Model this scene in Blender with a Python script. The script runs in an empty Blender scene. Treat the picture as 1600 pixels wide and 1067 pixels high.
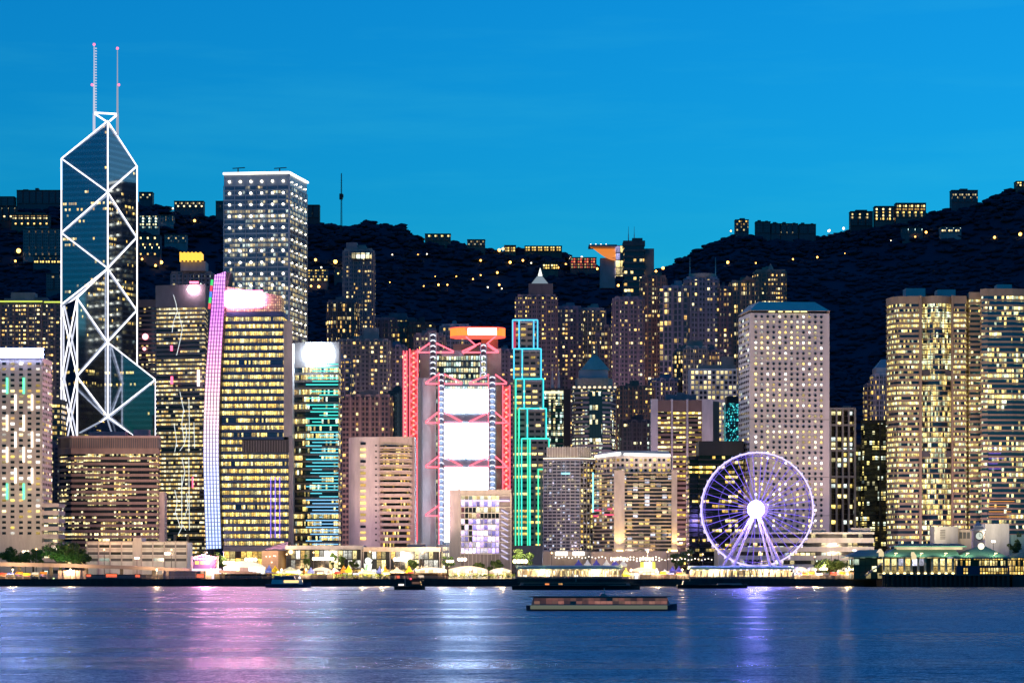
import bpy, math, random
import numpy as np
from mathutils import Vector, Matrix
C = bpy.context; D = bpy.data; S = C.scene
random.seed(7)
# ---------------------------------------------------------------- camera
F, HZ, CAMZ = 4250.0, 886.0, 10.0            # focal length in photo pixels, horizon row, eye height over the harbour
cam = D.objects.new('camera', D.cameras.new('camera')); S.collection.objects.link(cam); S.camera = cam
cam.location = (0, 0, CAMZ); cam.rotation_euler = (math.radians(90), 0, 0)
cam.data.sensor_width = 36; cam.data.lens = F / 1600 * 36
cam.data.shift_y = (HZ - 533.5) / 1600
cam.data.clip_start = 1; cam.data.clip_end = 20000
# ---------------------------------------------------------------- dusk sky, afterglow, exposure
SUN_EL, SUN_AZ = 2.0, 47.0                   # the sun has just gone, to the right behind the hills
w = D.worlds.new('World'); S.world = w; w.use_nodes = True
nt = w.node_tree; nt.nodes.clear()
wo = nt.nodes.new('ShaderNodeOutputWorld'); bg = nt.nodes.new('ShaderNodeBackground')
sky = nt.nodes.new('ShaderNodeTexSky'); sky.sky_type = 'NISHITA'; sky.sun_disc = False
sky.sun_elevation = math.radians(SUN_EL); sky.sun_rotation = math.radians(SUN_AZ)
sky.altitude = 0; sky.air_density = 1.0; sky.dust_density = 0.3; sky.ozone_density = 5.6
tint = nt.nodes.new('ShaderNodeMix'); tint.data_type = 'RGBA'; tint.blend_type = 'MULTIPLY'; tint.inputs[0].default_value = 1
tint.inputs[7].default_value = SKY_TINT = (0.09, 1.0, 0.96, 1)
bg.inputs[1].default_value = 0.15
tc = nt.nodes.new('ShaderNodeTexCoord'); mp = nt.nodes.new('ShaderNodeMapping'); mp.inputs['Scale'].default_value = (5, 5, 42); mp.inputs['Rotation'].default_value = (0, .12, 0)   # thin high cloud
cn = nt.nodes.new('ShaderNodeTexNoise'); cn.inputs['Scale'].default_value = 1; cn.inputs['Detail'].default_value = 5; cn.inputs['Roughness'].default_value = .6
cm = nt.nodes.new('ShaderNodeMapRange'); cm.inputs[1].default_value = .5; cm.inputs[2].default_value = .8; cm.inputs[3].default_value = 0; cm.inputs[4].default_value = .13
cw = nt.nodes.new('ShaderNodeMix'); cw.data_type = 'RGBA'; cw.inputs[7].default_value = (1.6, 1.35, 1.55, 1)
nt.links.new(tc.outputs['Generated'], mp.inputs[0]); nt.links.new(mp.outputs[0], cn.inputs['Vector']); nt.links.new(cn.outputs[0], cm.inputs[0]); nt.links.new(cm.outputs[0], cw.inputs[0])
nt.links.new(sky.outputs[0], cw.inputs[6]); nt.links.new(cw.outputs[2], tint.inputs[6]); nt.links.new(tint.outputs[2], bg.inputs[0]); nt.links.new(bg.outputs[0], wo.inputs[0])
sl = D.lights.new('sun', 'SUN'); sl.energy = 0.05; sl.angle = math.radians(60); sl.color = (1.0, 0.66, 0.62)
sun = D.objects.new('sun', sl); S.collection.objects.link(sun)
_a = math.radians(SUN_AZ); _e = math.radians(SUN_EL)
sun.rotation_euler = Vector((-math.sin(_a) * math.cos(_e), -math.cos(_a) * math.cos(_e), -math.sin(_e))).to_track_quat('-Z', 'Y').to_euler()
S.view_settings.view_transform = 'Standard'; S.view_settings.look = 'None'
EXPO = 1.7; EX = 2 ** -EXPO
S.view_settings.exposure = EXPO; S.view_settings.gamma = 1; S.view_settings.use_curve_mapping = False
S.render.engine = 'CYCLES'; S.cycles.use_denoising = True; S.cycles.max_bounces = 6; S.cycles.diffuse_bounces = 2
S.cycles.glossy_bounces = 3; S.cycles.transparent_max_bounces = 8; S.cycles.sample_clamp_indirect = 6; S.cycles.caustics_reflective = False

# ---------------------------------------------------------------- helpers
def X(px, Y): return (px - 800.0) / F * Y
def Z(py, Y): return CAMZ + (HZ - py) / F * Y
def M(px, Y): return px / F * Y              # a length in photo pixels at distance Y
def P(px, py, Y): return Vector((X(px, Y), Y, Z(py, Y)))
G = 4.0                                      # height of the waterfront over the water

class MB:
    def __init__(s): s.v = []; s.f = []; s.m = []; s.u = []; s.sm = False
    def face(s, pts, mi=0, uv=None):
        b = len(s.v); s.v.extend([tuple(p) for p in pts]); s.f.append(tuple(range(b, b + len(pts)))); s.m.append(mi)
        s.u.append(uv if uv else [(0.0, 0.0)] * len(pts))
    def box(s, a, b, mi=0):
        x0, y0, z0 = a; x1, y1, z1 = b
        s.prism([(x0, y0), (x1, y0), (x1, y1), (x0, y1)], z0, z1, mi)
    def prism(s, poly, z0, z1, mi=0, uv=False, cap=True, top=None, u0=0.0):
        n = len(poly); u = u0
        t = top or poly
        for i in range(n):
            a = poly[i]; b = poly[(i + 1) % n]; c = t[(i + 1) % n]; d = t[i]
            L = math.hypot(b[0] - a[0], b[1] - a[1])
            s.face([(a[0], a[1], z0), (b[0], b[1], z0), (c[0], c[1], z1), (d[0], d[1], z1)], mi,
                   [(u, z0), (u + L, z0), (u + L, z1), (u, z1)])
            u += L + 7
        if cap:
            s.face([(p[0], p[1], z1) for p in t], mi); s.face([(p[0], p[1], z0) for p in reversed(poly)], mi)
    def beam(s, p, q, w, h=None, mi=0):
        p = Vector(p); q = Vector(q); d = (q - p)
        if d.length < 1e-6: return
        d.normalize(); up = Vector((0, 1, 0)) if abs(d.y) < .9 else Vector((0, 0, 1))
        a = d.cross(up).normalized() * (w / 2); b = d.cross(a).normalized() * ((h or w) / 2)
        A = [p + a + b, p - a + b, p - a - b, p + a - b]; B = [x + (q - p) for x in A]
        for i in range(4):
            j = (i + 1) % 4; s.face([A[j], A[i], B[i], B[j]], mi)
        s.face(A, mi); s.face(B[::-1], mi)
    def cyl(s, p, q, r0, r1=None, n=10, mi=0, cap=True):
        p = Vector(p); q = Vector(q); r1 = r0 if r1 is None else r1
        d = (q - p).normalized(); up = Vector((0, 1, 0)) if abs(d.y) < .9 else Vector((0, 0, 1))
        a = d.cross(up).normalized(); b = d.cross(a)
        A = [p + (a * math.cos(t) + b * math.sin(t)) * r0 for t in [2 * math.pi * i / n for i in range(n)]]
        B = [q + (a * math.cos(t) + b * math.sin(t)) * r1 for t in [2 * math.pi * i / n for i in range(n)]]
        for i in range(n):
            j = (i + 1) % n; s.face([A[j], A[i], B[i], B[j]], mi)
        if cap: s.face(A, mi); s.face(B[::-1], mi)
    def torus(s, c, ax, R, r, n=96, k=6, mi=0):
        ax = Vector(ax).normalized(); a = ax.cross(Vector((0, 0, 1))).normalized(); b = ax.cross(a); c = Vector(c)
        rings = []
        for i in range(n):
            t = 2 * math.pi * i / n; d = a * math.cos(t) + b * math.sin(t)
            rings.append([c + d * (R + r * math.cos(2 * math.pi * j / k)) + ax * (r * math.sin(2 * math.pi * j / k)) for j in range(k)])
        for i in range(n):
            A = rings[i]; B = rings[(i + 1) % n]
            for j in range(k): s.face([A[j], B[j], B[(j + 1) % k], A[(j + 1) % k]], mi)
    def ball(s, c, r, n=8, k=5, mi=0, sz=1.0):
        c = Vector(c); rows = []
        for i in range(k + 1):
            t = math.pi * i / k
            rows.append([c + Vector((math.sin(t) * math.cos(2 * math.pi * j / n) * r, math.sin(t) * math.sin(2 * math.pi * j / n) * r, math.cos(t) * r * sz)) for j in range(n)])
        for i in range(k):
            for j in range(n):
                q = [rows[i][j], rows[i + 1][j], rows[i + 1][(j + 1) % n], rows[i][(j + 1) % n]]
                if i == 0: q = q[:3] if False else [q[0], q[1], q[2]]
                elif i == k - 1: q = [q[0], q[1], q[3]]
                s.face(q, mi)
    def build(s, name, mats, parent=None, off=None):
        if not s.f: return None
        root = parent
        while root is not None and root.parent is not None: root = root.parent
        L = Vector(root['_o']) if root is not None and '_o' in root else Vector(off or (0, 0, 0))
        me = D.meshes.new(name)
        vs = [(x - L.x, y - L.y, z - L.z) for x, y, z in s.v]
        me.from_pydata(vs, [], s.f)
        if not isinstance(mats, (list, tuple)): mats = [mats]
        for m in mats: me.materials.append(m)
        if len(mats) > 1: me.polygons.foreach_set('material_index', s.m)
        ul = me.uv_layers.new(name='UVMap')
        ul.data.foreach_set('uv', [c for fu in s.u for p in fu for c in p])
        if s.sm: me.polygons.foreach_set('use_smooth', [True] * len(s.f))
        me.update()
        o = D.objects.new(name, me); S.collection.objects.link(o)
        if parent is not None: o.parent = parent
        elif off: o.location = L; o['_o'] = tuple(L)
        return o

def tag(o, label, cat, group=None):
    o['label'] = label; o['category'] = cat
    if group: o['group'] = group
    return o
def thing(name, label, cat, loc, group=None):
    o = D.objects.new(name, None); S.collection.objects.link(o); o.empty_display_size = 1
    o.location = loc; o['_o'] = tuple(loc)
    return tag(o, label, cat, group)
def single(name, mb, mats, label, cat, off=(0, 0, 0), group=None):
    return tag(mb.build(name, mats, None, off), label, cat, group)
def struct(name, mb, mats, kind='structure'):
    o = mb.build(name, mats); o['kind'] = kind; return o
def dup(root, loc, label=None, group=None):
    r = root.copy(); S.collection.objects.link(r); r.location = loc; r['_o'] = tuple(loc)
    if label: r['label'] = label
    if group: r['group'] = group
    for ch in list(root.children):
        c = ch.copy(); S.collection.objects.link(c); c.parent = r
        for g in ch.children:
            d = g.copy(); S.collection.objects.link(d); d.parent = c
    return r

# ---------------------------------------------------------------- footprints
def FP(x0, Y0, x1, Y1, d):
    a = (X(x0, Y0), Y0); b = (X(x1, Y1), Y1)
    L = math.hypot(b[0] - a[0], b[1] - a[1]); n = (-(b[1] - a[1]) / L, (b[0] - a[0]) / L)
    return [a, b, (b[0] + n[0] * d, b[1] + n[1] * d), (a[0] + n[0] * d, a[1] + n[1] * d)]
def FL(*pts): return [(X(p, Y), Y) for p, Y in pts]
def offset(poly, d):
    n = len(poly); out = []
    for i in range(n):
        p0, p1, p2 = poly[i - 1], poly[i], poly[(i + 1) % n]
        a = Vector((p1[0] - p0[0], p1[1] - p0[1])).normalized(); b = Vector((p2[0] - p1[0], p2[1] - p1[1])).normalized()
        na = Vector((a.y, -a.x)); nb = Vector((b.y, -b.x)); m = na + nb
        k = max(.35, 1 + na.dot(nb)); m = m / k
        out.append((p1[0] + m.x * d, p1[1] + m.y * d))
    return out
def center(poly): return (sum(p[0] for p in poly) / len(poly), sum(p[1] for p in poly) / len(poly))

# ---------------------------------------------------------------- materials
class NT:
    def __init__(s, name):
        s.mat = D.materials.new(name); s.mat.use_nodes = True; s.t = s.mat.node_tree; s.t.nodes.clear()
        s.out = s.new('ShaderNodeOutputMaterial')
    def new(s, k, **kw):
        n = s.t.nodes.new(k)
        for a, b in kw.items(): setattr(n, a, b)
        return n
    def link(s, a, b): s.t.links.new(a, b)
    def put(s, sock, v):
        if hasattr(v, 'links') or hasattr(v, 'is_linked'): s.link(v, sock)
        else: sock.default_value = v
    def math(s, op, a, b=0.0, c=None):
        n = s.new('ShaderNodeMath', operation=op); s.put(n.inputs[0], a); s.put(n.inputs[1], b)
        if c is not None: s.put(n.inputs[2], c)
        return n.outputs[0]
    def xyz(s, x, y, z):
        n = s.new('ShaderNodeCombineXYZ'); s.put(n.inputs[0], x); s.put(n.inputs[1], y); s.put(n.inputs[2], z); return n.outputs[0]
    def white(s, v):
        n = s.new('ShaderNodeTexWhiteNoise', noise_dimensions='3D'); s.link(v, n.inputs[0]); return n.outputs[0]
    def mix(s, f, a, b):
        n = s.new('ShaderNodeMix', data_type='RGBA'); s.put(n.inputs[0], f); s.put(n.inputs[6], a); s.put(n.inputs[7], b); return n.outputs[2]
    def noise(s, v, sc, det=3.0, rough=.55):
        n = s.new('ShaderNodeTexNoise'); s.link(v, n.inputs['Vector']); n.inputs['Scale'].default_value = sc; n.inputs['Detail'].default_value = det; n.inputs['Roughness'].default_value = rough
        return n.outputs[0]
    def maprange(s, v, a, b, c, d):
        n = s.new('ShaderNodeMapRange'); s.put(n.inputs[0], v)
        for i, q in enumerate((a, b, c, d)): n.inputs[i + 1].default_value = q
        return n.outputs[0]
def rgba(c): return (c[0], c[1], c[2], 1.0)

def mat_wall(name, col, rough=.7, var=.22, metal=0.0, spec=.3, scale=.25, joints=None):
    n = NT(name); b = n.new('ShaderNodeBsdfPrincipled'); n.link(b.outputs[0], n.out.inputs[0])
    g = n.new('ShaderNodeNewGeometry'); mp = n.new('ShaderNodeMapping'); mp.inputs['Scale'].default_value = (1, 1, .3)
    n.link(g.outputs['Position'], mp.inputs[0])
    a = n.noise(mp.outputs[0], scale, 5, .65); f = n.maprange(a, .3, .7, 1 - var, 1 + var * .6)
    c = n.new('ShaderNodeVectorMath', operation='SCALE'); c.inputs[0].default_value = col[:3]; n.link(f, c.inputs['Scale'])
    res = c.outputs[0]
    if joints:
        sp = n.new('ShaderNodeSeparateXYZ'); n.link(g.outputs['Position'], sp.inputs[0])
        fr = n.math('FRACT', n.math('DIVIDE', sp.outputs[2], joints)); m = n.math('LESS_THAN', fr, .09)
        res = n.mix(m, res, rgba([x * .55 for x in col]))
    n.link(res, b.inputs['Base Color']); b.inputs['Roughness'].default_value = rough; b.inputs['Metallic'].default_value = metal
    b.inputs['Specular IOR Level'].default_value = spec
    return n.mat
def mat_emit(name, col, st, sample=True, base=(.02, .02, .02)):
    n = NT(name); b = n.new('ShaderNodeBsdfPrincipled'); n.link(b.outputs[0], n.out.inputs[0])
    b.inputs['Base Color'].default_value = rgba(base); b.inputs['Roughness'].default_value = .4
    b.inputs['Emission Color'].default_value = rgba(col); b.inputs['Emission Strength'].default_value = st * EX
    if not sample: n.mat.cycles.emission_sampling = 'NONE'
    return n.mat
rng = np.random.default_rng(3)
def mat_glass(name, pw, fh, lit, st=1.0, cols=None, seed=0.0, grp=5, wts=(.5, .3, .2), v=(.06, .94), um=.06, glass=(.02, .035, .06),
              metal=.35, rough=.12, wall=None, fine=1.0, zb=G, wallrough=.7, col=False):
    """A curtain wall or a row of windows: panes pw wide on floors fh high, some of them with the lights on."""
    cols = cols or [(1, .70, .30), (1, .80, .48), (1, .60, .22), (.95, 1, .80)]
    cols = [(c[0], c[1] * .97, c[2] * .72) if c[0] >= .95 and c[2] < .8 else c for c in cols]
    n = NT(name); b = n.new('ShaderNodeBsdfPrincipled'); n.link(b.outputs[0], n.out.inputs[0])
    uvn = n.new('ShaderNodeUVMap', uv_map='UVMap'); sp = n.new('ShaderNodeSeparateXYZ'); n.link(uvn.outputs[0], sp.inputs[0])
    U = n.math('DIVIDE', sp.outputs[0], pw); V = n.math('DIVIDE', n.math('SUBTRACT', sp.outputs[1], zb), fh)
    cu, cv = n.math('FLOOR', U), n.math('FLOOR', V); fu, fv = n.math('FRACT', U), n.math('FRACT', V)
    w1 = n.white(n.xyz(cu, cv, seed)); w2 = n.white(n.xyz(n.math('FLOOR', n.math('DIVIDE', cu, grp)), cv, seed + 11)); w3 = n.white(n.xyz(cu, 0.5, seed + 23)) if col else n.white(n.xyz(0.5, cv, seed + 23))
    sc = n.math('ADD', n.math('ADD', n.math('MULTIPLY', w1, wts[0]), n.math('MULTIPLY', w2, wts[1])), n.math('MULTIPLY', w3, wts[2]))
    r = rng.random((20000, 3)) @ np.array(wts); thr = float(np.quantile(r, 1 - lit))
    on = n.math('GREATER_THAN', sc, thr)
    mu = n.math('MULTIPLY', n.math('GREATER_THAN', fu, um), n.math('LESS_THAN', fu, 1 - um))
    mv = n.math('MULTIPLY', n.math('GREATER_THAN', fv, v[0]), n.math('LESS_THAN', fv, v[1]))
    win = n.math('MULTIPLY', mu, mv)
    w4 = n.white(n.xyz(cu, cv, seed + 31)); w5 = n.white(n.xyz(cu, cv, seed + 47))
    ns = n.noise(n.xyz(n.math('MULTIPLY', sp.outputs[0], .9), n.math('MULTIPLY', sp.outputs[1], .8), seed), 1.0, 3, .7)
    det = n.maprange(ns, .3, .7, 1 - .75 * fine, 1 + .9 * fine)
    cei = n.maprange(fv, v[0], v[1], .65, 1.35)
    br = n.math('MULTIPLY', n.math('MULTIPLY', n.maprange(n.math('POWER', w4, 1.5), 0, 1, .22, 1.75), det), cei)
    es = n.math('MULTIPLY', n.math('MULTIPLY', on, win), n.math('MULTIPLY', br, st * EX))
    cr = n.new('ShaderNodeValToRGB'); cr.color_ramp.interpolation = 'CONSTANT'; n.link(w5, cr.inputs[0])
    e = cr.color_ramp.elements
    while len(e) < len(cols): e.new(.5)
    for i, c in enumerate(cols): e[i].position = i / len(cols); e[i].color = rgba(c)
    n.link(cr.outputs[0], b.inputs['Emission Color']); n.link(es, b.inputs['Emission Strength'])
    if wall:
        n.link(n.mix(win, rgba(wall), rgba(glass)), b.inputs['Base Color'])
        n.link(n.math('MULTIPLY', win, metal), b.inputs['Metallic']); n.link(n.maprange(win, 0, 1, wallrough, rough), b.inputs['Roughness'])
    else:
        n.link(n.mix(win, rgba([x * .75 for x in glass]), rgba(glass)), b.inputs['Base Color']); b.inputs['Metallic'].default_value = metal; b.inputs['Roughness'].default_value = rough
    n.mat.cycles.emission_sampling = 'NONE'
    return n.mat
WARM = [(1, .66, .26), (1, .76, .42), (1, .58, .2), (1, .86, .6)]
GOLD = [(1, .68, .2), (1, .74, .3), (1, .6, .16), (1, .8, .42)]
PALE = [(1, .84, .56), (1, .9, .7), (1, .74, .4), (.85, 1, .85)]
COOL = [(.8, 1, .75), (1, .95, .7), (.7, 1, .9), (1, .82, .5)]

W = dict(
    cream=mat_wall('cream_stone', (.46, .40, .37)), white=mat_wall('white_paint', (.62, .58, .55)), grey=mat_wall('grey_concrete', (.30, .28, .29)),
    dgrey=mat_wall('dark_concrete', (.10, .095, .10)), brown=mat_wall('brown_granite', (.24, .165, .13)), beige=mat_wall('beige_stone', (.42, .34, .28)),
    pink=mat_wall('pink_granite', (.36, .25, .215)), dark=mat_wall('dark_metal', (.03, .03, .035), .45), mauve=mat_wall('grey_render', (.26, .22, .235)),
    steel=mat_wall('grey_steel', (.36, .37, .40), .4, .1, .3), copper=mat_wall('green_copper', (.24, .44, .38), .7), alu=mat_wall('aluminium', (.45, .44, .45), .4, .12, .2),
    roofgreen=mat_wall("green_roof_tiles", (.06, .20, .17), .6), teal=mat_wall('green_netting', (.03, .09, .09)), timber=mat_wall('dark_timber', (.05, .04, .035)),
    seawall=mat_wall('seawall_concrete', (.035, .032, .035), .8, .5), tarmac=mat_wall('tarmac', (.05, .05, .055), .85, .3))
# ---------------------------------------------------------------- water
def mat_water():
    n = NT('harbour_water'); df = n.new('ShaderNodeBsdfDiffuse'); gl = n.new('ShaderNodeBsdfGlossy'); mx = n.new('ShaderNodeMixShader'); fr = n.new('ShaderNodeFresnel')
    df.inputs[0].default_value = (.0003, .024, .085, 1); gl.inputs[0].default_value = (.74, .84, 1, 1); fr.inputs[0].default_value = 1.18
    g = n.new('ShaderNodeNewGeometry'); mp = n.new('ShaderNodeMapping'); mp.inputs['Scale'].default_value = (.13, .17, 1); n.link(g.outputs['Position'], mp.inputs[0])
    mp2 = n.new('ShaderNodeMapping'); mp2.inputs['Scale'].default_value = (.5, .6, 1); mp2.inputs['Rotation'].default_value = (0, 0, .15); n.link(g.outputs['Position'], mp2.inputs[0])
    mp4 = n.new('ShaderNodeMapping'); mp4.inputs['Scale'].default_value = (.018, .032, 1); mp4.inputs['Rotation'].default_value = (0, 0, -.1); n.link(g.outputs['Position'], mp4.inputs[0])
    h = n.math('ADD', n.math('MULTIPLY', n.noise(mp.outputs[0], 1, 4, .6), 3.0), n.math('MULTIPLY', n.noise(mp2.outputs[0], 1, 3, .6), .8))
    h = n.math('ADD', h, n.math('MULTIPLY', n.noise(mp4.outputs[0], 1, 3, .55), 6.5))
    bp = n.new('ShaderNodeBump'); bp.inputs['Strength'].default_value = .62; bp.inputs['Distance'].default_value = 1.0
    n.link(h, bp.inputs['Height'])
    for q in (df, gl, fr): n.link(bp.outputs[0], q.inputs['Normal'])
    mp3 = n.new('ShaderNodeMapping'); mp3.inputs['Scale'].default_value = (.006, .03, 1); n.link(g.outputs['Position'], mp3.inputs[0])
    n.link(n.maprange(n.noise(mp3.outputs[0], 1, 3, .6), .35, .65, .22, .36), gl.inputs['Roughness'])
    n.link(fr.outputs[0], mx.inputs[0]); n.link(df.outputs[0], mx.inputs[1]); n.link(gl.outputs[0], mx.inputs[2]); n.link(mx.outputs[0], n.out.inputs[0])
    return n.mat
mb = MB(); mb.face([(-3500, -300, 0), (3500, -300, 0), (3500, 1424, 0), (-3500, 1424, 0)]); struct('water', mb, mat_water())
mb = MB(); mb.face([(-6000, 1421, G), (6000, 1421, G), (6000, 12000, G), (-6000, 12000, G)]); struct('ground', mb, W['tarmac'])

# ---------------------------------------------------------------- hills
RIDGE = [(-700, 330), (-200, 322), (0, 318), (60, 318), (110, 316), (180, 312), (235, 310), (290, 326), (350, 334), (430, 338), (500, 342), (545, 346), (575, 339), (600, 341), (628, 346), (648, 360), (664, 368),
         (700, 370), (745, 378), (790, 383), (830, 380), (870, 384), (890, 396), (925, 405), (965, 413), (1015, 417), (1040, 411), (1065, 398), (1095, 380), (1125, 366), (1160, 360), (1200, 366), (1270, 366), (1330, 354), (1380, 346),
         (1440, 330), (1480, 320), (1530, 312), (1555, 296), (1580, 290), (1620, 283), (1800, 262), (2300, 330)]
RPX = np.array([r[0] for r in RIDGE], float); RPY = np.array([r[1] for r in RIDGE], float)
YR = 3300.0; Y0 = 2250.0
def _vn(x, y, s):
    x = x / s; y = y / s; xi = np.floor(x); yi = np.floor(y); fx = x - xi; fy = y - yi
    def h(a, b): return np.modf(np.abs(np.sin(a * 127.1 + b * 311.7) * 43758.5453))[0]
    fx = fx * fx * (3 - 2 * fx); fy = fy * fy * (3 - 2 * fy)
    return (h(xi, yi) * (1 - fx) + h(xi + 1, yi) * fx) * (1 - fy) + (h(xi, yi + 1) * (1 - fx) + h(xi + 1, yi + 1) * fx) * fy
def terrain(x, y):
    x = np.asarray(x, float); y = np.asarray(y, float)
    px = 800 + x / YR * F; hz = CAMZ + (HZ - np.interp(px, RPX, RPY)) / F * YR - 9.0
    t = (y - Y0) / (YR - Y0)
    up = np.clip(t, 0, 1); s = up ** 1.12
    back = np.clip((y - YR) / 1200, 0, 1)
    z = 20 + (hz - 20) * s * (1 - back ** 1.3 * .8)
    amp = np.clip(up * 3, 0, 1) * np.clip((1 - up) * 6, 0, 1)
    z = z + amp * ((_vn(x + 51, y, 260.) - .5) * 46 + (_vn(x, y + 9, 110.) - .5) * 24)
    return np.where(t < 0, 20 + t * 80, z)
xs = np.linspace(-2600, 2600, 330); ys = np.linspace(2100, 4700, 150)
XX, YY = np.meshgrid(xs, ys); ZZ = terrain(XX, YY)
me = D.meshes.new('hills'); nx, ny = len(xs), len(ys)
vv = np.stack([XX, YY, ZZ], -1).reshape(-1, 3)
ii = (np.arange(ny - 1)[:, None] * nx + np.arange(nx - 1)[None]).ravel()
me.from_pydata(vv.tolist(), [], np.stack([ii, ii + 1, ii + nx + 1, ii + nx], -1).tolist())
def mat_leaf(name, c1, c2, sc=.12, rough=.75):
    n = NT(name); b = n.new('ShaderNodeBsdfPrincipled'); n.link(b.outputs[0], n.out.inputs[0])
    g = n.new('ShaderNodeNewGeometry'); n.link(n.mix(n.maprange(n.noise(g.outputs['Position'], sc, 4), .3, .7, 0, 1), rgba(c1), rgba(c2)), b.inputs['Base Color'])
    b.inputs['Roughness'].default_value = rough; b.inputs['Specular IOR Level'].default_value = .2
    return n.mat
FOREST = mat_leaf('hill_foliage', (.012, .026, .052), (.020, .038, .070), .012, .95)
me.materials.append(FOREST); me.polygons.foreach_set('use_smooth', [True] * len(me.polygons))
o = D.objects.new('hills', me); S.collection.objects.link(o); o['kind'] = 'structure'
def ico():
    t = (1 + 5 ** .5) / 2; v = [(-1, t, 0), (1, t, 0), (-1, -t, 0), (1, -t, 0), (0, -1, t), (0, 1, t), (0, -1, -t), (0, 1, -t), (t, 0, -1), (t, 0, 1), (-t, 0, -1), (-t, 0, 1)]
    f = [(0, 11, 5), (0, 5, 1), (0, 1, 7), (0, 7, 10), (0, 10, 11), (1, 5, 9), (5, 11, 4), (11, 10, 2), (10, 7, 6), (7, 1, 8), (3, 9, 4), (3, 4, 2), (3, 2, 6), (3, 6, 8), (3, 8, 9), (4, 9, 5), (2, 4, 11), (6, 2, 10), (8, 6, 7), (9, 8, 1)]
    v = [tuple(np.array(a) / np.linalg.norm(a)) for a in v]; mid = {}; nf = []
    def m(a, b):
        k = (min(a, b), max(a, b))
        if k not in mid:
            p = np.array(v[a]) + np.array(v[b]); v.append(tuple(p / np.linalg.norm(p))); mid[k] = len(v) - 1
        return mid[k]
    for a, b, c in f:
        x, y, z = m(a, b), m(b, c), m(c, a); nf += [(a, x, z), (b, y, x), (c, z, y), (x, y, z)]
    return np.array(v), np.array(nf)
iv, jf = ico()
r2 = np.random.default_rng(11)
def crowns(px, y, r):
    vz = np.where(y > YR - 70, .8, .45)[:, None] if False else .55; lift = np.where(y > YR - 70, .45, .12)
    k = len(px); x = (px - 800) / F * y; z = terrain(x, y)
    c = np.stack([x, y, z + r * lift], -1)
    d = 1 + (r2.random((k, len(iv), 1)) - .5) * .75
    v = c[:, None] + iv[None] * d * (r[:, None] * np.array([1.3, 1.3, vz])[None])[:, None]
    f = jf[None] + (np.arange(k) * len(iv))[:, None, None]
    return v.reshape(-1, 3), f.reshape(-1, 3)
def forest_mesh(name, px, y, r):
    v, f = crowns(px, y, r); me = D.meshes.new(name); me.from_pydata(v.tolist(), [], f.tolist()); me.materials.append(FOREST); me.polygons.foreach_set('use_smooth', [True] * len(me.polygons))
    o = D.objects.new(name, me); S.collection.objects.link(o); o['kind'] = 'stuff'; return o
n1 = 15000; n2 = 3200
fpx = np.concatenate([r2.uniform(-120, 1720, n1), r2.uniform(-120, 1720, n2)])
fy = np.concatenate([YR - 950 * r2.random(n1) ** 1.0, YR + r2.uniform(-45, 30, n2)])
fr = np.concatenate([2.2 + 4.2 * r2.random(n1) ** 2, 1.5 + 4.5 * r2.random(n2) ** 2])
forest_mesh('hillside_forest', fpx, fy, fr)
# ---------------------------------------------------------------- building generators
WORKS = mat_wall('roof_plant', (.22, .21, .23))
def front_ref(fp): return min(p[1] for p in fp)
def ribbon(name, label, fp, yt, fpx, wall, glass, sp=.45, inset=.5, par=8, cat='office tower', Yr=None, spe=None, fins=None, zb=G, root=None, lobby=0, skip=None, group=None, bandname='window_band', part='wall'):
    """Office tower: bands of glazing between spandrels, every floor's glazing an object of its own."""
    Yr = Yr or front_ref(fp); zt = Z(yt, Yr); fh = M(fpx, Yr); zp = zt - M(par, Yr); cx, cy = center(fp)
    t = root or thing(name, label, cat, (cx, cy, G), group)
    n = len(fp); gi = offset(fp, -inset); zl = zb + lobby; nf = max(1, int(round((zp - zl) / fh))); fh = (zp - zl) / nf
    wm = MB()
    for k in range(nf):
        z0 = zl + k * fh; win = MB(); u = 0
        for i in range(n):
            j = (i + 1) % n; s = spe[i] if spe else sp; z1 = z0 + s * fh; z2 = z0 + fh
            a, b, c, d = fp[i], fp[j], gi[j], gi[i]; L = math.hypot(b[0] - a[0], b[1] - a[1])
            wm.face([(a[0], a[1], z0), (b[0], b[1], z0), (b[0], b[1], z1), (a[0], a[1], z1)])
            wm.face([(a[0], a[1], z1), (b[0], b[1], z1), (c[0], c[1], z1), (d[0], d[1], z1)])
            wm.face([(d[0], d[1], z0), (c[0], c[1], z0), (b[0], b[1], z0), (a[0], a[1], z0)])
            if not (skip and i in skip):
                win.face([(d[0], d[1], z1), (c[0], c[1], z1), (c[0], c[1], z2), (d[0], d[1], z2)], 0, [(u, z1), (u + L, z1), (u + L, z2), (u, z2)])
            else: wm.face([(a[0], a[1], z1), (b[0], b[1], z1), (b[0], b[1], z2), (a[0], a[1], z2)])
            u += L + 3
        win.build(bandname, glass, t)
    wm.prism(fp, zp, zt)
    if lobby: wm.prism(offset(fp, -1.0), zb, zl)
    if fins:
        sx, wd, dp = fins
        for i in range(n):
            a, b = Vector(fp[i]), Vector(fp[(i + 1) % n]); L = (b - a).length; k = max(1, round(L / sx)); d = (b - a) / L; nn = Vector((d.y, -d.x))
            for q in range(k + 1):
                c = a + d * (L * q / k)
                p = [c - d * wd / 2 - nn * .1, c - d * wd / 2 + nn * dp, c + d * wd / 2 + nn * dp, c + d * wd / 2 - nn * .1]
                wm.prism([(x.x, x.y) for x in p][::-1] if False else [(x.x, x.y) for x in p], zl, zp + .3)
    wm.build(part, wall, t)
    return t
def roof_box(t, x0, x1, yt, yb, Y, d, mat, name='plant_room'):
    m = MB(); m.prism(FP(x0, Y, x1, Y, d), Z(yb, Y) - 1, Z(yt, Y)); return m.build(name, mat, t)
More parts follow.
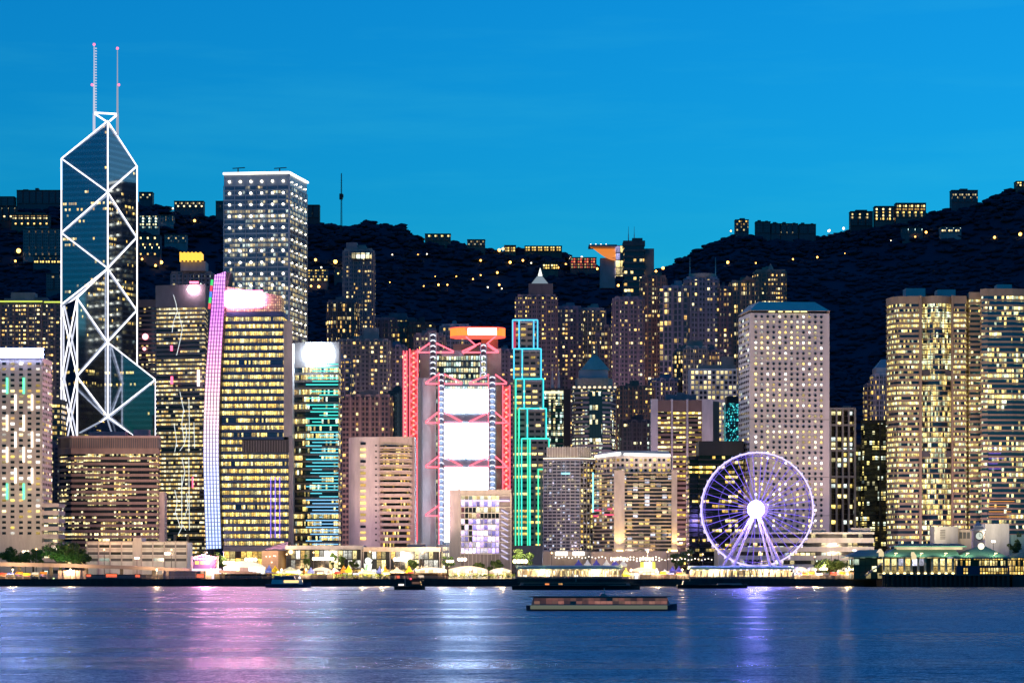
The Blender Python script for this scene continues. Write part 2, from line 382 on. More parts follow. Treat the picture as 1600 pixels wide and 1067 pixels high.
def mast(t, px, yt, yb, Y, r=.35, mat=None, name='roof_mast'):
    m = MB(); p = P(px, yb, Y); q = P(px, yt, Y); m.cyl(p, p.lerp(q, .5), r, r * .7, 6); m.cyl(p.lerp(q, .5), q, r * .5, r * .25, 6); return m.build(name, mat or W['steel'], t)
_fl = [0]
def flats(name, label, x0, x1, Y, yt, bays, wall, lit=.35, fpx=6.5, d=24, Y1=None, cols=None, st=1.1, cat='apartment tower', pw=2.6, zb=None, wcol=None, par=5, group=None, glasscol=(.035, .04, .055), sill=(.3, .86), lips=True):
    """Apartment tower: pilasters of wall between full-height bays of windows, each bay an object of its own."""
    _fl[0] += 1; rv = random.Random(_fl[0] * 13); k0 = rv.uniform(.55, 1.5); pw = pw * rv.uniform(.8, 1.35); lit = lit * rv.uniform(.65, 1.35); sill = (rv.uniform(.2, .4), rv.uniform(.75, .95)); b0 = wall.node_tree.nodes['Vector Math'].inputs[0].default_value[:3]
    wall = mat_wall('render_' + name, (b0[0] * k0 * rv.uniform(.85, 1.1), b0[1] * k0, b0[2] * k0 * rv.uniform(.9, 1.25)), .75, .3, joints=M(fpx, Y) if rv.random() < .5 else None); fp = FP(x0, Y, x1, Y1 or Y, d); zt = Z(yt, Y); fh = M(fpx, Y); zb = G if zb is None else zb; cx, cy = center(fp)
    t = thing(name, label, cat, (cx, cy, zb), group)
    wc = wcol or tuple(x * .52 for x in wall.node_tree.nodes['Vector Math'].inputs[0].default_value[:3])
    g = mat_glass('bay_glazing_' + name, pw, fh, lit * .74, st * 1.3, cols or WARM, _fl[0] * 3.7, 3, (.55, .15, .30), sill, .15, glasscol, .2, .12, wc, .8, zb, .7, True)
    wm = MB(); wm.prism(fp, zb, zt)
    zp = zt - M(par, Y); nf = int((zp - zb) / fh)
    edges = [(0, bays), (1, max(2, bays // 2)), (3, max(2, bays // 2))]
    for e, nb in edges:
        a, b = Vector(fp[e]), Vector(fp[(e + 1) % 4]); L = (b - a).length; dr = (b - a) / L; nn = Vector((dr.y, -dr.x)); cw = L / nb
        for k in range(nb):
            p = a + dr * (cw * (k + .14)); q = a + dr * (cw * (k + .86)); dp = 2.4 if k % 2 else .8
            poly = [(p.x, p.y), ((p + nn * dp).x, (p + nn * dp).y), ((q + nn * dp).x, (q + nn * dp).y), (q.x, q.y)]
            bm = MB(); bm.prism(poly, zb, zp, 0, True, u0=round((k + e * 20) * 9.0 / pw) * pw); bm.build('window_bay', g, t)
            if lips and e == 0:
                pp = [(x + nn.x * .25, y + nn.y * .25) for x, y in poly]
                for f in range(1, nf): wm.prism([(poly[0][0], poly[0][1]), pp[1], pp[2], (poly[3][0], poly[3][1])], zb + f * fh - .12, zb + f * fh + .22)
            pil = a + dr * (cw * k)
            if k: wm.prism([((pil - dr * cw * .1).x, (pil - dr * cw * .1).y), ((pil - dr * cw * .1 + nn * 1.9).x, (pil - dr * cw * .1 + nn * 1.9).y), ((pil + dr * cw * .1 + nn * 1.9).x, (pil + dr * cw * .1 + nn * 1.9).y), ((pil + dr * cw * .1).x, (pil + dr * cw * .1).y)], zb, zt - M(par, Y) * .4)
    wm.build('wall', wall, t)
    # the lift and tank room on the roof, every tower its own
    rr = random.Random(_fl[0]); w0 = x0 + (x1 - x0) * rr.uniform(.2, .4); w1 = x0 + (x1 - x0) * rr.uniform(.55, .85)
    m = MB(); m.prism(FP(w0, Y + 6, w1, Y + 6, 10), zt - .5, zt + M(rr.uniform(2.5, 6), Y)); m.prism(FP(w0 + (w1 - w0) * .3, Y + 8, w1 - 1, Y + 8, 6), zt - .5, zt + M(rr.uniform(6, 9), Y)); m.build('lift_motor_room', wall, t)
    return t
def punched(t, A, B, z0, z1, nx, nz, wfrac, hfrac, glass, name='window', limit=100, proud=.12, mx=0, order=None, frame=None):
    """A grid of separate windows on the wall from A to B (ground points)."""
    A = Vector(A); B = Vector(B); L = (B - A).length; d = (B - A) / L; nn = Vector((d.y, -d.x)); cw = (L - 2 * mx) / nx; ch = (z1 - z0) / nz; k = 0; rest = MB()
    for r in range(nz - 1, -1, -1):
        for c in range(nx):
            m = MB() if k < limit else rest
            p = A + d * (mx + cw * (c + .5 - wfrac / 2)); q = A + d * (mx + cw * (c + .5 + wfrac / 2)); a0 = z0 + ch * (r + .5 - hfrac / 2); a1 = a0 + ch * hfrac
            P4 = [(p.x + nn.x * proud, p.y + nn.y * proud), (q.x + nn.x * proud, q.y + nn.y * proud)]
            m.face([(P4[0][0], P4[0][1], a0), (P4[1][0], P4[1][1], a0), (P4[1][0], P4[1][1], a1), (P4[0][0], P4[0][1], a1)], 0, [((c + .07) * 10, (r + .07) * 10), ((c + .93) * 10, (r + .07) * 10), ((c + .93) * 10, (r + .93) * 10), ((c + .07) * 10, (r + .93) * 10)])
            if frame:                                   # reveal frame standing proud round the pane
                e = cw * wfrac * .08
                for (u0, u1, v0, v1) in ((-e, cw * wfrac + e, -e, 0), (-e, cw * wfrac + e, ch * hfrac, ch * hfrac + e), (-e, 0, 0, ch * hfrac), (cw * wfrac, cw * wfrac + e, 0, ch * hfrac)):
                    s0 = p + d * u0; s1 = p + d * u1
                    m.prism([(s0.x, s0.y), (s0.x + nn.x * .45, s0.y + nn.y * .45), (s1.x + nn.x * .45, s1.y + nn.y * .45), (s1.x, s1.y)], a0 + v0, a0 + v1, 1)
            if k < limit: m.build(name, [glass] + ([frame] if frame else []), t)
            k += 1
    if rest.f: o = rest.build('upper_windows' if False else 'window_grid', [glass] + ([frame] if frame else []), t); o['kind'] = 'stuff'
def pane_mat(name, lit, st=1.2, cols=None, seed=1., glass=(.015, .02, .03), wts=(.6, .25, .15), fine=.7): 
    return mat_glass(name, 10, 10, lit, st, cols or WARM, seed, 3, wts, (.0, 1.0), -.1, glass, .2, .12, None, fine, 0.0)
def wall_block(t, fp, z0, z1, mat, name='wall'):
    m = MB(); m.prism(fp, z0, z1); return m.build(name, mat, t)
def tubes(t, segs, w, mat, name='light_strip'):
    for p, q in segs:
        m = MB(); m.beam(p, q, w); m.build(name, mat, t)

# ---------------------------------------------------------------- white crossed prism tower
def prism_tower():
    Yc = 1900.0
    L = (X(98, 1908), 1908.0); Fc = (X(122, 1868), 1868.0); R = (X(241, 1890), 1890.0); B = (X(213, 1932), 1932.0); Cc = (X(169, Yc), Yc)
    t = thing('prism_tower', 'tall dark glass tower of stepped prisms outlined in crossing white light lines', 'skyscraper', (Cc[0], Cc[1], G))
    fh = 4.1
    gl = mat_glass('reflective_curtain_wall', 1.5, fh, .085, 1.0, GOLD, 5.5, 7, (.25, .35, .4), (.30, .72), .07, (.18, .215, .26), .88, .06, None, 1.0, G)
    def z_(c, py): return Z(py, c[1])
    def face(m, a, za, b, zb_, z0=G):
        Ln = math.hypot(b[0] - a[0], b[1] - a[1])
        m.face([(a[0], a[1], z0), (b[0], b[1], z0), (b[0], b[1], zb_), (a[0], a[1], za)], 0, [(0, z0), (Ln, z0), (Ln, zb_), (0, za)])
    def shaft(a, b, ytop, ya, yb):
        m = MB(); zc, za, zb2 = z_(Cc, ytop), z_(a, ya), z_(b, yb)
        face(m, a, za, b, zb2); face(m, b, zb2, Cc, zc); face(m, Cc, zc, a, za)
        m.face([(a[0], a[1], za), (b[0], b[1], zb2), (Cc[0], Cc[1], zc)], 0, [(0, 0), (50, 0), (25, 50)])
        return m.build('prism_shaft', gl, t)
    # outer edges of a shaft must run counter-clockwise
    shaft(B, L, 190, 260, 248); shaft(L, Fc, 420, 478, 466); shaft(R, B, 535, 593, 602); shaft(Fc, R, 650, 676, 700)
    lw = mat_emit('white_light_line', (.92, .90, 1.0), 2.6, True)
    def out(c, k=1.0):
        v = Vector((c[0] - Cc[0], c[1] - Cc[1])); v = v.normalized() * k if v.length > .1 else Vector((0, -1.2)); return v
    def pt(c, py):
        o = out(c); return Vector((c[0] + o.x, c[1] + o.y, Z(py, c[1])))
    def pf(c, py):                                       # a little toward the viewer, on the face
        v = pt(c, py); v.y -= .9; return v
    segs = [(pt(L, 248), pt(L, 700)), (pt(B, 260), pt(B, 606)), (pf(Cc, 190), pf(Cc, 652)), (pt(L, 248), pf(Cc, 190)), (pt(B, 260), pf(Cc, 190))]
    for a, b in (((L, 248), (Cc, 301)), ((Cc, 301), (L, 364)), ((L, 364), (Cc, 420)), ((Cc, 420), (L, 476)), ((B, 260), (Cc, 301)), ((Cc, 301), (B, 371)), ((B, 371), (Cc, 420)), ((Cc, 420), (B, 485)), ((B, 485), (Cc, 535)), ((Cc, 535), (B, 601)),
                 ((Cc, 420), (Fc, 466)), ((Fc, 466), (Cc, 535)), ((Cc, 535), (Fc, 588)), ((Fc, 588), (Cc, 651)), ((Cc, 535), (R, 593)), ((R, 593), (Cc, 651)), ((Cc, 651), (B, 601)),
                 ((L, 478), (Fc, 588)), ((Fc, 466), (L, 592)), ((L, 592), (Fc, 706)), ((Fc, 588), (L, 706)), ((Cc, 651), (Fc, 690)), ((Cc, 651), (R, 706))):
        segs.append((pf(*a), pf(*b)))
    segs += [(pt(Fc, 466), pt(Fc, 720)), (pt(R, 593), pt(R, 720))]
    tubes(t, segs, .78, lw)
    RED_LAMP = mat_emit('red_beacon', (1, .12, .22), 3)
    # twin masts, crossbar and braces
    for px, yt, yb in ((147, 70, 206), (183.5, 76, 212)):
        m = MB(); m.cyl(P(px, yb, Yc + 8), P(px, 178, Yc + 8), .95, .9, 8); m.cyl(P(px, 178, Yc + 8), P(px, 132, Yc + 8), .7, .6, 8); m.cyl(P(px, 132, Yc + 8), P(px, yt, Yc + 8), .42, .3, 8)
        for k in range(24 if px < 160 else 0):
            yy = 76 + k * 4.2; m.box((X(px, Yc) - .55, Yc + 7.3, Z(yy, Yc + 8) - .35), (X(px, Yc) + .55, Yc + 8.7, Z(yy, Yc + 8) + .35))
        mo = m.build('roof_mast', mat_emit('mast_lighting', (.75, .8, 1.0), .75 if px < 160 else .45), t)
        for bx, by in ((px, yt), (px + (-3.0 if px < 160 else 2), 133)):
            m = MB(); m.ball(P(bx, by, Yc + 8), .95); m.build('beacon', RED_LAMP, mo)
    tubes(t, [(P(148, 176.5, Yc + 8), P(182.5, 178.5, Yc + 8)), (P(148, 178, Yc + 8), P(166, 190, Yc + 2)), (P(182.5, 180, Yc + 8), P(172, 189, Yc + 2)), (P(147, 178, Yc + 8), P(147, 206, Yc + 8)), (P(183.5, 180, Yc + 8), P(183.5, 212, Yc + 8))], 1.1, lw, 'mast_brace')
    m = MB(); m.prism(FL((149, 1912), (184, 1912), (184, 1924), (149, 1924)), Z(214, 1912), Z(206, 1912)); m.build('roof_platform', W['dgrey'], t)
prism_tower()

# ---------------------------------------------------------------- tall lantern-lit square tower
def lantern_tower():
    fp = FL((350, 1956), (451, 1950), (479.5, 2000), (376, 2006)); Yr = 1950
    gl = mat_glass('grid_tower_glazing', 1.9, M(7.55, Yr), .42, .62, PALE, 9.1, 8, (.25, .35, .4), (.12, .9), .08, (.10, .12, .17), .55, .1, None, 1.0)
    t = ribbon('lantern_tower', 'tall square tower studded with rows of small white lights below a lit roof edge', fp, 270, 7.55, mat_wall('silver_cladding', (.30, .30, .335), .35, .1, .5), gl, .30, .35, 20, 'skyscraper', fins=(8.0, .35, .5))
    la = mat_emit('white_lantern', (1, .9, .68), 9); rest = MB(); k = 0
    ed = mat_emit('roof_edge_light', (1, .93, .78), 3.2)
    z = Z(270, Yr); o = offset(fp, .5)
    for a, b in ((0, 1), (1, 2)):
        m = MB(); m.beam((o[a][0], o[a][1], z), (o[b][0], o[b][1], z), 1.5, 1.2); m.build('roof_edge_light', ed, t)
    o = offset(fp, .75)
    for r in range(15):
        zz = Z(283 + r * 18.05, Yr)
        for e, n in ((0, 6), (1, 4)):
            a, b = Vector(o[e]), Vector(o[e + 1])
            for c in range(n):
                p = a + (b - a) * ((c + .62) / (n + .2)); 
                m = MB() if k < 100 else rest
                m.ball((p.x, p.y, zz), .85 if e == 0 else .55, 6, 4)
                if k < 100: m.build('facade_light', la, t)
                k += 1
    if rest.f: rest.build('facade_lights', la, t)['kind'] = 'stuff'
    m = MB(); c = o[1]
    m.beam((c[0] - .2, c[1], G), (c[0] - .2, c[1], Z(272, Yr)), 1.4); m.build('corner_column', W['steel'], t)
    for px in (372, 437):
        m = MB(); p = P(px, 270, 1975); m.beam(p, p + Vector((0, 0, 3)), .8); m.beam(p + Vector((-4, 0, 3)), p + Vector((5, 0, 3.6)), .6); m.build('window_cleaning_crane', W['dark'], t)
lantern_tower()
# ---------------------------------------------------------------- left edge: pale tower of small square windows
def punched_tower():
    Y = 1560; fp = FP(-40, Y, 66, Y, 34); t = thing('led_facade_tower', 'pale tower of small square windows with green and cream light tubes at the left edge', 'office tower', (X(20, Y), Y + 15, G))
    wall_block(t, fp, G, Z(558, Y), W['cream'])
    gm = pane_mat('small_square_window', .32, 1.5, [(1, .8, .45), (1, .7, .2), (1, .93, .8), (1, .62, .3)], 2.2)
    punched(t, fp[0], fp[1], Z(837, Y), Z(564, Y), 8, 32, .46, .46, gm, limit=100, frame=None)
    punched(t, fp[1], fp[2], Z(837, Y), Z(564, Y), 6, 32, .46, .46, gm, limit=0)
    cr = mat_emit('cream_light_tube', (1, .82, .62), 2.6); gr = mat_emit('green_light_tube', (.12, .95, .42), 2.2)
    rows = [(590, 615, 0), (616, 641, 1), (648, 673, 0), (674, 699, 1), (698, 722, 0), (731, 755, 1), (755, 780, 0)]
    for y0, y1, ph in rows:
        g = gr if y0 in (590, 755) else cr
        for px in ((11, 37) if ph == 0 else (24, 50)):
            m = MB(); m.beam(P(px, y1, Y - .4), P(px, y0, Y - .4), 1.15, .6); m.build('light_tube', g, t)
    m = MB(); m.prism(FP(-40, Y - 1, 66.5, Y - 1, 2), Z(558, Y), Z(545, Y)); m.build('sign_box', [mat_emit('blue_white_sign', (.40, .50, 1.0), 170)], t)
    m = MB(); m.prism(FP(-40, Y - .6, 68, Y - .6, 1.6), Z(559.5, Y), Z(558, Y)); m.prism(FP(-40, Y - .6, 68, Y - .6, 1.6), Z(545, Y), Z(543.5, Y)); m.build('sign_trim', mat_emit('blue_sign_trim', (.05, .2, 1), 4), t)
punched_tower()
# balconied twin behind
t = flats('balcony_tower', 'dark twin apartment tower with lit balcony columns and a thin green roof line', -20, 97, 2100, 470, 11, W['mauve'], .55, 6.4, 22, cols=WARM, st=1.15, pw=2.2)
m = MB(); m.beam(P(-20, 471, 2098), P(66, 471, 2098), 1.0); m.build('roof_light', mat_emit('green_roof_line', (.75, .9, .12), 1.1), t)
m = MB(); m.beam(P(69, 472, 2098), P(97, 472, 2098), 1.0); m.build('roof_light', D.materials['green_roof_line'], t)
roof_box(t, 17, 54, 457, 470, 2105, 14, WORKS)
ribbon('low_gold_office', 'small office block with two gold lit floors behind the pale tower', FP(66, 1800, 97, 1800, 20), 624, 8.5, W['dgrey'], mat_glass('gold_office_glass', 2, M(8.5, 1800), .5, 1.3, GOLD, 71), .4, .4, 8)
flats('shaded_block', 'dark concrete block in the gap left of the brown banded office', 66, 92, 1700, 695, 4, W['dgrey'], .22, 7, 18, cols=PALE)

# brown banded office
def banded_office():
    Y = 1620; fp = FL((91, 1634), (111, 1620), (247.5, 1620), (250, 1650), (95, 1655))
    gl = mat_glass('banded_office_glazing', 1.35, M(8.62, Y), .40, 1.25, [(1, .78, .42), (1, .9, .68), (1, .68, .28), (1, .86, .55)], 13.3, 7, (.3, .4, .3), (.0, 1.0), .07, (.02, .02, .025), .3, .12)
    t = ribbon('banded_office', 'wide brown office block with lit window bands between granite spandrels below the prism tower', fp, 681, 8.62, W['brown'], gl, .48, .9, 28)
    lv = MB(); o = offset(fp, .25)
    for i in range(3):
        a, b = Vector(o[i]), Vector(o[i + 1]); n = max(2, int((b - a).length / 1.3))
        for k in range(n):
            p = a + (b - a) * ((k + .5) / n); lv.box((p.x - .3, p.y - .25, Z(700, Y)), (p.x + .3, p.y + .3, Z(684.5, Y)))
    lv.build('louvre_screen', W['dgrey'], t)
    m = MB(); m.prism(offset(fp, .6), Z(684, Y), Z(680.5, Y)); m.build('parapet', W['pink'], t)
    roof_box(t, 138, 196, 674, 681, Y + 8, 12, WORKS); roof_box(t, 208, 232, 671, 681, Y + 12, 10, WORKS)
    m = MB(); m.prism(FP(248, Y + 4, 257, Y + 4, 12), G, Z(768, Y)); m.build('stair_tower', W['beige'], t)
banded_office()

# dark striped tower with zigzag light wires
def striped_tower():
    Y = 1760; fp = FL((243, 1764), (321, 1756), (326, 1792), (247, 1800))
    gl = mat_glass('striped_tower_glazing', 1.7, M(6.72, Y), .76, 1.1, [(1, .74, .36), (1, .84, .6), (1, .64, .26), (1, .9, .72)], 21.7, 9, (.2, .4, .4), (.0, 1.0), .05, (.02, .02, .03), .3, .12)
    t = ribbon('striped_tower', 'dark striped tower with a round white sign and crooked white light wires down its face', fp, 444, 6.72, W['dgrey'], gl, .52, .6, 36, lobby=M(26, Y))
    for x in (271, 291, 312):
        m = MB(); m.prism(FP(x, Y - 2, x + 4, Y - 2, 6), G, Z(835, Y)); m.build('ground_column', W['beige'], t)
    s = MB(); s.ball(P(302, 452, Y - 3), M(9.2, Y), 20, 12, 0, .72); s.build('round_sign', mat_emit('white_round_sign', (1, .6, .75), 60), t)
    m = MB(); m.prism(FP(296, Y - 3.4, 310, Y - 3.4, 1.4), Z(443.5, Y), Z(440.5, Y)); m.build('sign_cap', mat_emit('red_sign_cap', (1, .15, .28), 3.5), t)
    zz = [[(271, 461), (275, 474), (277, 487), (271, 503), (269, 519)], [(279, 490), (285, 514), (281, 534), (276, 555)], [(281, 612), (287, 640), (284, 662), (288, 690)], [(272, 662), (276, 690), (273, 706)], [(295, 622), (296, 668), (295, 706)], [(303, 660), (304, 700)],
          [(289, 662), (292, 676), (288, 694), (281, 704)], [(284, 715), (289, 737), (284, 760)], [(284, 742), (284, 824)], [(295, 716), (296, 828)], [(273, 765), (277, 782), (274, 800), (282, 824)], [(291, 770), (294, 790), (289, 806)], [(278, 836), (286, 820), (290, 828)]]
    wl = mat_emit('white_light_wire', (.86, .95, .95), 1.1, False)
    for pl in zz:
        m = MB()
        for a, b in zip(pl, pl[1:]): m.beam(P(a[0], a[1], Y - 6), P(b[0], b[1], Y - 6), .34)
        m.build('light_wire', wl, t)
    rl = mat_emit('red_neon', (1, .1, .2), 3)
    for x, y0, y1 in ((310, 578, 603), (268.5, 588, 600), (268, 540, 548), (301, 745, 762)):
        m = MB(); m.beam(P(x, y1, Y - 5), P(x, y0, Y - 5), 1.5 if y0 != 745 else .8); m.build('red_sign', rl if x != 310 else mat_emit('pink_white_neon', (1, .7, .72), 4), t)
striped_tower()
t = ribbon('dark_slab_tower', 'narrow dark tower with a glowing red lamp between the prism tower and the striped tower', FP(216, 1975, 246, 1975, 20), 468, 7.2, W['dgrey'], mat_glass('dark_slab_glazing', 1.8, M(7.2, 1975), .18, 1.0, WARM, 31.1), .4, .5, 12)
m = MB(); m.ball(P(227, 526, 1972), 2.3); m.build('red_lamp', mat_emit('red_lamp_glow', (1, .3, .35), 4), t)
m = MB(); m.ball(P(225.5, 545, 1972), 1.3); m.build('red_lamp', D.materials['red_lamp_glow'], t)
# gold crowned apartment tower
t = flats('gold_crown_tower', 'pale apartment tower crowned by a gold lit colonnade behind the striped tower', 268, 330, 2250, 424, 7, W['grey'], .25, 6.5, 24, cols=PALE, wcol=(.16, .19, .24))
wall_block(t, FP(282, 2246, 321, 2246, 22), Z(424, 2250), Z(409, 2250), W['grey'], 'upper_storeys')
gm = mat_emit('gold_crown_light', (1, .55, .06), 1.5)
m = MB(); m.prism(FP(281, 2243, 315, 2243, 14), Z(404, 2243), Z(395, 2243)); m.build('lit_crown', gm, t)
for x in (282, 288, 294, 300, 306, 313):
    m = MB(); m.beam(P(x, 409, 2242), P(x, 394, 2242), 1.4); m.build('crown_column', gm, t)

# glass tower with the leaning screen of coloured light
def fin_tower():
    Y = 1680
    gl = mat_glass('fin_tower_glazing', 1.25, M(11.3, Y), .93, 1.35, [(1, .70, .20), (1, .78, .30), (1, .62, .15), (1, .84, .45)], 41.3, 8, (.2, .3, .5), (.06, .86), .10, (.02, .05, .12), .4, .1, None, 1.25)
    fp = FL((345, 1682), (443, 1680), (452, 1700), (440, 1712), (350, 1712))
    t = thing('fin_tower', 'glass office with yellow lit floors and a leaning pink to blue light screen', 'office tower', (X(395, Y), Y + 12, G))
    # storeys widen a little toward the ground
    z0, zt, zc = Z(770, Y), Z(487, Y), Z(447, Y); fh = M(11.3, Y); nf = int((zt - G) / fh); sp = MB(); bm = mat_wall('blue_spandrel', (.03, .055, .12), .3, .1, .4)
    def foot(z):
        k = (Z(480, Y) - z) / (Z(480, Y) - G); k = max(0, min(1, k)); lx = 353 - 26 * math.sin(min(1, k * 1.25) * math.pi / 2) * .55 - (0 if k < .8 else 0) + (k ** 3) * 8
        rx = 443 if z > Z(682, Y) else 450.5
        return FL((lx, Y + 2), (rx, Y), (rx + 7, Y + 24), (lx + 6, Y + 30))
    for k in range(nf):
        a = G + k * fh; fa = foot(a + fh * .5); g = offset(fa, -.35); u = 0; w_ = MB()
        if a < Z(857, Y): continue
        for i in range(4):
            j = (i + 1) % 4; Ln = math.hypot(fa[j][0] - fa[i][0], fa[j][1] - fa[i][1])
            w_.face([(g[i][0], g[i][1], a + fh * .36), (g[j][0], g[j][1], a + fh * .36), (g[j][0], g[j][1], a + fh), (g[i][0], g[i][1], a + fh)], 0, [(u, a + fh * .0), (u + Ln, a), (u + Ln, a + fh * .98), (u, a + fh * .98)]); u += Ln + 3
        w_.build('window_band', gl, t); sp.prism(fa, a, a + fh * .36)
    top = foot(zt); sp.prism(top, G + nf * fh, zt); sp.build('spandrels', bm, t)
    # sawn-off glass crown with the sign
    cw = MB(); c0 = FL((352, Y + 2), (440, Y), (444, Y + 22), (356, Y + 26))
    cw.face([(c0[0][0], c0[0][1], zt), (c0[1][0], c0[1][1], zt), (c0[1][0], c0[1][1], Z(462, Y)), (c0[0][0], c0[0][1], Z(447, Y))], 0, [(0, 0), (40, 0), (40, 9), (0, 17)])
    cw.face([(c0[1][0], c0[1][1], zt), (c0[2][0], c0[2][1], zt), (c0[2][0], c0[2][1], Z(462, Y)), (c0[1][0], c0[1][1], Z(462, Y))], 0, [(0, 0), (22, 0), (22, 9), (0, 9)])
    cw.face([(c0[0][0], c0[0][1], Z(447, Y)), (c0[1][0], c0[1][1], Z(462, Y)), (c0[2][0], c0[2][1], Z(462, Y)), (c0[3][0], c0[3][1], Z(447, Y))])
    cw.build('glass_crown', mat_glass('crown_glass', 1.3, 1.5, .9, .55, [(1, .62, .35), (1, .7, .45), (1, .6, .4), (1, .75, .5)], 3.3, 30, (.2, .2, .6), (.1, .9), .15, (.1, .07, .08), .2, .2, None, 1.0, 0), t)
    m = MB(); m.prism(FP(354, Y - 1.5, 408, Y - 1.5, 1.6), Z(478, Y), Z(456, Y)); m.build('sign_board', mat_emit('white_pink_sign', (1, .34, .50), 380), t)
    m = MB(); m.prism(FP(352, Y - 1.2, 410, Y - 1.2, 1.4), Z(480.5, Y), Z(478, Y)); m.prism(FP(352, Y - 1.2, 410, Y - 1.2, 1.4), Z(456, Y), Z(454, Y)); m.build('sign_trim', mat_emit('pink_sign_trim', (1, .1, .28), 10), t)
    m = MB(); m.prism(FP(378, Y - .8, 451, Y - .8, 2), Z(707, Y), Z(687, Y)); m.build('plant_louvre', W['dark'], t)
    lv = MB()
    for k in range(17): x = 379.5 + k * 4.1; lv.box((X(x, Y), Y - 1.3, Z(706, Y)), (X(x + 1.6, Y), Y - .8, Z(688, Y)))
    lv.build('louvre_blades', W['dgrey'], t)
    # the leaning screen: five columns of light tubes on a dark grid
    left = [(335, 430), (330, 480), (325.5, 530), (321.5, 580), (319, 630), (317.5, 680), (317.5, 720), (318.5, 760), (320, 810), (322, 858)]
    rt = [(353, 424), (350.5, 480), (347.5, 530), (345, 580), (343, 630), (342, 680), (342, 720), (343, 760), (344.5, 810), (346, 856)]
    n = NT('led_screen'); b = n.new('ShaderNodeBsdfPrincipled'); n.link(b.outputs[0], n.out.inputs[0]); uv = n.new('ShaderNodeUVMap', uv_map='UVMap'); sx = n.new('ShaderNodeSeparateXYZ'); n.link(uv.outputs[0], sx.inputs[0])
    cr = n.new('ShaderNodeValToRGB'); n.link(sx.outputs[1], cr.inputs[0]); e = cr.color_ramp.elements
    cols = [(0, (.36, .5, 1.0)), (.28, (.5, .56, 1.0)), (.5, (.95, .62, .72)), (.68, (.85, .35, .66)), (.86, (.62, .16, .74)), (1, (.68, .28, .85))]
    while len(e) < len(cols): e.new(.5)
    for i, (p, c) in enumerate(cols): e[i].position = p; e[i].color = rgba(c)
    fu = n.math('FRACT', n.math('MULTIPLY', sx.outputs[0], 5)); fv = n.math('FRACT', n.math('MULTIPLY', sx.outputs[1], 72))
    tube = n.math('MULTIPLY', n.math('GREATER_THAN', fu, .22), n.math('LESS_THAN', fu, .78)); gap = n.math('GREATER_THAN', fv, .22)
    n.link(cr.outputs[0], b.inputs['Emission Color']); n.link(n.math('MULTIPLY', n.math('ADD', n.math('MULTIPLY', n.math('MULTIPLY', tube, gap), .95), .18), 2.3 * EX), b.inputs['Emission Strength']); b.inputs['Base Color'].default_value = (.03, .03, .04, 1)
    m = MB()
    for i in range(len(left) - 1):
        a, b2, c, d = left[i], left[i + 1], rt[i + 1], rt[i]
        def v(q): return 1 - (q - 428) / 430
        pa, pb, pc, pd = P(a[0], a[1], Y - 4), P(b2[0], b2[1], Y - 4), P(c[0], c[1], Y - 3), P(d[0], d[1], Y - 3)
        m.face([pb, pc, pd, pa], 0, [(0, v(b2[1])), (1, v(c[1])), (1, v(d[1])), (0, v(a[1]))])
    m.build('light_screen', n.mat, t)
    bk = MB()
    for i in range(len(left) - 1):
        a, b2, c, d = [P(q[0], q[1], Y - 2.6) for q in (left[i], left[i + 1], rt[i + 1], rt[i])]; o3 = Vector((3, 14, 0))
        bk.face([b2, c, d, a]); bk.face([a, a + o3, b2 + o3, b2]); bk.face([c, c + o3, d + o3, d]); bk.face([b2 + o3, a + o3, d + o3, c + o3])
        if i == 0: bk.face([a, d, d + o3, a + o3])
    bk.build('screen_frame', W['dark'], t)
    for i, c in enumerate(((.05, .8, .2), (.9, .05, .15), (.1, .25, .9), (.05, .85, .2), (.9, .1, .1))):
        m = MB(); y0 = 437 + i * 9.2; xx = 333 - i * .95; m.beam(P(xx - 2.4, y0 + 9, Y - 4.5), P(xx - 1.5, y0, Y - 4.5), 1.5, .6); m.build('edge_light', mat_emit('edge_light', c, 1.1), t)
    m = MB(); m.prism(FP(443, Y + 3, 457, Y + 6, 30), Z(682, Y), Z(500, Y)); m.prism(FP(451, Y + 3, 458, Y + 4, 30), G, Z(682, Y)); m.build('service_core', W['grey'], t)
    lob = mat_glass('gold_lobby_glass', 3.5, 12, .9, 1.15, GOLD, 8.8, 2, (.4, .3, .3), (0, .96), .05, (.05, .03, .02), 0, .15, None, 1.1)
    m = MB(); m.prism(FP(350, Y + 6, 450, Y + 6, 18), G, Z(857, Y), 0, True); m.build('lobby_glazing', lob, t)
    m = MB(); m.prism(FP(349, Y - .5, 451, Y - .5, 8), Z(861, Y), Z(853, Y)); m.build('canopy', W['grey'], t)
    n2 = mat_emit('violet_light_tube', (.25, .15, 1.0), 1.3)
    for x in (423, 430, 437):
        m = MB(); m.beam(P(x, 840, Y - 1), P(x, 745, Y - 1), .55); m.build('violet_tube', n2, t)
fin_tower()

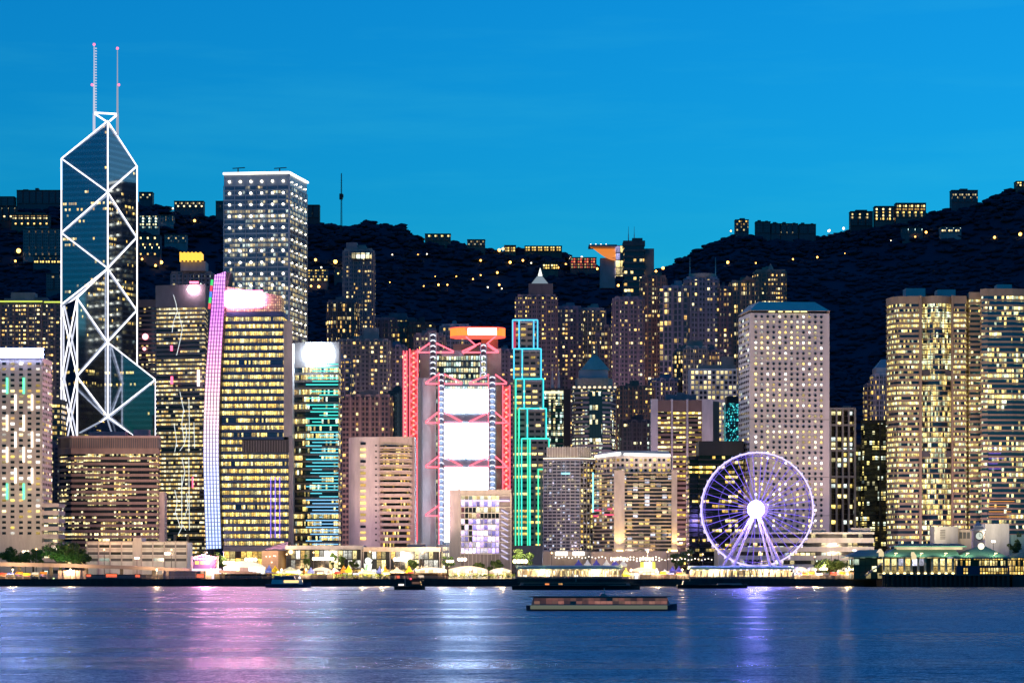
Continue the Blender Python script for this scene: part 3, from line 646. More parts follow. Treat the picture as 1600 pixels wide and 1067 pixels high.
# office with teal light lines
def line_tower():
    Y = 1700; fp = FL((455, 1706), (477, 1702), (530, 1700), (533, 1724), (458, 1730))
    gl = mat_glass('line_tower_glazing', 1.3, M(11.4, Y), .50, 1.25, [(1, .75, .28), (1, .9, .5), (1, .66, .3), (.85, 1, .8)], 51.9, 6, (.25, .4, .35), (.02, .86), .07, (.015, .03, .045), .35, .1, None, 1.2)
    t = ribbon('line_tower', 'dark glass office with a glowing white square sign and teal light lines across its face', fp, 534, 11.4, W['dgrey'], gl, .3, .4, 40, lobby=M(18, Y))
    m = MB(); m.prism(FP(444, Y + 4, 456, Y + 2, 26), G, Z(536, Y)); m.build('side_wall', W['alu'], t)
    s = MB(); s.prism(FP(478, Y - 2, 514, Y - 2, 1.5), Z(565, Y), Z(542, Y)); s.build('sign_board', mat_emit('white_square_sign', (.75, .88, 1.0), 150), t)
    te = [mat_emit('teal_light_line', c, 1.25, True) for c in ((.05, .85, .75), (.1, .7, .85), (.2, .55, .9))]
    for k in range(54):
        y = 569 + k * 5.3
        if y > 850: break
        if k in (7, 11, 19): continue
        x0 = [478, 488, 485, 499, 478, 488][k % 6] + (0 if k > 4 else 3); x1 = 528.5 if k % 7 != 3 else 503
        m = MB(); m.beam(P(x0, y, Y - 1.2), P(x1, y, Y - 1.2), .62); m.build('light_line', te[min(2, int(k / 20))], t)
line_tower()

# beige hotel-like block with rounded end and orange balconies
def rounded_block():
    Y = 1600
    fp = [(X(543, Y) , Y + 16)] + [(X(543, Y) + 13 * (1 - math.cos(a)), Y + 3 + 13 * (1 - math.sin(a))) for a in [i * math.pi / 12 for i in range(0, 7)]] + FL((594, 1603), (594, 1632), (545, 1632))
    t = thing('rounded_block', 'beige block with a rounded green lit end and orange lit balcony floors', 'office block', (X(595, Y), Y + 15, G))
    wall_block(t, fp, G, Z(682, Y), W['cream'], 'wall')
    gm = pane_mat('slot_window', .8, 1.7, GOLD, 6.1)
    for r in range(17):
        y = 693 + r * 9.25; m = MB()
        m.face([P(563, y + 2, Y + 2.9), P(571.5, y + 2, Y + 2.9), P(571.5, y - 2, Y + 2.9), P(563, y - 2, Y + 2.9)], 0, [(r * 10 + 1, 1), (r * 10 + 9, 1), (r * 10 + 9, 9), (r * 10 + 1, 9)]); m.build('window', gm, t)
        m = MB(); m.face([P(586, y + 4, Y + 2.7), P(589, y + 4, Y + 2.7), P(589, y + 1.6, Y + 2.7), P(586, y + 1.6, Y + 2.7)], 0, [(r * 10 + 1, 1), (r * 10 + 9, 1), (r * 10 + 9, 9), (r * 10 + 1, 9)]); m.build('window', W['dark'], t)
    f2 = FL((593, 1602), (644, 1600), (648, 1630), (594, 1632))
    gl = mat_glass('balcony_glazing', 1.2, M(9.15, Y), .34, 1.3, [(1, .66, .2), (1, .8, .45), (1, .56, .12), (1, .74, .3)], 61.1, 5, (.3, .4, .3), (0, 1), .05, (.015, .012, .012), .2, .15)
    ribbon('', '', f2, 682, 9.15, W['beige'], gl, .34, 2.2, 14, root=t, bandname='balcony_band', part='balcony_wall')
    m = MB()
    for r in range(17):
        y = 699 + r * 9.15; z = Z(y, Y); m.prism(FL((592.6, Y - .4), (600, Y - 1.8), (640, Y - 1.8), (644.6, Y - .4), (644.6, Y + 2), (592.6, Y + 2)), z - .7, z + .35)
    m.build('balcony_slabs', W['beige'], t)
    m = MB(); m.prism(FP(641, Y + 1, 648, Y + 1, 28), G, Z(682, Y)); m.build('end_wall', W['pink'], t)
rounded_block()
# ---------------------------------------------------------------- suspension-frame bank with screens and red trusses
def truss_bank():
    Y = 1760; t = thing('truss_bank', 'steel framed tower hung with white screens, red lit trusses and lattice masts', 'skyscraper', (X(725, Y), Y + 20, G))
    red = mat_emit('red_light_line', (1, .10, .14), 3.2); red2 = mat_emit('red_stair_light', (1, .09, .12), 2.6); amb = mat_emit('amber_stair_light', (1, .30, .20), 2.2, False)
    wht = mat_emit('mast_arc_light', (.85, .88, 1.0), 1.7, False); scr = mat_emit('white_screen', (.62, .76, 1.0), 30)
    # core volumes behind
    gl = mat_glass('bank_upper_glazing', 1.6, 4.0, .75, 1.0, COOL, 17.7, 4, (.4, .3, .3), (.15, .8), .12, (.03, .04, .045), .3, .2, None, 1.3)
    for x0, x1, yt, dy, d, mt in ((678, 760, 553, 8, 22, gl), (684, 775, 590, 5, 30, gl)):
        m = MB(); m.prism(FP(x0, Y + dy, x1, Y + dy, d), G, Z(yt, Y), 0, True); m.build('office_volume', mt, t)
    m = MB(); m.prism(FP(652.5, Y + 3, 681, Y + 3, 34), G, Z(590, Y)); m.prism(FP(656, Y + 22, 674, Y + 22, 20), Z(590, Y) - 2, Z(536, Y)); m.build('service_tower', W['white'], t)
    m = MB(); m.prism(FP(658.5, Y + 1.5, 660.5, Y + 1.5, 1.5), G, Z(592, Y)); m.build('service_pipe', W['steel'], t)
    m = MB(); m.prism(FP(760, Y + 12, 783, Y + 12, 22), G, Z(542, Y)); m.prism(FP(752, Y + 30, 778, Y + 30, 14), G, Z(520, Y)); m.build('rear_service_tower', W['cream'], t)
    m = MB(); m.prism(FP(708, Y + 48, 748, Y + 48, 14), G, Z(528, Y)); m.build('roof_block', W['beige'], t)
    # glowing stair towers
    for x0, x1, y0, y1, dy in ((630, 636, 548, 845, 14), (639.5, 653, 545, 845, 10), (785, 797, 602, 845, 8)):
        m = MB(); m.prism(FP(x0, Y + dy, x1, Y + dy, 7), G, Z(y0, Y)); m.build('stair_tower', mat_wall('red_glow_cladding', (.55, .25, .22)), t)  # red stair glow put into the cladding colour
        for xx in (x0 + .6, x1 - .6): tubes(t, [(P(xx, y1, Y + dy - .6), P(xx, y0, Y + dy - .6))], .8, red2, 'stair_light')
        lm = MB(); k = 0
        for y in range(int(y0) + 4, int(y1), 7):
            q = x0 + 1.2 if k % 2 else x1 - 1.2; lm.beam(P(q, y, Y + dy - .9), P(x0 + x1 - q, y + 7, Y + dy - .9), .9); k += 1
        lm.build('stair_lattice', red2, t)
        lm = MB()
        for y in range(int(y0) + 7, int(y1), 7): lm.ball(P((x0 + x1) / 2, y, Y + dy - 1.2), .75, 6, 4)
        lm.build('stair_lamps', amb, t)['kind'] = 'stuff'
    # lattice masts with arc lit rungs
    for x0, x1, y0, y1, dy in ((684.5, 694, 582, 850, -3), (671.5, 681.5, 520, 592, 4), (764, 774.5, 586, 850, -3), (751, 760, 536, 590, 4)):
        m = MB()
        for xx in (x0, x1):
            m.cyl(P(xx, y1, Y + dy), P(xx, y0, Y + dy), .55, .55, 8); m.cyl(P(xx, y1, Y + dy + 4), P(xx, y0, Y + dy + 4), .55, .55, 8)
        y = y0 + 2
        while y < y1:
            m.beam(P(x0, y, Y + dy), P(x1, y, Y + dy), .8); m.beam(P(x0, y, Y + dy + 4), P(x1, y, Y + dy + 4), .8); y += 8.6
        mo = m.build('lattice_mast', W['steel'], t)
        lm = MB(); y = y0 + 5
        while y < y1:
            c = (x0 + x1) / 2; r = (x1 - x0) / 2 - 1.4
            pts = [P(c + r * math.cos(a), y - 2.2 * math.sin(a), Y + dy - .8) for a in [math.pi * i / 5 - .15 for i in range(6)]]
            for a, b in zip(pts, pts[1:]): lm.beam(a, b, .62)
            y += 8.6
        lm.build('arc_lights', wht, mo)
        bk = MB(); bk.prism(FP(x0 + 1, Y + dy + 4.6, x1 - 1, Y + dy + 4.6, .8), Z(y1, Y), Z(y0 + 4, Y)); bk.build('mast_backing', mat_wall('blue_grey_panel', (.16, .18, .24)), t)
    # red coat-hanger trusses
    def coat(ym, yh, xl, xr, reach_l, reach_r, dy):
        s = []
        for x, rl, rr in ((xl, reach_l[0], reach_l[1]), (xr, reach_r[0], reach_r[1])):
            for q in (rl, rr):
                x0 = x + (5 if q > x else -5)
                s += [(P(x0, ym, Y + dy), P(q, yh, Y + dy)), (P(x0, yh + 1.5, Y + dy), P(q, yh + 1.5, Y + dy))]
        tubes(t, s, .85, red, 'truss_tube')
    coat(536, 549, 676.5, 755.5, (653, 709), (722, 779), 2)
    for ym, yh in ((585, 598), (644, 659), (713, 728), (790, 804)): coat(ym, yh, 689.5, 769, (665, 722), (733, 792), -4.5)
    tubes(t, [(P(686, 850, Y - 5.5), P(686, 582, Y - 5.5)), (P(763, 850, Y - 5.5), P(763, 586, Y - 5.5))], .35, red, 'mast_edge_light')
    # screens in pairs, louvred floors between
    for y0, y1 in ((608.5, 645), (662, 716), (731, 846)):
        for x0, x1 in ((694.5, 727), (729, 763)):
            m = MB(); m.prism(FP(x0, Y - 3.5, x1, Y - 3.5, 1), Z(y1, Y), Z(y0, Y)); m.build('video_screen', scr, t)
        m = MB(); m.box((X(727.2, Y), Y - 3.8, Z(y1, Y)), (X(728.8, Y), Y - 3, Z(y0, Y))); m.build('screen_mullion', W['dgrey'], t)
    for y0, y1 in ((646.5, 660), (717.5, 730)):
        m = MB(); x = 695
        m.prism(FP(694.5, Y - 2.5, 763, Y - 2.5, 3), Z(y1, Y), Z(y0, Y))
        while x < 763: m.box((X(x, Y), Y - 3.1, Z(y1, Y)), (X(x + .9, Y), Y - 2.5, Z(y0, Y))); x += 2.4
        m.build('louvre_floor', W['steel'], t)
    # lit lozenge sign above the roof
    pts = []
    for i in range(28):
        a = 2 * math.pi * i / 28; cxx = 746 + 43.5 * math.copysign(abs(math.cos(a)) ** .55, math.cos(a)); pts.append((X(cxx, Y), Y + 16 + 12 * math.sin(a)))
    def ringpart(sel, nm, mt):
        m = MB()
        for i in range(28):
            a, b = pts[i], pts[(i + 1) % 28]; mx = (a[0] + b[0]) / 2
            if sel(mx, (a[1] + b[1]) / 2): m.face([(a[0], a[1], Z(523, Y)), (b[0], b[1], Z(523, Y)), (b[0], b[1], Z(511, Y)), (a[0], a[1], Z(511, Y))])
        m.build(nm, mt, t)
    ringpart(lambda x, y: not (X(728, Y) < x < X(778, Y) and y < Y + 16), 'sign_ring', mat_emit('orange_sign', (1, .24, .03), 1.7))
    m = MB(); m.prism(FP(731, Y + 3.4, 776, Y + 3.4, 1), Z(522, Y), Z(512, Y)); m.build('sign_face', mat_emit('white_crown_sign', (1, .93, .86), 5), t)
    m = MB(); m.prism(pts, Z(511, Y), Z(509.6, Y)); m.prism(pts, Z(524.4, Y), Z(523, Y)); m.build('sign_rim', mat_emit('red_sign_rim', (1, .08, .05), 2), t)
    tubes(t, [(P(728, 526, Y + 6), P(744, 540, Y + 6)), (P(776, 524, Y + 6), P(762, 536, Y + 6)), (P(744, 540, Y + 6), P(724, 552, Y + 4)), (P(762, 540, Y + 6), P(779, 551, Y + 4))], .8, red, 'sign_strut')
    m = MB(); m.prism(FP(690, Y + 6, 725, Y + 6, 14), Z(553, Y) - 1, Z(546, Y)); m.prism(FP(668, Y + 20, 681, Y + 20, 8), Z(536, Y) - 1, Z(512, Y)); m.build('roof_plant', WORKS, t)
truss_bank()

# ---------------------------------------------------------------- waterfront hall with violet lit windows
def hall_block():
    Y = 1540; t = thing('hall_tower', 'white framed low tower with a grid of violet lit windows and zigzag stairs', 'office block', (X(750, Y), Y + 12, G))
    m = MB(); m.prism(FL((702, Y + 6), (719.5, Y), (719.5, Y + 26), (704, Y + 28)), G, Z(764, Y)); m.build('gable_wall', W['cream'], t)
    m = MB(); m.prism(FP(719.5, Y, 799, Y, 26), Z(772.5, Y), Z(764.5, Y)); m.prism(FP(797, Y, 799.5, Y, 26), G, Z(772.5, Y)); m.build('roof_frame', W['cream'], t)
    m = MB(); m.prism(FP(719.5, Y + 2.2, 797, Y + 2.2, 22), G, Z(772.5, Y)); m.build('wall', W['mauve'], t)
    vio = [(.50, .36, 1.0), (.66, .56, 1.0), (.42, .34, 1.0), (.85, .78, 1.0)]
    gm = pane_mat('violet_window', .97, 1.9, vio, 4.4, fine=1.0); dm = pane_mat('dim_window', .25, .8, [(1, .7, .4), (.9, .2, .3), (1, .8, .6), (.6, .3, .3)], 5.4); wm = pane_mat('cream_window', .85, 1.3, PALE, 7.7)
    pw = (780 - 720) / 10.0; ph = (872 - 781) / 10.0
    for r in range(11):
        for c in range(10):
            x0 = 720 + c * pw; y1 = 773.5 + (r + 1) * ph
            mt = wm if r in (0,) or (r == 2 and c > 2) else (dm if r in (2, 3) or (r in (4, 5) and c in (0, 1, 2) and (r + c) % 2) else gm)
            m = MB(); m.face([P(x0 + .7, y1 - .8, Y + 2), P(x0 + pw - .5, y1 - .8, Y + 2), P(x0 + pw - .5, y1 - ph + 1, Y + 2), P(x0 + .7, y1 - ph + 1, Y + 2)], 0, [(c * 10 + 1, r * 10 + 1), (c * 10 + 9, r * 10 + 1), (c * 10 + 9, r * 10 + 9), (c * 10 + 1, r * 10 + 9)])
            if r < 10 or c < 0: m.build('window', mt, t)
            else: pass
    m = MB(); m.prism(FP(719.6, Y + 1, 796, Y + 1, 1), Z(783.5, Y), Z(780.5, Y)); m.build('violet_light_band', mat_emit('violet_band', (.62, .5, 1.0), 2.0), t)
    fins = MB()
    for c in range(11): fins.box((X(720 + c * pw - .25, Y), Y + .6, G), (X(720 + c * pw + .35, Y), Y + 2.4, Z(773, Y)))
    for r in range(11): z = Z(773.5 + r * ph, Y); fins.box((X(719.6, Y), Y + 1.0, z - .35), (X(797, Y), Y + 2.3, z + .1))
    fins.build('sunshade_fins', W['white'], t)
    for r in range(9):
        m = MB(); y = 800 + r * 8.9; m.beam(P(783, y - 3.5, Y + 1.4), P(794, y + 2.5, Y + 1.4), .8, 1.2); m.build('stair_flight', mat_emit('stair_glow', (.75, .68, 1.0), .9, False), t)
    mast(t, 719, 757, 764, Y + 3, .2)
hall_block()

# ---------------------------------------------------------------- stepped tower outlined in neon
def neon_tower():
    Y = 1745; t = thing('stepped_neon_tower', 'slim stepped tower outlined in blue to green neon lines', 'skyscraper', (X(828, Y), Y + 15, G))
    tiers = [(801, 840, 500, 545, 6), (803, 845.5, 545, 592, 4.5), (806, 849, 592, 638, 3), (811, 853.5, 638, 685, 1.5), (815, 858, 685, 738, 0)]
    gl = mat_glass('neon_tower_window', 4.2, M(8.9, Y), .40, 1.2, [(1, .72, .22), (1, .62, .2), (1, .8, .4), (1, .7, .3)], 27.1, 2, (.45, .3, .25), (.3, .74), .14, (.02, .022, .028), .2, .15, (.21, .175, .155), .8)
    cols = [(.08, .55, 1.0), (.06, .62, .95), (.04, .72, .88), (.04, .78, .78), (.04, .82, .62)]
    low = mat_emit('green_neon', (.05, .85, .42), 1.6)
    for i, (x0, x1, yt, yb, dy) in enumerate(tiers):
        yy = Y + dy; m = MB(); m.prism(FP(x0, yy, x1, yy, 24 - dy), G, Z(yt, Y), 0, True); m.build('tower_tier', gl, t)
        w1 = x0 + (13 if i else 10); nm = mat_emit('blue_neon', cols[i], 1.7)
        yb2 = yb if i < 4 else 853
        segs = [(P(x0, yt, yy - .6), P(x1, yt, yy - .6)), (P(x0, yb2, yy - .6), P(x0, yt, yy - .6)), (P(x1, yb, yy - .6), P(x1, yt, yy - .6)), (P(w1, yb2, yy - .6), P(w1, yt, yy - .6))]
        if i == 0: segs.append((P(x1 - 6, yb, yy - .6), P(x1 - 6, yt, yy - .6)))
        tubes(t, segs, .8, nm, 'neon_line')
        m = MB(); m.prism(FP(w1 + 1.5, yy - .5, x1 - 3, yy - .5, .6), Z(yb, Y), Z(yt + 3, Y), 0, True); m.build('facade_bay', gl, t)
        m = MB(); m.prism(FP(w1 + 1, yy - 1.0, x1 - 2.5, yy - 1.0, 1), Z(yt + 4, Y), Z(yt + 1.5, Y)); m.build('cornice', W['alu'], t)
    tubes(t, [(P(x, 852, Y - 1.2), P(x, y0, Y - 1.2)) for x, y0 in ((805.5, 592), (810.5, 638), (824.5, 685), (841, 732))], .8, low, 'neon_line')
    tubes(t, [(P(841, 733, Y - 1.2), P(851, 733, Y - 1.2))], .8, low, 'neon_line')
    m = MB(); m.prism(FP(800.6, Y + 5.2, 806, Y + 5.2, .6), Z(543, Y), Z(502, Y)); m.build('red_panel', mat_emit('red_wall_light', (.8, .05, .14), .7), t)
    m = MB(); m.prism(FP(806, Y - 3, 852, Y - 3, 10), G, Z(852, Y)); m.build('podium', W['beige'], t)
neon_tower()

# ---------------------------------------------------------------- two harbour hotels
def hotels():
    Y = 1600; fp = FL((849, 1606), (891, 1600), (906, 1601), (931, 1612), (931, 1640), (852, 1640))
    gl = mat_glass('hotel_grid_glass', 1.7, M(5.15, Y), .22, .8, [(.8, .75, 1.0), (1, .85, .6), (.7, .8, 1.0), (1, .9, .7)], 33.3, 3, (.6, .2, .2), (.1, .9), .13, (.10, .11, .17), .45, .14)
    t = ribbon('violet_grid_hotel', 'pale violet hotel block of fine window grid below a warm uplit crown', fp, 716, 5.15, mat_wall('violet_grey_panel', (.40, .37, .42)), gl, .42, .25, 4, 'hotel', lobby=M(20, Y), fins=(2.9, .35, .3))
    g2 = pane_mat('hotel_window', .38, 1.3, GOLD, 8.1)
    a, b = fp[2], fp[3]
    punched(t, a, b, Z(858, Y), Z(722, Y), 5, 17, .5, .5, g2, proud=.5)
    m = MB(); c = offset(fp, -2.5); m.prism(c, Z(716, Y), Z(698, Y)); m.build('crown_wall', W['cream'], t)
    rb = MB(); o = offset(fp, -2.2)
    for i in range(3):
        p, q = Vector(o[i]), Vector(o[i + 1]); k = max(2, int((q - p).length / 1.5))
        for j in range(k): r = p + (q - p) * (j / k); rb.box((r.x - .3, r.y - .4, Z(715, Y)), (r.x + .3, r.y + .3, Z(697, Y)))
    rb.build('crown_ribs', W['white'], t)
    lt = mat_emit('crown_uplight', (1, .8, .5), 3.2)
    for i in range(3):
        p, q = Vector(fp[i]), Vector(fp[i + 1]); m = MB(); m.beam((p.x, p.y + .6, Z(715.5, Y)), (q.x, q.y + .6, Z(715.5, Y)), .5); m.build('crown_light', lt, t)
    for x0, x1 in ((868, 887), (895, 913)):
        m = MB(); m.prism(FP(x0, Y - 8, x1, Y - 8, 1.2), Z(867.5, Y), Z(861.5, Y)); m.build('entrance_sign', mat_emit('white_entrance_sign', (1, .95, .85), 3), t)
    m = MB(); m.prism(FP(848, Y - 6, 932, Y - 6, 20), G, Z(861, Y)); m.build('podium', W['beige'], t)
    m = MB(); m.prism(FP(877, Y - .3, 891, Y - .3, .6), Z(741, Y), Z(738, Y)); m.build('blue_sign', mat_emit('pale_blue_sign', (.35, .8, 1.0), 1.5), t)

    Y = 1570; fp = FL((926, 1596), (960, 1571), (975, 1570), (1050, 1570), (1057, 1572), (1057, 1606), (930, 1612))
    gl = mat_glass('hotel_room_glass', 3.4, M(5.9, Y), .42, 1.0, [(1, .72, .3), (1, .85, .6), (1, .6, .25), (.8, .85, 1.0)], 37.9, 2, (.75, .25, 0), (0, 1), .10, (.03, .035, .05), .3, .12, None, .8)
    t = ribbon('cornice_hotel', 'beige hotel with stone corner piers, amber uplights and a white glowing roof cornice', fp, 738, 5.9, W['beige'], gl, .36, .8, 2, 'hotel', lobby=M(22, Y), skip=(1, 3))
    pm = W['cream']
    for x0, x1 in ((959.5, 976), (1049.5, 1058)):
        m = MB(); m.prism(FP(x0, Y - 1.2, x1, Y - 1.2, 8), G, Z(734, Y)); m.build('corner_pier', pm, t)
    st = FL((930, 1598), (962, 1575), (1048, 1574), (1050, 1605), (934, 1612))
    g3 = pane_mat('attic_window', .5, 1.25, GOLD, 9.9)
    m = MB(); m.prism(st, Z(738, Y), Z(712, Y)); m.build('attic_wall', W['cream'], t)
    punched(t, st[1], st[2], Z(738, Y), Z(714, Y), 12, 3, .55, .5, g3, proud=.25); punched(t, st[0], st[1], Z(738, Y), Z(714, Y), 7, 3, .55, .5, g3, proud=.25)
    ro = FL((934, 1600), (964, 1578), (1044, 1577), (1046, 1602), (938, 1608))
    m = MB(); m.prism(st, Z(712, Y), Z(703.5, Y), top=ro); m.build('roof', W['alu'], t)
    cl = mat_emit('cornice_light', (1, .97, .9), 3.6)
    for (xa, ya, Ya), (xb, yb, Yb) in (((932, 713, 1596), (967, 708, 1574)), ((975, 709.5, 1572), (1047, 711, 1572))):
        m = MB(); m.beam(P(xa, ya, Ya), P(xb, yb, Yb), 1.2, 2.6); m.build('cornice_light', cl, t)
    m = MB(); m.prism(FP(924, Y - 8, 1062, Y - 8, 22), G, Z(862, Y)); m.build('podium', W['beige'], t)
    tubes(t, [(P(926.5, 800, 1594), P(926.5, 738, 1594))], .8, mat_emit('cyan_edge_light', (.25, .8, 1.0), 2), 'edge_light')
    n2 = mat_emit('red_facade_light', (1, .08, .2), 1.2)
    for x0, x1, y in ((929, 938, 797), (950, 956, 795), (945, 958, 804), (928, 934, 806)):
        m = MB(); m.beam(P(x0, y, 1590 - (x0 - 926) * .7), P(x1, y, 1590 - (x1 - 926) * .7), .9); m.build('red_light', n2, t)
    n3 = mat_emit('uplight_lens', (1, .72, .25), 7)
    for x in (968, 1053):
        m = MB(); m.box((X(x - 5, Y), Y - 3.4, Z(861, Y)), (X(x + 5, Y), Y - 2.2, Z(859, Y))); m.build('uplight', n3, t)
        l = D.lights.new('uplight_lamp', 'SPOT'); l.energy = 26000 * EX; l.color = (1, .62, .2); l.spot_size = 1.2; l.shadow_soft_size = 1.0; lo = D.objects.new('uplight_lamp', l); S.collection.objects.link(lo); lo.parent = t
        lo.location = Vector((X(x, Y), Y - 5, Z(859, Y))) - Vector(t['_o']); lo.rotation_euler = (math.radians(172), 0, 0)
hotels()
# ---------------------------------------------------------------- round-window tower
def porthole_tower():
    Y = 1640; t = thing('porthole_tower', 'pale square tower covered in rows of round windows under a sloping roof', 'skyscraper', (X(1230, Y), Y + 20, G))
    fp = FL((1154, 1676), (1171.5, 1640), (1296, 1644), (1293, 1690), (1170, 1690))
    wall = mat_wall('pale_tower_panel', (.66, .585, .58), .55, .1); zt = Z(489, Y)
    m = MB(); m.prism(fp, G, zt); m.build('wall', wall, t)
    o = offset(fp, .06)
    for y in (655, 745, 805):
        jn = MB()
        for i in (0, 1): a, b = o[i], o[i + 1]; jn.beam((a[0], a[1], Z(y, Y)), (b[0], b[1], Z(y, Y)), .2, .35)
        jn.build('panel_joint', W['dgrey'], t)
    gm = pane_mat('round_window_glass', .5, 1.6, [(1, .80, .42), (1, .9, .66), (1, .74, .3), (1, .95, .82)], 12.3, (.02, .045, .075), (.45, .25, .3), 1.15)
    fm = mat_wall('round_window_rim', (.52, .45, .44), .5, .05)
    A, B = Vector(o[1]), Vector(o[2]); d = (B - A).normalized(); nn = Vector((d.y, -d.x)); rest = MB(); k = 0; N = 14; R = M(2.25, Y)
    for r in range(41):
        zc = Z(494.5 + r * 8.17, Y)
        for c in range(12):
            px = 1181 + c * 9.42; q = A + d * ((px - 1171.5) / F * Y); m = MB() if k < 100 else rest
            def ring(rr, off): return [(q.x + d.x * rr * math.cos(a) + nn.x * off, q.y + d.y * rr * math.cos(a) + nn.y * off, zc + rr * math.sin(a)) for a in [2 * math.pi * i / N for i in range(N)]]
            p0 = ring(R, .08); uv = [(c * 10 + 5 + 3.4 * math.cos(2 * math.pi * i / N), r * 10 + 5 + 3.4 * math.sin(2 * math.pi * i / N)) for i in range(N)]
            m.face(p0, 0, uv)
            r1 = ring(R, .0); r2_ = ring(R, .75); r3 = ring(R * 1.12, .0); r4 = ring(R * 1.12, .75)
            for i in range(N):
                j = (i + 1) % N
                m.face([r2_[i], r2_[j], r4[j], r4[i]][::-1], 1); m.face([r4[i], r4[j], r3[j], r3[i]][::-1], 1); m.face([r1[i], r1[j], r2_[j], r2_[i]], 1)
            if k < 100: m.build('round_window', [gm, fm], t)
            k += 1
    rest.build('round_window_grid', [gm, fm], t)['kind'] = 'stuff'
    a, b = Vector(o[0]), Vector(o[1]); sd = MB(); d = (b - a).normalized(); nn = Vector((d.y, -d.x)); L = (b - a).length
    for r in range(41):
        zc = Z(497 + r * 8.17, Y)
        for c in range(6):
            q = a + d * (L * (c + .8) / 6.6); m = sd
            m.face([(q.x + d.x * 2 * math.cos(t2) + nn.x * .1, q.y + d.y * 2 * math.cos(t2) + nn.y * .1, zc + R * math.sin(t2)) for t2 in [2 * math.pi * i / 10 for i in range(10)]], 0, [(c * 10 + 105 + 3 * math.cos(i), r * 10 + 5 + 3 * math.sin(i)) for i in range(10)])
    sd.build('side_window_grid', pane_mat('side_round_glass', .2, 1.0, PALE, 14.1, (.03, .03, .04)), t)['kind'] = 'stuff'
    m = MB(); m.prism(offset(fp, -1.6), zt, Z(485, Y)); m.build('attic_band', W['dark'], t)
    lt = mat_emit('attic_strip_light', (1, .85, .35), 1.8)
    for x0, x1 in ((1201, 1211), (1216, 1223), (1227, 1237), (1240, 1249), (1251, 1261)):
        m = MB(); m.beam(P(x0, 487, Y + 1.1), P(x1, 487, Y + 1.1), .7); m.build('attic_light', lt, t)
    e = offset(fp, .4); c = FL((1170, 1678), (1186, 1654), (1273, 1656), (1272, 1684), (1180, 1684))
    m = MB(); m.prism(e, Z(485, Y), Z(468, Y), top=c); m.build('roof', mat_wall('lead_roof', (.72, .58, .50), .8, .1), t)
porthole_tower()

def post_block():
    Y = 1530; t = thing('low_white_block', 'long low white building with ribbon windows at the foot of the round-window tower', 'low building', (X(1255, Y), Y + 15, G))
    gl = mat_glass('low_block_glazing', 3.0, 3.6, .30, 1.2, PALE, 77.7, 4, (.4, .4, .2), (.1, .95), .1, (.02, .02, .03), .2, .15, None, .9)
    ribbon('', '', FP(1150, Y, 1366, Y, 40), 831, 13.5, W['white'], gl, .56, .5, 3, root=t)
    m = MB(); m.prism(FP(1122, Y + 6, 1152, Y + 6, 30), G, Z(858, Y)); m.build('side_wing', W['white'], t)
    for x0, x1, y in ((1206, 1232, 822), (1247, 1291, 826), (1330, 1360, 824)):
        m = MB(); m.prism(FP(x0, Y + 6, x1, Y + 6, 14), Z(832, Y), Z(y, Y)); m.build('plant_room', W['grey'], t)
    gm = pane_mat('ground_window', .35, 1.0, PALE, 15.5)
    f = FP(1155, Y - .4, 1190, Y - .4, 2); punched(t, f[0], f[1], Z(880, Y), Z(873, Y), 5, 1, .7, .8, gm)
post_block()

# white ribbed office left of the round windows, and the dark block in front
Y = 1750; gl = mat_glass('ribbed_office_glazing', 2.1, M(7.55, Y), .46, 1.3, [(1, .72, .18), (1, .8, .4), (1, .9, .6), (1, .66, .15)], 81.3, 3, (.4, .45, .15), (0, 1), .05, (.03, .02, .02), .2, .15, None, .9)
fp = FP(1026, Y, 1098, Y, 30)
t = ribbon('ribbed_office', 'brown banded office framed by white concrete ribs between the cornice hotel and the round-window tower', fp, 625, 7.55, W['brown'], gl, .5, .7, 18)
for x0, x1, d0 in ((1017, 1028, -1.5), (1048.5, 1051.5, -1.2), (1072.5, 1075.5, -1.2), (1097, 1114, -1.5)):
    m = MB(); m.prism(FP(x0, Y + d0, x1, Y + d0, 8), G, Z(623.5, Y)); m.build('concrete_rib', W['white'], t)
m = MB(); m.prism(FP(1114, Y + 4, 1124, Y + 10, 24), G, Z(626, Y)); m.build('side_wing', W['dgrey'], t)
roof_box(t, 1040, 1088, 616, 625, Y + 10, 12, WORKS); roof_box(t, 1058, 1070, 613, 620, Y + 12, 6, WORKS)

Y = 1650; gl = mat_glass('black_office_glazing', 2.0, M(7.6, Y), .30, 1.3, GOLD, 87.9, 4, (.3, .5, .2), (.3, .85), .06, (.012, .012, .016), .3, .1)
t = ribbon('black_office', 'black glass office with scattered gold windows behind the big wheel', FP(1092, Y, 1162, Y, 28), 689, 7.6, W['dark'], gl, .25, .3, 22)
ribbon('', '', FP(1076, Y + 5, 1094, Y + 5, 22), 712, 7.6, W['dark'], gl, .25, .3, 6, root=t, part='side_wall')
Y = 1680; m = MB()
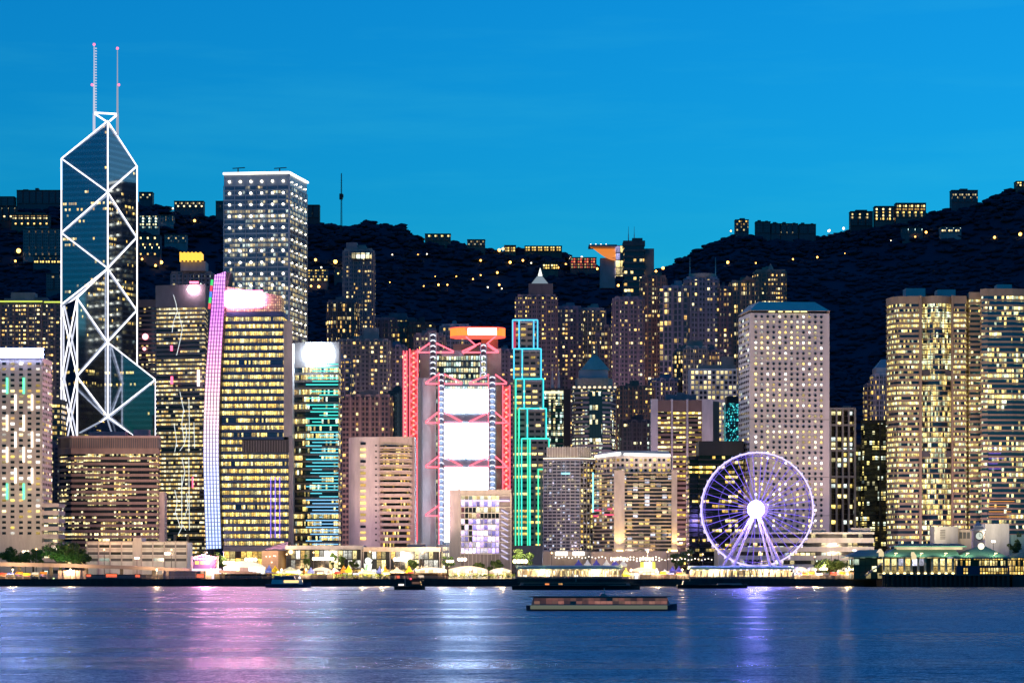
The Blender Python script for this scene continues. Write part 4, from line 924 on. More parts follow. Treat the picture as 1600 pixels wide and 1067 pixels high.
# grid fronted white office on the slope, neon screen tower
Y = 1950; t = thing('white_grid_office', 'white office with a grid of glowing square windows and a pink roof house', 'office block', (X(1114, Y), Y + 12, G))
wall_block(t, FP(1078, Y, 1152, Y, 24), G, Z(576, Y), W['white'])
g4 = pane_mat('square_grid_window', .72, 1.1, [(1, .86, .6), (1, .78, .42), (1, .92, .75), (1, .7, .35)], 18.2)
f = FP(1079, Y, 1151, Y, 3); punched(t, f[0], f[1], Z(625, Y), Z(578, Y), 11, 6, .68, .66, g4, frame=W['white'])
f = FP(1122, Y - .2, 1134, Y - .2, 3); punched(t, f[0], f[1], Z(690, Y), Z(628, Y), 2, 9, .6, .6, g4)
roof_box(t, 1092, 1150, 570, 577, Y + 6, 12, W['pink']); roof_box(t, 1128, 1146, 557, 571, Y + 8, 10, W['pink'])
Y = 1850; t = thing('cyan_screen_tower', 'narrow tower wrapped in flickering cyan light left of the round-window tower', 'office tower', (X(1146, Y), Y + 10, G))
cy = mat_glass('cyan_led_facade', .7, .9, .36, 1.0, [(.03, .6, .7), (.05, .75, .75), (.02, .4, .55), (.1, .85, .8)], 91, 4, (.5, .3, .2), (.05, .95), .05, (.02, .05, .07), .1, .3, None, 1.2)
m = MB(); m.prism(FP(1134, Y, 1160, Y, 18), G, Z(630, Y), 0, True); m.build('tower_shaft', cy, t)
m = MB(); m.prism(FP(1136, Y - .2, 1160, Y - .2, 18), Z(630, Y), Z(619, Y)); m.build('roof_block', W['dark'], t)

# tall white fin tower and dark glass tower right of the round windows
Y = 1750; gl = mat_glass('fin_office_glazing', 3.9, M(8.1, Y), .50, 1.5, [(1, .80, .42), (.85, 1, .95), (1, .75, .25), (1, .9, .6)], 95.1, 4, (.3, .4, .3), (.15, .85), .14, (.015, .012, .015), .2, .2, None, .9)
t = ribbon('white_fin_office', 'slim office with tall white vertical fins right of the round-window tower', FP(1297, Y, 1337, Y + 3, 26), 638, 8.1, W['dgrey'], gl, .12, .3, 4)
fm = MB(); f = FP(1297, Y - .4, 1336, Y + 2.4, 3)
for i in range(5):
    x = 1296.5 + i * 9.6; fm.prism(FP(x, Y - 1.4, x + 2.6, Y - 1.4, 3), G, Z(637, Y))
for y in (637, 662.5, 702, 743): fm.prism(FP(1296, Y - 1.1, 1337, Y - 1.1, 2), Z(y + 3, Y), Z(y, Y))
fm.build('white_fins', W['cream'], t)
roof_box(t, 1318, 1330, 634, 640, Y + 6, 6, WORKS)
Y = 1765; gl = mat_glass('green_black_glazing', 1.8, M(7.9, Y), .30, 1.1, [(1, .85, .35), (.85, 1, .8), (1, .95, .7), (1, .75, .3)], 97.7, 4, (.4, .4, .2), (.1, .8), .08, (.012, .02, .03), .4, .08)
t = ribbon('dark_glass_office', 'dark glass office with scattered lights beside the striped round-cornered tower', FL((1345, 1770), (1350, 1766), (1388, 1765), (1390, 1790), (1347, 1792)), 656, 7.9, W['dark'], gl, .14, .25, 5, lobby=M(10, Y))
ribbon('', '', FP(1328, Y + 10, 1350, Y + 10, 20), 694, 7.9, W['dark'], gl, .2, .3, 4, root=t, part='side_wall')
m = MB(); m.prism(FP(1374, Y - 1, 1377, Y - 1, 2), G, Z(657, Y)); m.build('corner_fin', W['dark'], t)
# stone crowned tower beyond
Y = 2100; t = flats('stone_crown_tower', 'stone tower with arched openings and a pointed roof half hidden by the striped tower', 1367, 1400, Y, 583, 5, W['beige'], .35, 8, 22, cols=GOLD)
m = MB(); b = FP(1369, Y + 1, 1400, Y + 1, 22); c = center(b); m.prism(b, Z(583, Y), Z(574, Y)); tp = [(c[0] + (p[0] - c[0]) * .3, c[1] + (p[1] - c[1]) * .3) for p in b]; m.prism(b, Z(574, Y), Z(560, Y), top=tp); m.build('roof', W['steel'], t)
flats('slim_dark_flats', 'slim dark apartment tower left of the stone tower', 1355, 1370, 2120, 598, 2, W['mauve'], .3, 7, 16, cols=GOLD)

# ---------------------------------------------------------------- twin round-cornered striped towers
def round_towers():
    Y = 1640; GS = mat_wall('granite_gold_light', (.40, .29, .195))  # gold of the lamplight mixed into the pink stone colour
    lit = [(1, .78, .3), (1, .88, .5), (.9, 1, .62), (1, .7, .25)]
    def arc(px0, Y0, px1, Y1, bul, n):
        a = Vector((X(px0, Y0), Y0)); b = Vector((X(px1, Y1), Y1)); d = b - a; nn = Vector((d.y, -d.x)).normalized(); return [tuple(a + d * (i / n) + nn * (bul * 4 * (i / n) * (1 - i / n))) for i in range(n + 1)]
    fp = [tuple(p) for p in arc(1387, 1668, 1403, 1641, 3.5, 6)] + FL((1438, 1640), (1439, 1643)) + arc(1441, 1643, 1487, 1643, 5.5, 8) + FL((1488.5, 1640), (1491, 1639), (1510, 1639), (1513, 1672)) + FL((1392, 1690),)
    n = len(fp); spe = [.48] * n
    for i in range(n):
        px = 800 + (fp[i][0]) / fp[i][1] * F
        if 1440 <= px < 1487: spe[i] = .22
    gl = mat_glass('round_tower_glazing', 1.3, M(8.12, Y), .62, 1.2, lit, 103.3, 6, (.35, .35, .3), (0, 1), .06, (.02, .06, .11), .5, .08, None, 1.1)
    t = ribbon('round_corner_tower', 'pink stone striped tower with a rounded left corner and a bowed blue glass bay', fp, 462, 8.12, GS, gl, .48, .7, 12, 'skyscraper', spe=spe)
    pm = MB()
    for x0, x1 in ((1436.5, 1440.5), (1487, 1490)): pm.prism(FP(x0, Y - 1.2, x1, Y - 1.2, 4), G, Z(462, Y))
    pm.build('corner_mullions', GS, t)
    roof_box(t, 1415, 1446, 450.5, 463, Y + 14, 12, W['steel']); roof_box(t, 1465, 1493, 452.5, 463, Y + 14, 12, W['steel'])
    tubes(t, [(P(1388.5, 700, 1655), P(1389, 560, 1655))], .5, mat_emit('red_edge_line', (.9, .12, .2), .8), 'edge_light')
    m = MB(); m.prism(FP(1440, Y - .3, 1488, Y - .3, 2), Z(586, Y), Z(578, Y)); m.prism(FP(1440, Y - .3, 1488, Y - .3, 2), Z(714, Y), Z(704, Y)); m.build('plant_floor', W['dgrey'], t)
    Y = 1622
    fp = FL((1512, 1650), (1514, 1640), (1531, 1640), (1532, 1622), (1543, 1619), (1582, 1619), (1640, 1626), (1645, 1680), (1515, 1682))
    spe = [.48] * 3 + [.5, .34, .34, .34, .48, .48]
    gl2 = mat_glass('blue_tower_glazing', 1.5, M(8.12, Y), .42, 1.2, lit, 107.9, 6, (.3, .4, .3), (0, 1), .05, (.03, .12, .19), .6, .07, None, 1.1)
    t = ribbon('blue_glass_tower', 'pink stone and blue glass striped tower cut by the right edge', fp, 451, 8.12, GS, gl2, .45, .7, 11, 'skyscraper', spe=spe)
    roof_box(t, 1558, 1581, 444.5, 452, Y + 14, 10, W['steel'])
    m = MB(); m.prism(FL((1581, Y - 1.5), (1583.5, Y - 1.5), (1583.5, Y + 1), (1581, Y + 1)), G, Z(452, Y)); m.build('corner_mullion', W['alu'], t)
    vl = mat_emit('violet_facade_light', (.3, .12, .9), .8, False); orr = mat_emit('orange_facade_light', (1, .35, .04), 1.1, False)
    for r, (y, mt) in enumerate([(700 + 8 * i, vl) for i in range(5)] + [(783, orr), (791, orr), (799, orr), (807, orr)]):
        m = MB(); m.beam(P(1545, y, Y - 3.2), P(1545 + (14 if r < 5 else 30) + 5 * (r % 3), y, Y - 3.2), .4); m.build('facade_light', mt, t)
round_towers()

# ---------------------------------------------------------------- copper roofed round tower, green glass office with masts
def copper_tower():
    Y = 1880; fp = FL((893, 1895), (897, 1883), (910, 1880), (940, 1880), (955, 1884), (963, 1896), (960, 1915), (896, 1915))
    gl = mat_glass('copper_tower_glazing', 2.0, M(7.4, Y), .30, 1.1, PALE, 111.1, 4, (.35, .4, .25), (.0, 1), .1, (.05, .08, .10), .4, .12)
    t = ribbon('copper_roof_tower', 'grey stone tower with curved glass corners and a green copper pyramid roof', fp, 604, 7.4, W['grey'], gl, .45, .5, 4, spe=[.45, .45, .5, .45, .25, .2, .45, .45])
    m = MB(); m.prism(offset(fp, -2.5), Z(604, Y), Z(590, Y)); m.build('upper_storey', W['beige'], t)
    lt = mat_emit('cornice_lamp', (1, .82, .45), 2.2)
    for i in range(9):
        m = MB(); x = 897 + i * 8; m.box((X(x, Y) - .8, Y - .9, Z(606, Y)), (X(x, Y) + .8, Y - .1, Z(603.6, Y))); m.build('cornice_lamp', lt, t)
    m = MB(); m.prism(FP(905, Y + 6, 950, Y + 6, 20), Z(590, Y), Z(577, Y)); m.build('attic', W['steel'], t)
    b = FP(907, Y + 5, 953, Y + 5, 21); c = center(b); tp = [(c[0] + (p[0] - c[0]) * .1, c[1] + (p[1] - c[1]) * .1) for p in b]
    m = MB(); m.prism(b, Z(577, Y), Z(551, Y), top=tp); m.build('roof', W['copper'], t)
    for x in (926, 932): mast(t, x, 536, 556, Y + 14, .8, W['beige'], 'finial')
    m = MB(); m.prism(FP(921, Y - 1, 941, Y - 1, 2), Z(690, Y), Z(612, Y), 0, True); m.build('glass_bay', gl, t)
copper_tower()
Y = 1850; t = ribbon('green_glass_office', 'narrow green lit glass office with two roof masts beside the neon tower', FP(846, Y, 881, Y, 22), 606, 9.5, W['dgrey'], mat_glass('green_office_glazing', 1.6, M(9.5, Y), .55, 1.1, COOL, 117, 4, (.5, .3, .2), (.1, .9), .07, (.02, .06, .05), .3, .1, None, 1.3), .25, .4, 4)
for x in (863, 873): mast(t, x, 574, 607, Y + 5, .9, W['white'])
m = MB(); m.prism(FP(850, Y - .3, 880, Y - .3, 2), Z(615, Y), Z(611, Y)); m.build('lit_roof_band', mat_emit('pale_green_roof_light', (1, .95, .6), 1.3), t)
m = MB(); m.prism(FP(881, Y - 2, 891, Y - 2, 20), G, Z(608, Y)); m.build('dark_core', W['dark'], t)

# ---------------------------------------------------------------- apartment towers of the middle slopes
sl = dict(cols=WARM)
flats('crown_lit_tower', 'tall pale apartment tower with a lit glass crown standing alone against the hill', 538, 581, 2350, 388, 6, W['mauve'], .20, 6.6, 22, wcol=(.13, .13, .17), glasscol=(.04, .06, .09))
t = D.objects['crown_lit_tower']; m = MB(); m.prism(FP(549, 2344, 580, 2344, 8), Z(404, 2344), Z(395, 2344), 0, True); m.build('lit_crown', mat_glass('crown_room_glass', 4, 5, .8, 1.2, PALE, 3.1, 2, (1, 0, 0), (0, 1), .1), t); roof_box(t, 541, 558, 379, 389, 2352, 12, W['mauve'])
flats('dome_top_tower', 'apartment tower with a rounded grey top left of the crown lit tower', 513, 556, 2250, 468, 6, W['mauve'], .35, 6.6, 22)
flats('long_slab_flats', 'long dark slab of flats with one lit floor against the hill', 578, 648, 2450, 496, 12, W['dgrey'], .3, 8, 16, cols=GOLD)
flats('long_slab_flats', 'lower dark slab of flats stepping down behind the truss bank', 640, 676, 2430, 503, 6, W['dgrey'], .25, 8, 16, cols=GOLD)
flats('broad_flats', 'broad grey apartment block with many bays left of the green netted tower', 528, 606, 2150, 529, 11, W['mauve'], .27, 7, 22)
D.objects['broad_flats']; roof_box(D.objects['broad_flats'], 568, 591, 512, 530, 2155, 12, W['grey'])
flats('lower_broad_flats', 'brown lower apartment block in front of the broad grey one', 540, 609, 1950, 616, 9, W['brown'], .30, 8, 20)
flats('pale_flats', 'plain apartment tower right of the broad block', 605, 632, 2180, 538, 4, W['mauve'], .15, 7, 22)
t = flats('netted_tower', 'tower wrapped in dark green building netting', 606, 634, 1960, 610, 3, W['teal'], .04, 8, 20, wcol=(.03, .09, .09))
flats('behind_bank_flats', 'dark flats rising behind the truss bank roof', 650, 692, 2200, 520, 6, W['mauve'], .2, 7, 20)
flats('behind_bank_flats', 'tall pale flats behind the orange ring sign', 690, 732, 2260, 506, 6, W['grey'], .2, 7, 20)
flats('behind_bank_flats', 'narrow mauve flats right of the orange ring sign', 776, 802, 2200, 545, 4, W['mauve'], .25, 7, 20)
t = flats('pyramid_top_tower', 'dark tower with a floodlit pale pyramid top and spire behind the neon tower', 809, 868, 2300, 460, 8, W['mauve'], .36, 7, 26, cols=GOLD, wcol=(.10, .09, .12), glasscol=(.02, .02, .03))
m = MB(); b = FP(826, 2300, 864, 2300, 24); m.prism(b, Z(460, 2300), Z(443, 2300)); m.build('attic', W['dgrey'], t)
m = MB(); b = FP(830, 2302, 857, 2302, 18); c = center(b); m.prism(b, Z(443, 2300), Z(430, 2300), top=[(c[0] + (p[0] - c[0]) * .3, c[1] + (p[1] - c[1]) * .3) for p in b]); m.build('roof', mat_emit('roof_floodlight_glow', (.75, .85, .8), .28, base=(.4, .42, .4)), t)  # floodlight put into the roof as a faint glow of its own
m = MB(); m.cyl(P(844, 431, 2311), P(844, 419, 2311), 1.9, .2, 8); m.build('spire', mat_emit('spire_light', (.95, 1, .9), 1.6), t)
t = flats('cruciform_flats', 'grey cruciform apartment tower with scattered yellow windows', 870, 908, 2380, 478, 6, W['mauve'], .42, 7, 24)
flats('cruciform_flats', 'paler cruciform apartment tower beside the yellow windowed one', 905, 944, 2400, 481, 6, W['grey'], .38, 7, 24)
flats('mauve_flats', 'mauve apartment tower behind the copper roof', 944, 972, 2300, 507, 4, W['mauve'], .3, 7, 22)
flats('mauve_flats', 'low mauve apartment tower left of the dark mast tower', 930, 962, 2350, 520, 5, W['mauve'], .3, 7, 22)
t = ribbon('dark_mast_tower', 'tall dark glass tower with two masts rising above the ridge', FP(974, 2450, 1008, 2450, 24), 376, 9.5, W['dgrey'], mat_glass('dark_mast_glazing', 3, M(9.5, 2450), .34, 1.2, WARM, 121, 3, (.3, .5, .2), (.2, .8), .08, (.02, .03, .05), .35, .1), .4, .8, 8)
flats_r = MB(); flats_r.prism(FP(1006, 2462, 1022, 2462, 20), G, Z(386, 2450)); flats_r.build('side_wing', W['mauve'], t)
for x in (982, 991): mast(t, x, 354, 378, 2458, .5)
roof_box(t, 988, 1004, 372, 378, 2456, 10, W['dgrey'])
flats('gap_flats', 'dark apartment tower with a lit window column in front of the mast tower', 961, 1004, 2200, 463, 6, W['mauve'], .45, 7, 22)
flats('brick_red_flats', 'reddish apartment tower right of the dark mast tower', 1004, 1040, 2260, 430, 5, W['brown'], .33, 7, 22)
flats('wide_bay_flats', 'apartment tower with wide glowing bays', 1036, 1074, 2200, 446, 5, W['mauve'], .40, 9, 22, pw=3.4)
t = flats('curved_top_tower', 'tall apartment tower with a curved lit parapet and two masts', 1073, 1121, 2300, 432, 8, W['grey'], .38, 8, 24, pw=2.8)
m = MB(); m.prism([(X(1097, 2310) + math.cos(a) * M(21, 2310), 2310 + 12 * math.sin(a)) for a in [2 * math.pi * i / 24 for i in range(24)]], Z(433, 2300), Z(427, 2300)); m.build('round_parapet', W['beige'], t)
for x in (1078, 1118): mast(t, x, 402, 432, 2310, .5)
flats('right_wing_flats', 'apartment tower stepping down right of the curved lit parapet', 1119, 1142, 2300, 447, 4, W['mauve'], .35, 8, 22)
t = flats('gabled_flats', 'plum apartment tower with a pointed gable against the hill', 1144, 1186, 2380, 438, 6, W['brown'], .25, 7, 22)
m = MB(); Yq = 2378; m.face([P(1160, 438, Yq), P(1182, 438, Yq), P(1167, 431, Yq)]); m.face([P(1160, 438, Yq + 14), P(1160, 438, Yq), P(1167, 431, Yq), P(1167, 431, Yq + 14)]); m.face([P(1182, 438, Yq), P(1182, 438, Yq + 14), P(1167, 431, Yq + 14), P(1167, 431, Yq)]); m.build('gable', W['brown'], t)
t = flats('spired_flats', 'plum apartment tower with a small spire and lit upper rooms above the round-window tower', 1182, 1227, 2420, 421, 6, W['brown'], .42, 7, 22)
m = MB(); m.cyl(P(1204, 424, 2425), P(1204, 412, 2425), 3.2, .3, 6); m.build('spire', W['pink'], t)
flats('low_flats', 'low pink apartment block with red roof room in front of the curved lit parapet', 1057, 1080, 2100, 545, 4, W['pink'], .3, 7, 20)
t = flats('low_flats', 'low grey apartment block with a stepped top behind the white grid office', 1072, 1104, 2060, 540, 5, W['grey'], .3, 8, 20)
roof_box(t, 1074, 1098, 531, 541, 2064, 12, W['pink'])
flats('low_flats', 'wide low apartment block with square windows above the white grid office', 1099, 1130, 2080, 546, 5, W['mauve'], .4, 9, 20)
flats('shadow_flats', 'dim brown flats with few lit windows below the curved lit parapet', 966, 1020, 2050, 602, 7, W['brown'], .28, 7, 18, cols=GOLD)
flats('shadow_flats', 'dim mauve flats between the copper roof and the ribbed office', 1018, 1060, 2080, 590, 6, W['mauve'], .2, 7, 18, cols=GOLD)
flats('shadow_flats', 'dim low flats with greenish lamps behind the cornice hotel', 972, 1018, 1900, 655, 6, W['dgrey'], .2, 7, 18, cols=COOL)
flats('rear_fill_flats', 'dark flats filling the gap behind the teal line office', 500, 546, 2000, 560, 6, W['mauve'], .3, 7, 18, cols=GOLD)
flats('rear_fill_flats', 'dark flats behind the right end of the round-window tower', 1280, 1300, 2200, 640, 3, W['dgrey'], .2, 7, 14, cols=GOLD)
# ---------------------------------------------------------------- houses and lamps on the hills
HD = dict(mauve=mat_wall('dim_render', (.11, .10, .12)), grey=mat_wall('dim_concrete', (.13, .125, .14)), cream=mat_wall('dim_cream', (.24, .22, .225)), beige=mat_wall('dim_beige', (.15, .12, .10)), white=mat_wall('dim_white', (.26, .25, .26)), dgrey=mat_wall('dim_dark', (.06, .055, .065)), pink=mat_wall('dim_pink', (.16, .11, .11)), brown=mat_wall('dim_brown', (.10, .08, .07)))  # darkened copies of the wall colours; the hill's weak light painted in
def hill_y(px, py):
    ys_ = np.linspace(2300, 3300, 300); x = (px - 800) / F * ys_; z = terrain(x, ys_) + 6; row = HZ - (z - CAMZ) / ys_ * F
    k = np.argmax(row <= py) if (row <= py).any() else len(ys_) - 1
    return float(ys_[k]) - 3
def hill_block(name, label, x0, x1, yt, yb, Y, wall, lit, fpx=4.2, nb=None, cols=None, st=1.9, group=None, roofs=()):
    Y = hill_y((x0 + x1) / 2, yb + 2) - 4
    t = thing(name, label, 'hillside building', (X((x0 + x1) / 2, Y), Y + 8, Z(yb, Y)), group)
    g = mat_glass('hill_glass_' + str(_fl[0]), M(3.6, Y), M(fpx, Y), lit, st, cols or WARM, _fl[0] * 2.3 + .7, 2, (.8, .2, 0), (.25, .8), .18, (.02, .03, .05), .2, .15, tuple(x * .85 for x in wall.node_tree.nodes['Vector Math'].inputs[0].default_value[:3]), .5, Z(yb, Y)); _fl[0] += 1
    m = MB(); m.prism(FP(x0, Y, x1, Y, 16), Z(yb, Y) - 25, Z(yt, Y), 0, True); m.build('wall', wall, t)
    nb = nb or max(2, int((x1 - x0) / 9)); c = (x1 - x0) / nb
    for i in range(nb):
        a = x0 + c * (i + .1); b = x0 + c * (i + .9)
        m = MB(); m.prism(FP(a, Y - 1.2, b, Y - 1.2, 1.5), Z(yb, Y), Z(yt + 1.2, Y), 0, True); m.build('window_bay', g, t)
    for rx0, rx1, ry in roofs: roof_box(t, rx0, rx1, ry, yt, Y + 3, 9, wall)
    m = MB(); m.prism(FP(x0 - .4, Y - 1.6, x1 + .4, Y - 1.6, 17), Z(yt, Y), Z(yt - .8, Y)); m.build('roof', W['dgrey'], t)
    return t
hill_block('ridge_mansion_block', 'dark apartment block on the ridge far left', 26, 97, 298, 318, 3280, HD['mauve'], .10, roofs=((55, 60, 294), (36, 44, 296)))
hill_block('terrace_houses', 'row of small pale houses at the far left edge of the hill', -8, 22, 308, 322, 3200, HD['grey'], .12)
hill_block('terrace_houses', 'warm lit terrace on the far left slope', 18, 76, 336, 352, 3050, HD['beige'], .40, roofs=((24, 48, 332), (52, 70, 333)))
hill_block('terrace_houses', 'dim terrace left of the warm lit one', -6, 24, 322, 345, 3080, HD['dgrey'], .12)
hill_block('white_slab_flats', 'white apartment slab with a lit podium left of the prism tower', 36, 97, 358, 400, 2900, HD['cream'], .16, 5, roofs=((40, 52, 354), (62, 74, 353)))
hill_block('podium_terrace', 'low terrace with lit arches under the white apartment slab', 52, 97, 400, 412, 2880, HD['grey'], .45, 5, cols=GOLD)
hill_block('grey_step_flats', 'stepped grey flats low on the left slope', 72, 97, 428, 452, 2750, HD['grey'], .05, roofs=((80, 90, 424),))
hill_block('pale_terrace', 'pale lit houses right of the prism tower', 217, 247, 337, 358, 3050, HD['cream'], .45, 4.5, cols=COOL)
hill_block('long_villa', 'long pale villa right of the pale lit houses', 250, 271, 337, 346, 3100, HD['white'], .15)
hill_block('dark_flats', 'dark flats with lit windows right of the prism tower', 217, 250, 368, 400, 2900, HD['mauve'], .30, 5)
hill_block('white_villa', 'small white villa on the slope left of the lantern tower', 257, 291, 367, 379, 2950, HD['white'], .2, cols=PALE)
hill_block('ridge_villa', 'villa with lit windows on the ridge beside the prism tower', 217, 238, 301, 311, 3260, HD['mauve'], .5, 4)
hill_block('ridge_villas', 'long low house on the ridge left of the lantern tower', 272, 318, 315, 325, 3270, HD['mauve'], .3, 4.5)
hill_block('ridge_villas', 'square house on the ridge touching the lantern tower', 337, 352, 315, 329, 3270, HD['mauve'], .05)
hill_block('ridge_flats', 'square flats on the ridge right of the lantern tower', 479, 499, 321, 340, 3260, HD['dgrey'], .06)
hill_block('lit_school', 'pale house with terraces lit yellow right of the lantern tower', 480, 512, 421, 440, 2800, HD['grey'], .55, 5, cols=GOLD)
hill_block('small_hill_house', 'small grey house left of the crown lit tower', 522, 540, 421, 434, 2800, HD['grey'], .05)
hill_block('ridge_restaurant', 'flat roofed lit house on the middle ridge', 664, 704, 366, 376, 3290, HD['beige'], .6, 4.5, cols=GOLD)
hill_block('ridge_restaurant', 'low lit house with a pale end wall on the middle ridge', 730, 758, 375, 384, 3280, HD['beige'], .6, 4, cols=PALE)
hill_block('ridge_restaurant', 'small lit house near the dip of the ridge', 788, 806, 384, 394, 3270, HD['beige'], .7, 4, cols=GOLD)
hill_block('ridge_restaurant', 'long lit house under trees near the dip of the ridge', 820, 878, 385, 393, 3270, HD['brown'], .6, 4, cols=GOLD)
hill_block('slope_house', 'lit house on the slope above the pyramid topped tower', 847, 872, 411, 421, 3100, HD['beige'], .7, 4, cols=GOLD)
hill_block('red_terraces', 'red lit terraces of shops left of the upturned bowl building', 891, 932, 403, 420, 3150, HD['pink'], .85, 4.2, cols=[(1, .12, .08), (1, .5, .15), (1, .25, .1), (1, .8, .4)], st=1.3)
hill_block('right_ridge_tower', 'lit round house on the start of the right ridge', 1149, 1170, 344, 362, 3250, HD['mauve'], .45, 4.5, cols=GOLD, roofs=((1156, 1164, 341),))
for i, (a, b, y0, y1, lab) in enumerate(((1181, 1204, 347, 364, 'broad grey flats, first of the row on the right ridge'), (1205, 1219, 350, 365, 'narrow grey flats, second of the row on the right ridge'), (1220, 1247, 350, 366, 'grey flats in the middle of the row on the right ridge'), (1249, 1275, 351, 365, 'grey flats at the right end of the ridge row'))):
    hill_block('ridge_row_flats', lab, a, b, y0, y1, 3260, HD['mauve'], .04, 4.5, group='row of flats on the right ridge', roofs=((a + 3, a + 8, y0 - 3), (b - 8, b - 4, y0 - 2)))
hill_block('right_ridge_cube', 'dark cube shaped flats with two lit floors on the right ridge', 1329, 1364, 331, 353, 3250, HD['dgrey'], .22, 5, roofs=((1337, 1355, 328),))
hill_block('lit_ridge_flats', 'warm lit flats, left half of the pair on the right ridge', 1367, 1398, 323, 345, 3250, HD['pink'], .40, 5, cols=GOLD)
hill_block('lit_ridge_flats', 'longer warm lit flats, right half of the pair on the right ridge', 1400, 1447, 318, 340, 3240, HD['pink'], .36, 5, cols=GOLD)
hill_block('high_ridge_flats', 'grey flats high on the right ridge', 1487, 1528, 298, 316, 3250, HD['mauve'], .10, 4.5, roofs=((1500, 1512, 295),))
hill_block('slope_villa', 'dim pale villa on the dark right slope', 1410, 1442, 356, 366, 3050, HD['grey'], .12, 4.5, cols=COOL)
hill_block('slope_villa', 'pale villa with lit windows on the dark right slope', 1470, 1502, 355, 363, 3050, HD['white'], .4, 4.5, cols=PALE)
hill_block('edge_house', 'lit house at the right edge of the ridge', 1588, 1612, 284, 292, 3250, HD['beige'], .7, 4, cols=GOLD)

# upturned bowl viewing building in the dip of the ridge
def bowl_building():
    Y = 3000; t = thing('bowl_building', 'viewing building with an upturned glowing bowl roof in the dip of the ridge', 'viewing tower', (X(945, Y), Y, Z(420, Y)))
    m = MB(); m.prism(FP(938, Y, 961, Y, 20), Z(450, Y), Z(403, Y)); m.build('support_tower', HD['white'], t)
    n = 18; rows = []
    for j in range(5):
        k = j / 4; rows.append([(X(920 + 42 * i / n, Y), Y - 4 + 22 * k, Z(385 + 24 * (1 - k) * math.sin(math.pi * min(1, (i / n) * 1.0)) * .0 + (1 - k) * (23 * math.sin(math.pi / 2 * (i / n) ** 1.15)), Y)) for i in range(n + 1)])
    m = MB()
    for j in range(4):
        for i in range(n): m.face([rows[j][i], rows[j][i + 1], rows[j + 1][i + 1], rows[j + 1][i]])
    m.build('bowl', mat_emit('orange_bowl_glow', (1, .30, .05), .75, base=(.3, .15, .08)), t)
    m = MB(); m.prism(FP(920, Y - 5, 964, Y - 5, 26), Z(386, Y), Z(383, Y)); m.build('roof_terrace', W['grey'], t)
    m = MB(); m.prism(FP(962, Y - 3, 975, Y - 3, 18), Z(432, Y), Z(384, Y), 0, True); m.build('lift_tower', mat_glass('bowl_lift_glass', 5, 8, .9, 1.3, [(1, .8, .5), (.7, .6, 1), (1, .8, .4), (.6, .55, 1)], 4.4, 2, (1, 0, 0)), t)
    lm = mat_emit('roof_lamp', (1, .85, .7), 3, False)
    for x in (923, 931, 939, 947): m = MB(); m.ball(P(x, 382, Y - 4), .7, 6, 4); m.build('roof_lamp', lm, t)
bowl_building()

# radio mast
Y = 3260; t = thing('radio_mast', 'thin lattice radio mast standing on the ridge', 'mast', (X(533.5, Y), Y, Z(362, Y))); a, b = P(533.5, 362, Y), P(533.5, 271, Y)
m = MB()
for dx, dy in ((-1, -1), (1, -1), (0, 1)): m.cyl(a + Vector((dx, dy, 0)), b + Vector((dx * .3, dy * .3, 0)), .28, .2, 5)
for i in range(24): p = a.lerp(b, i / 24); q = a.lerp(b, (i + 1) / 24); m.beam(p + Vector((-1, -1, 0)), q + Vector((1, -1, 0)), .25)
m.build('lattice', W['dark'], t)
m = MB(); m.cyl(P(533, 312, Y) , P(533, 303, Y), 2.2, 2.2, 8); m.build('aerial_drum', W['dark'], t); m = MB(); m.cyl(P(535, 309, Y), P(535, 304, Y), 1.4, 1.4, 8); m.build('aerial_drum', W['dark'], t)

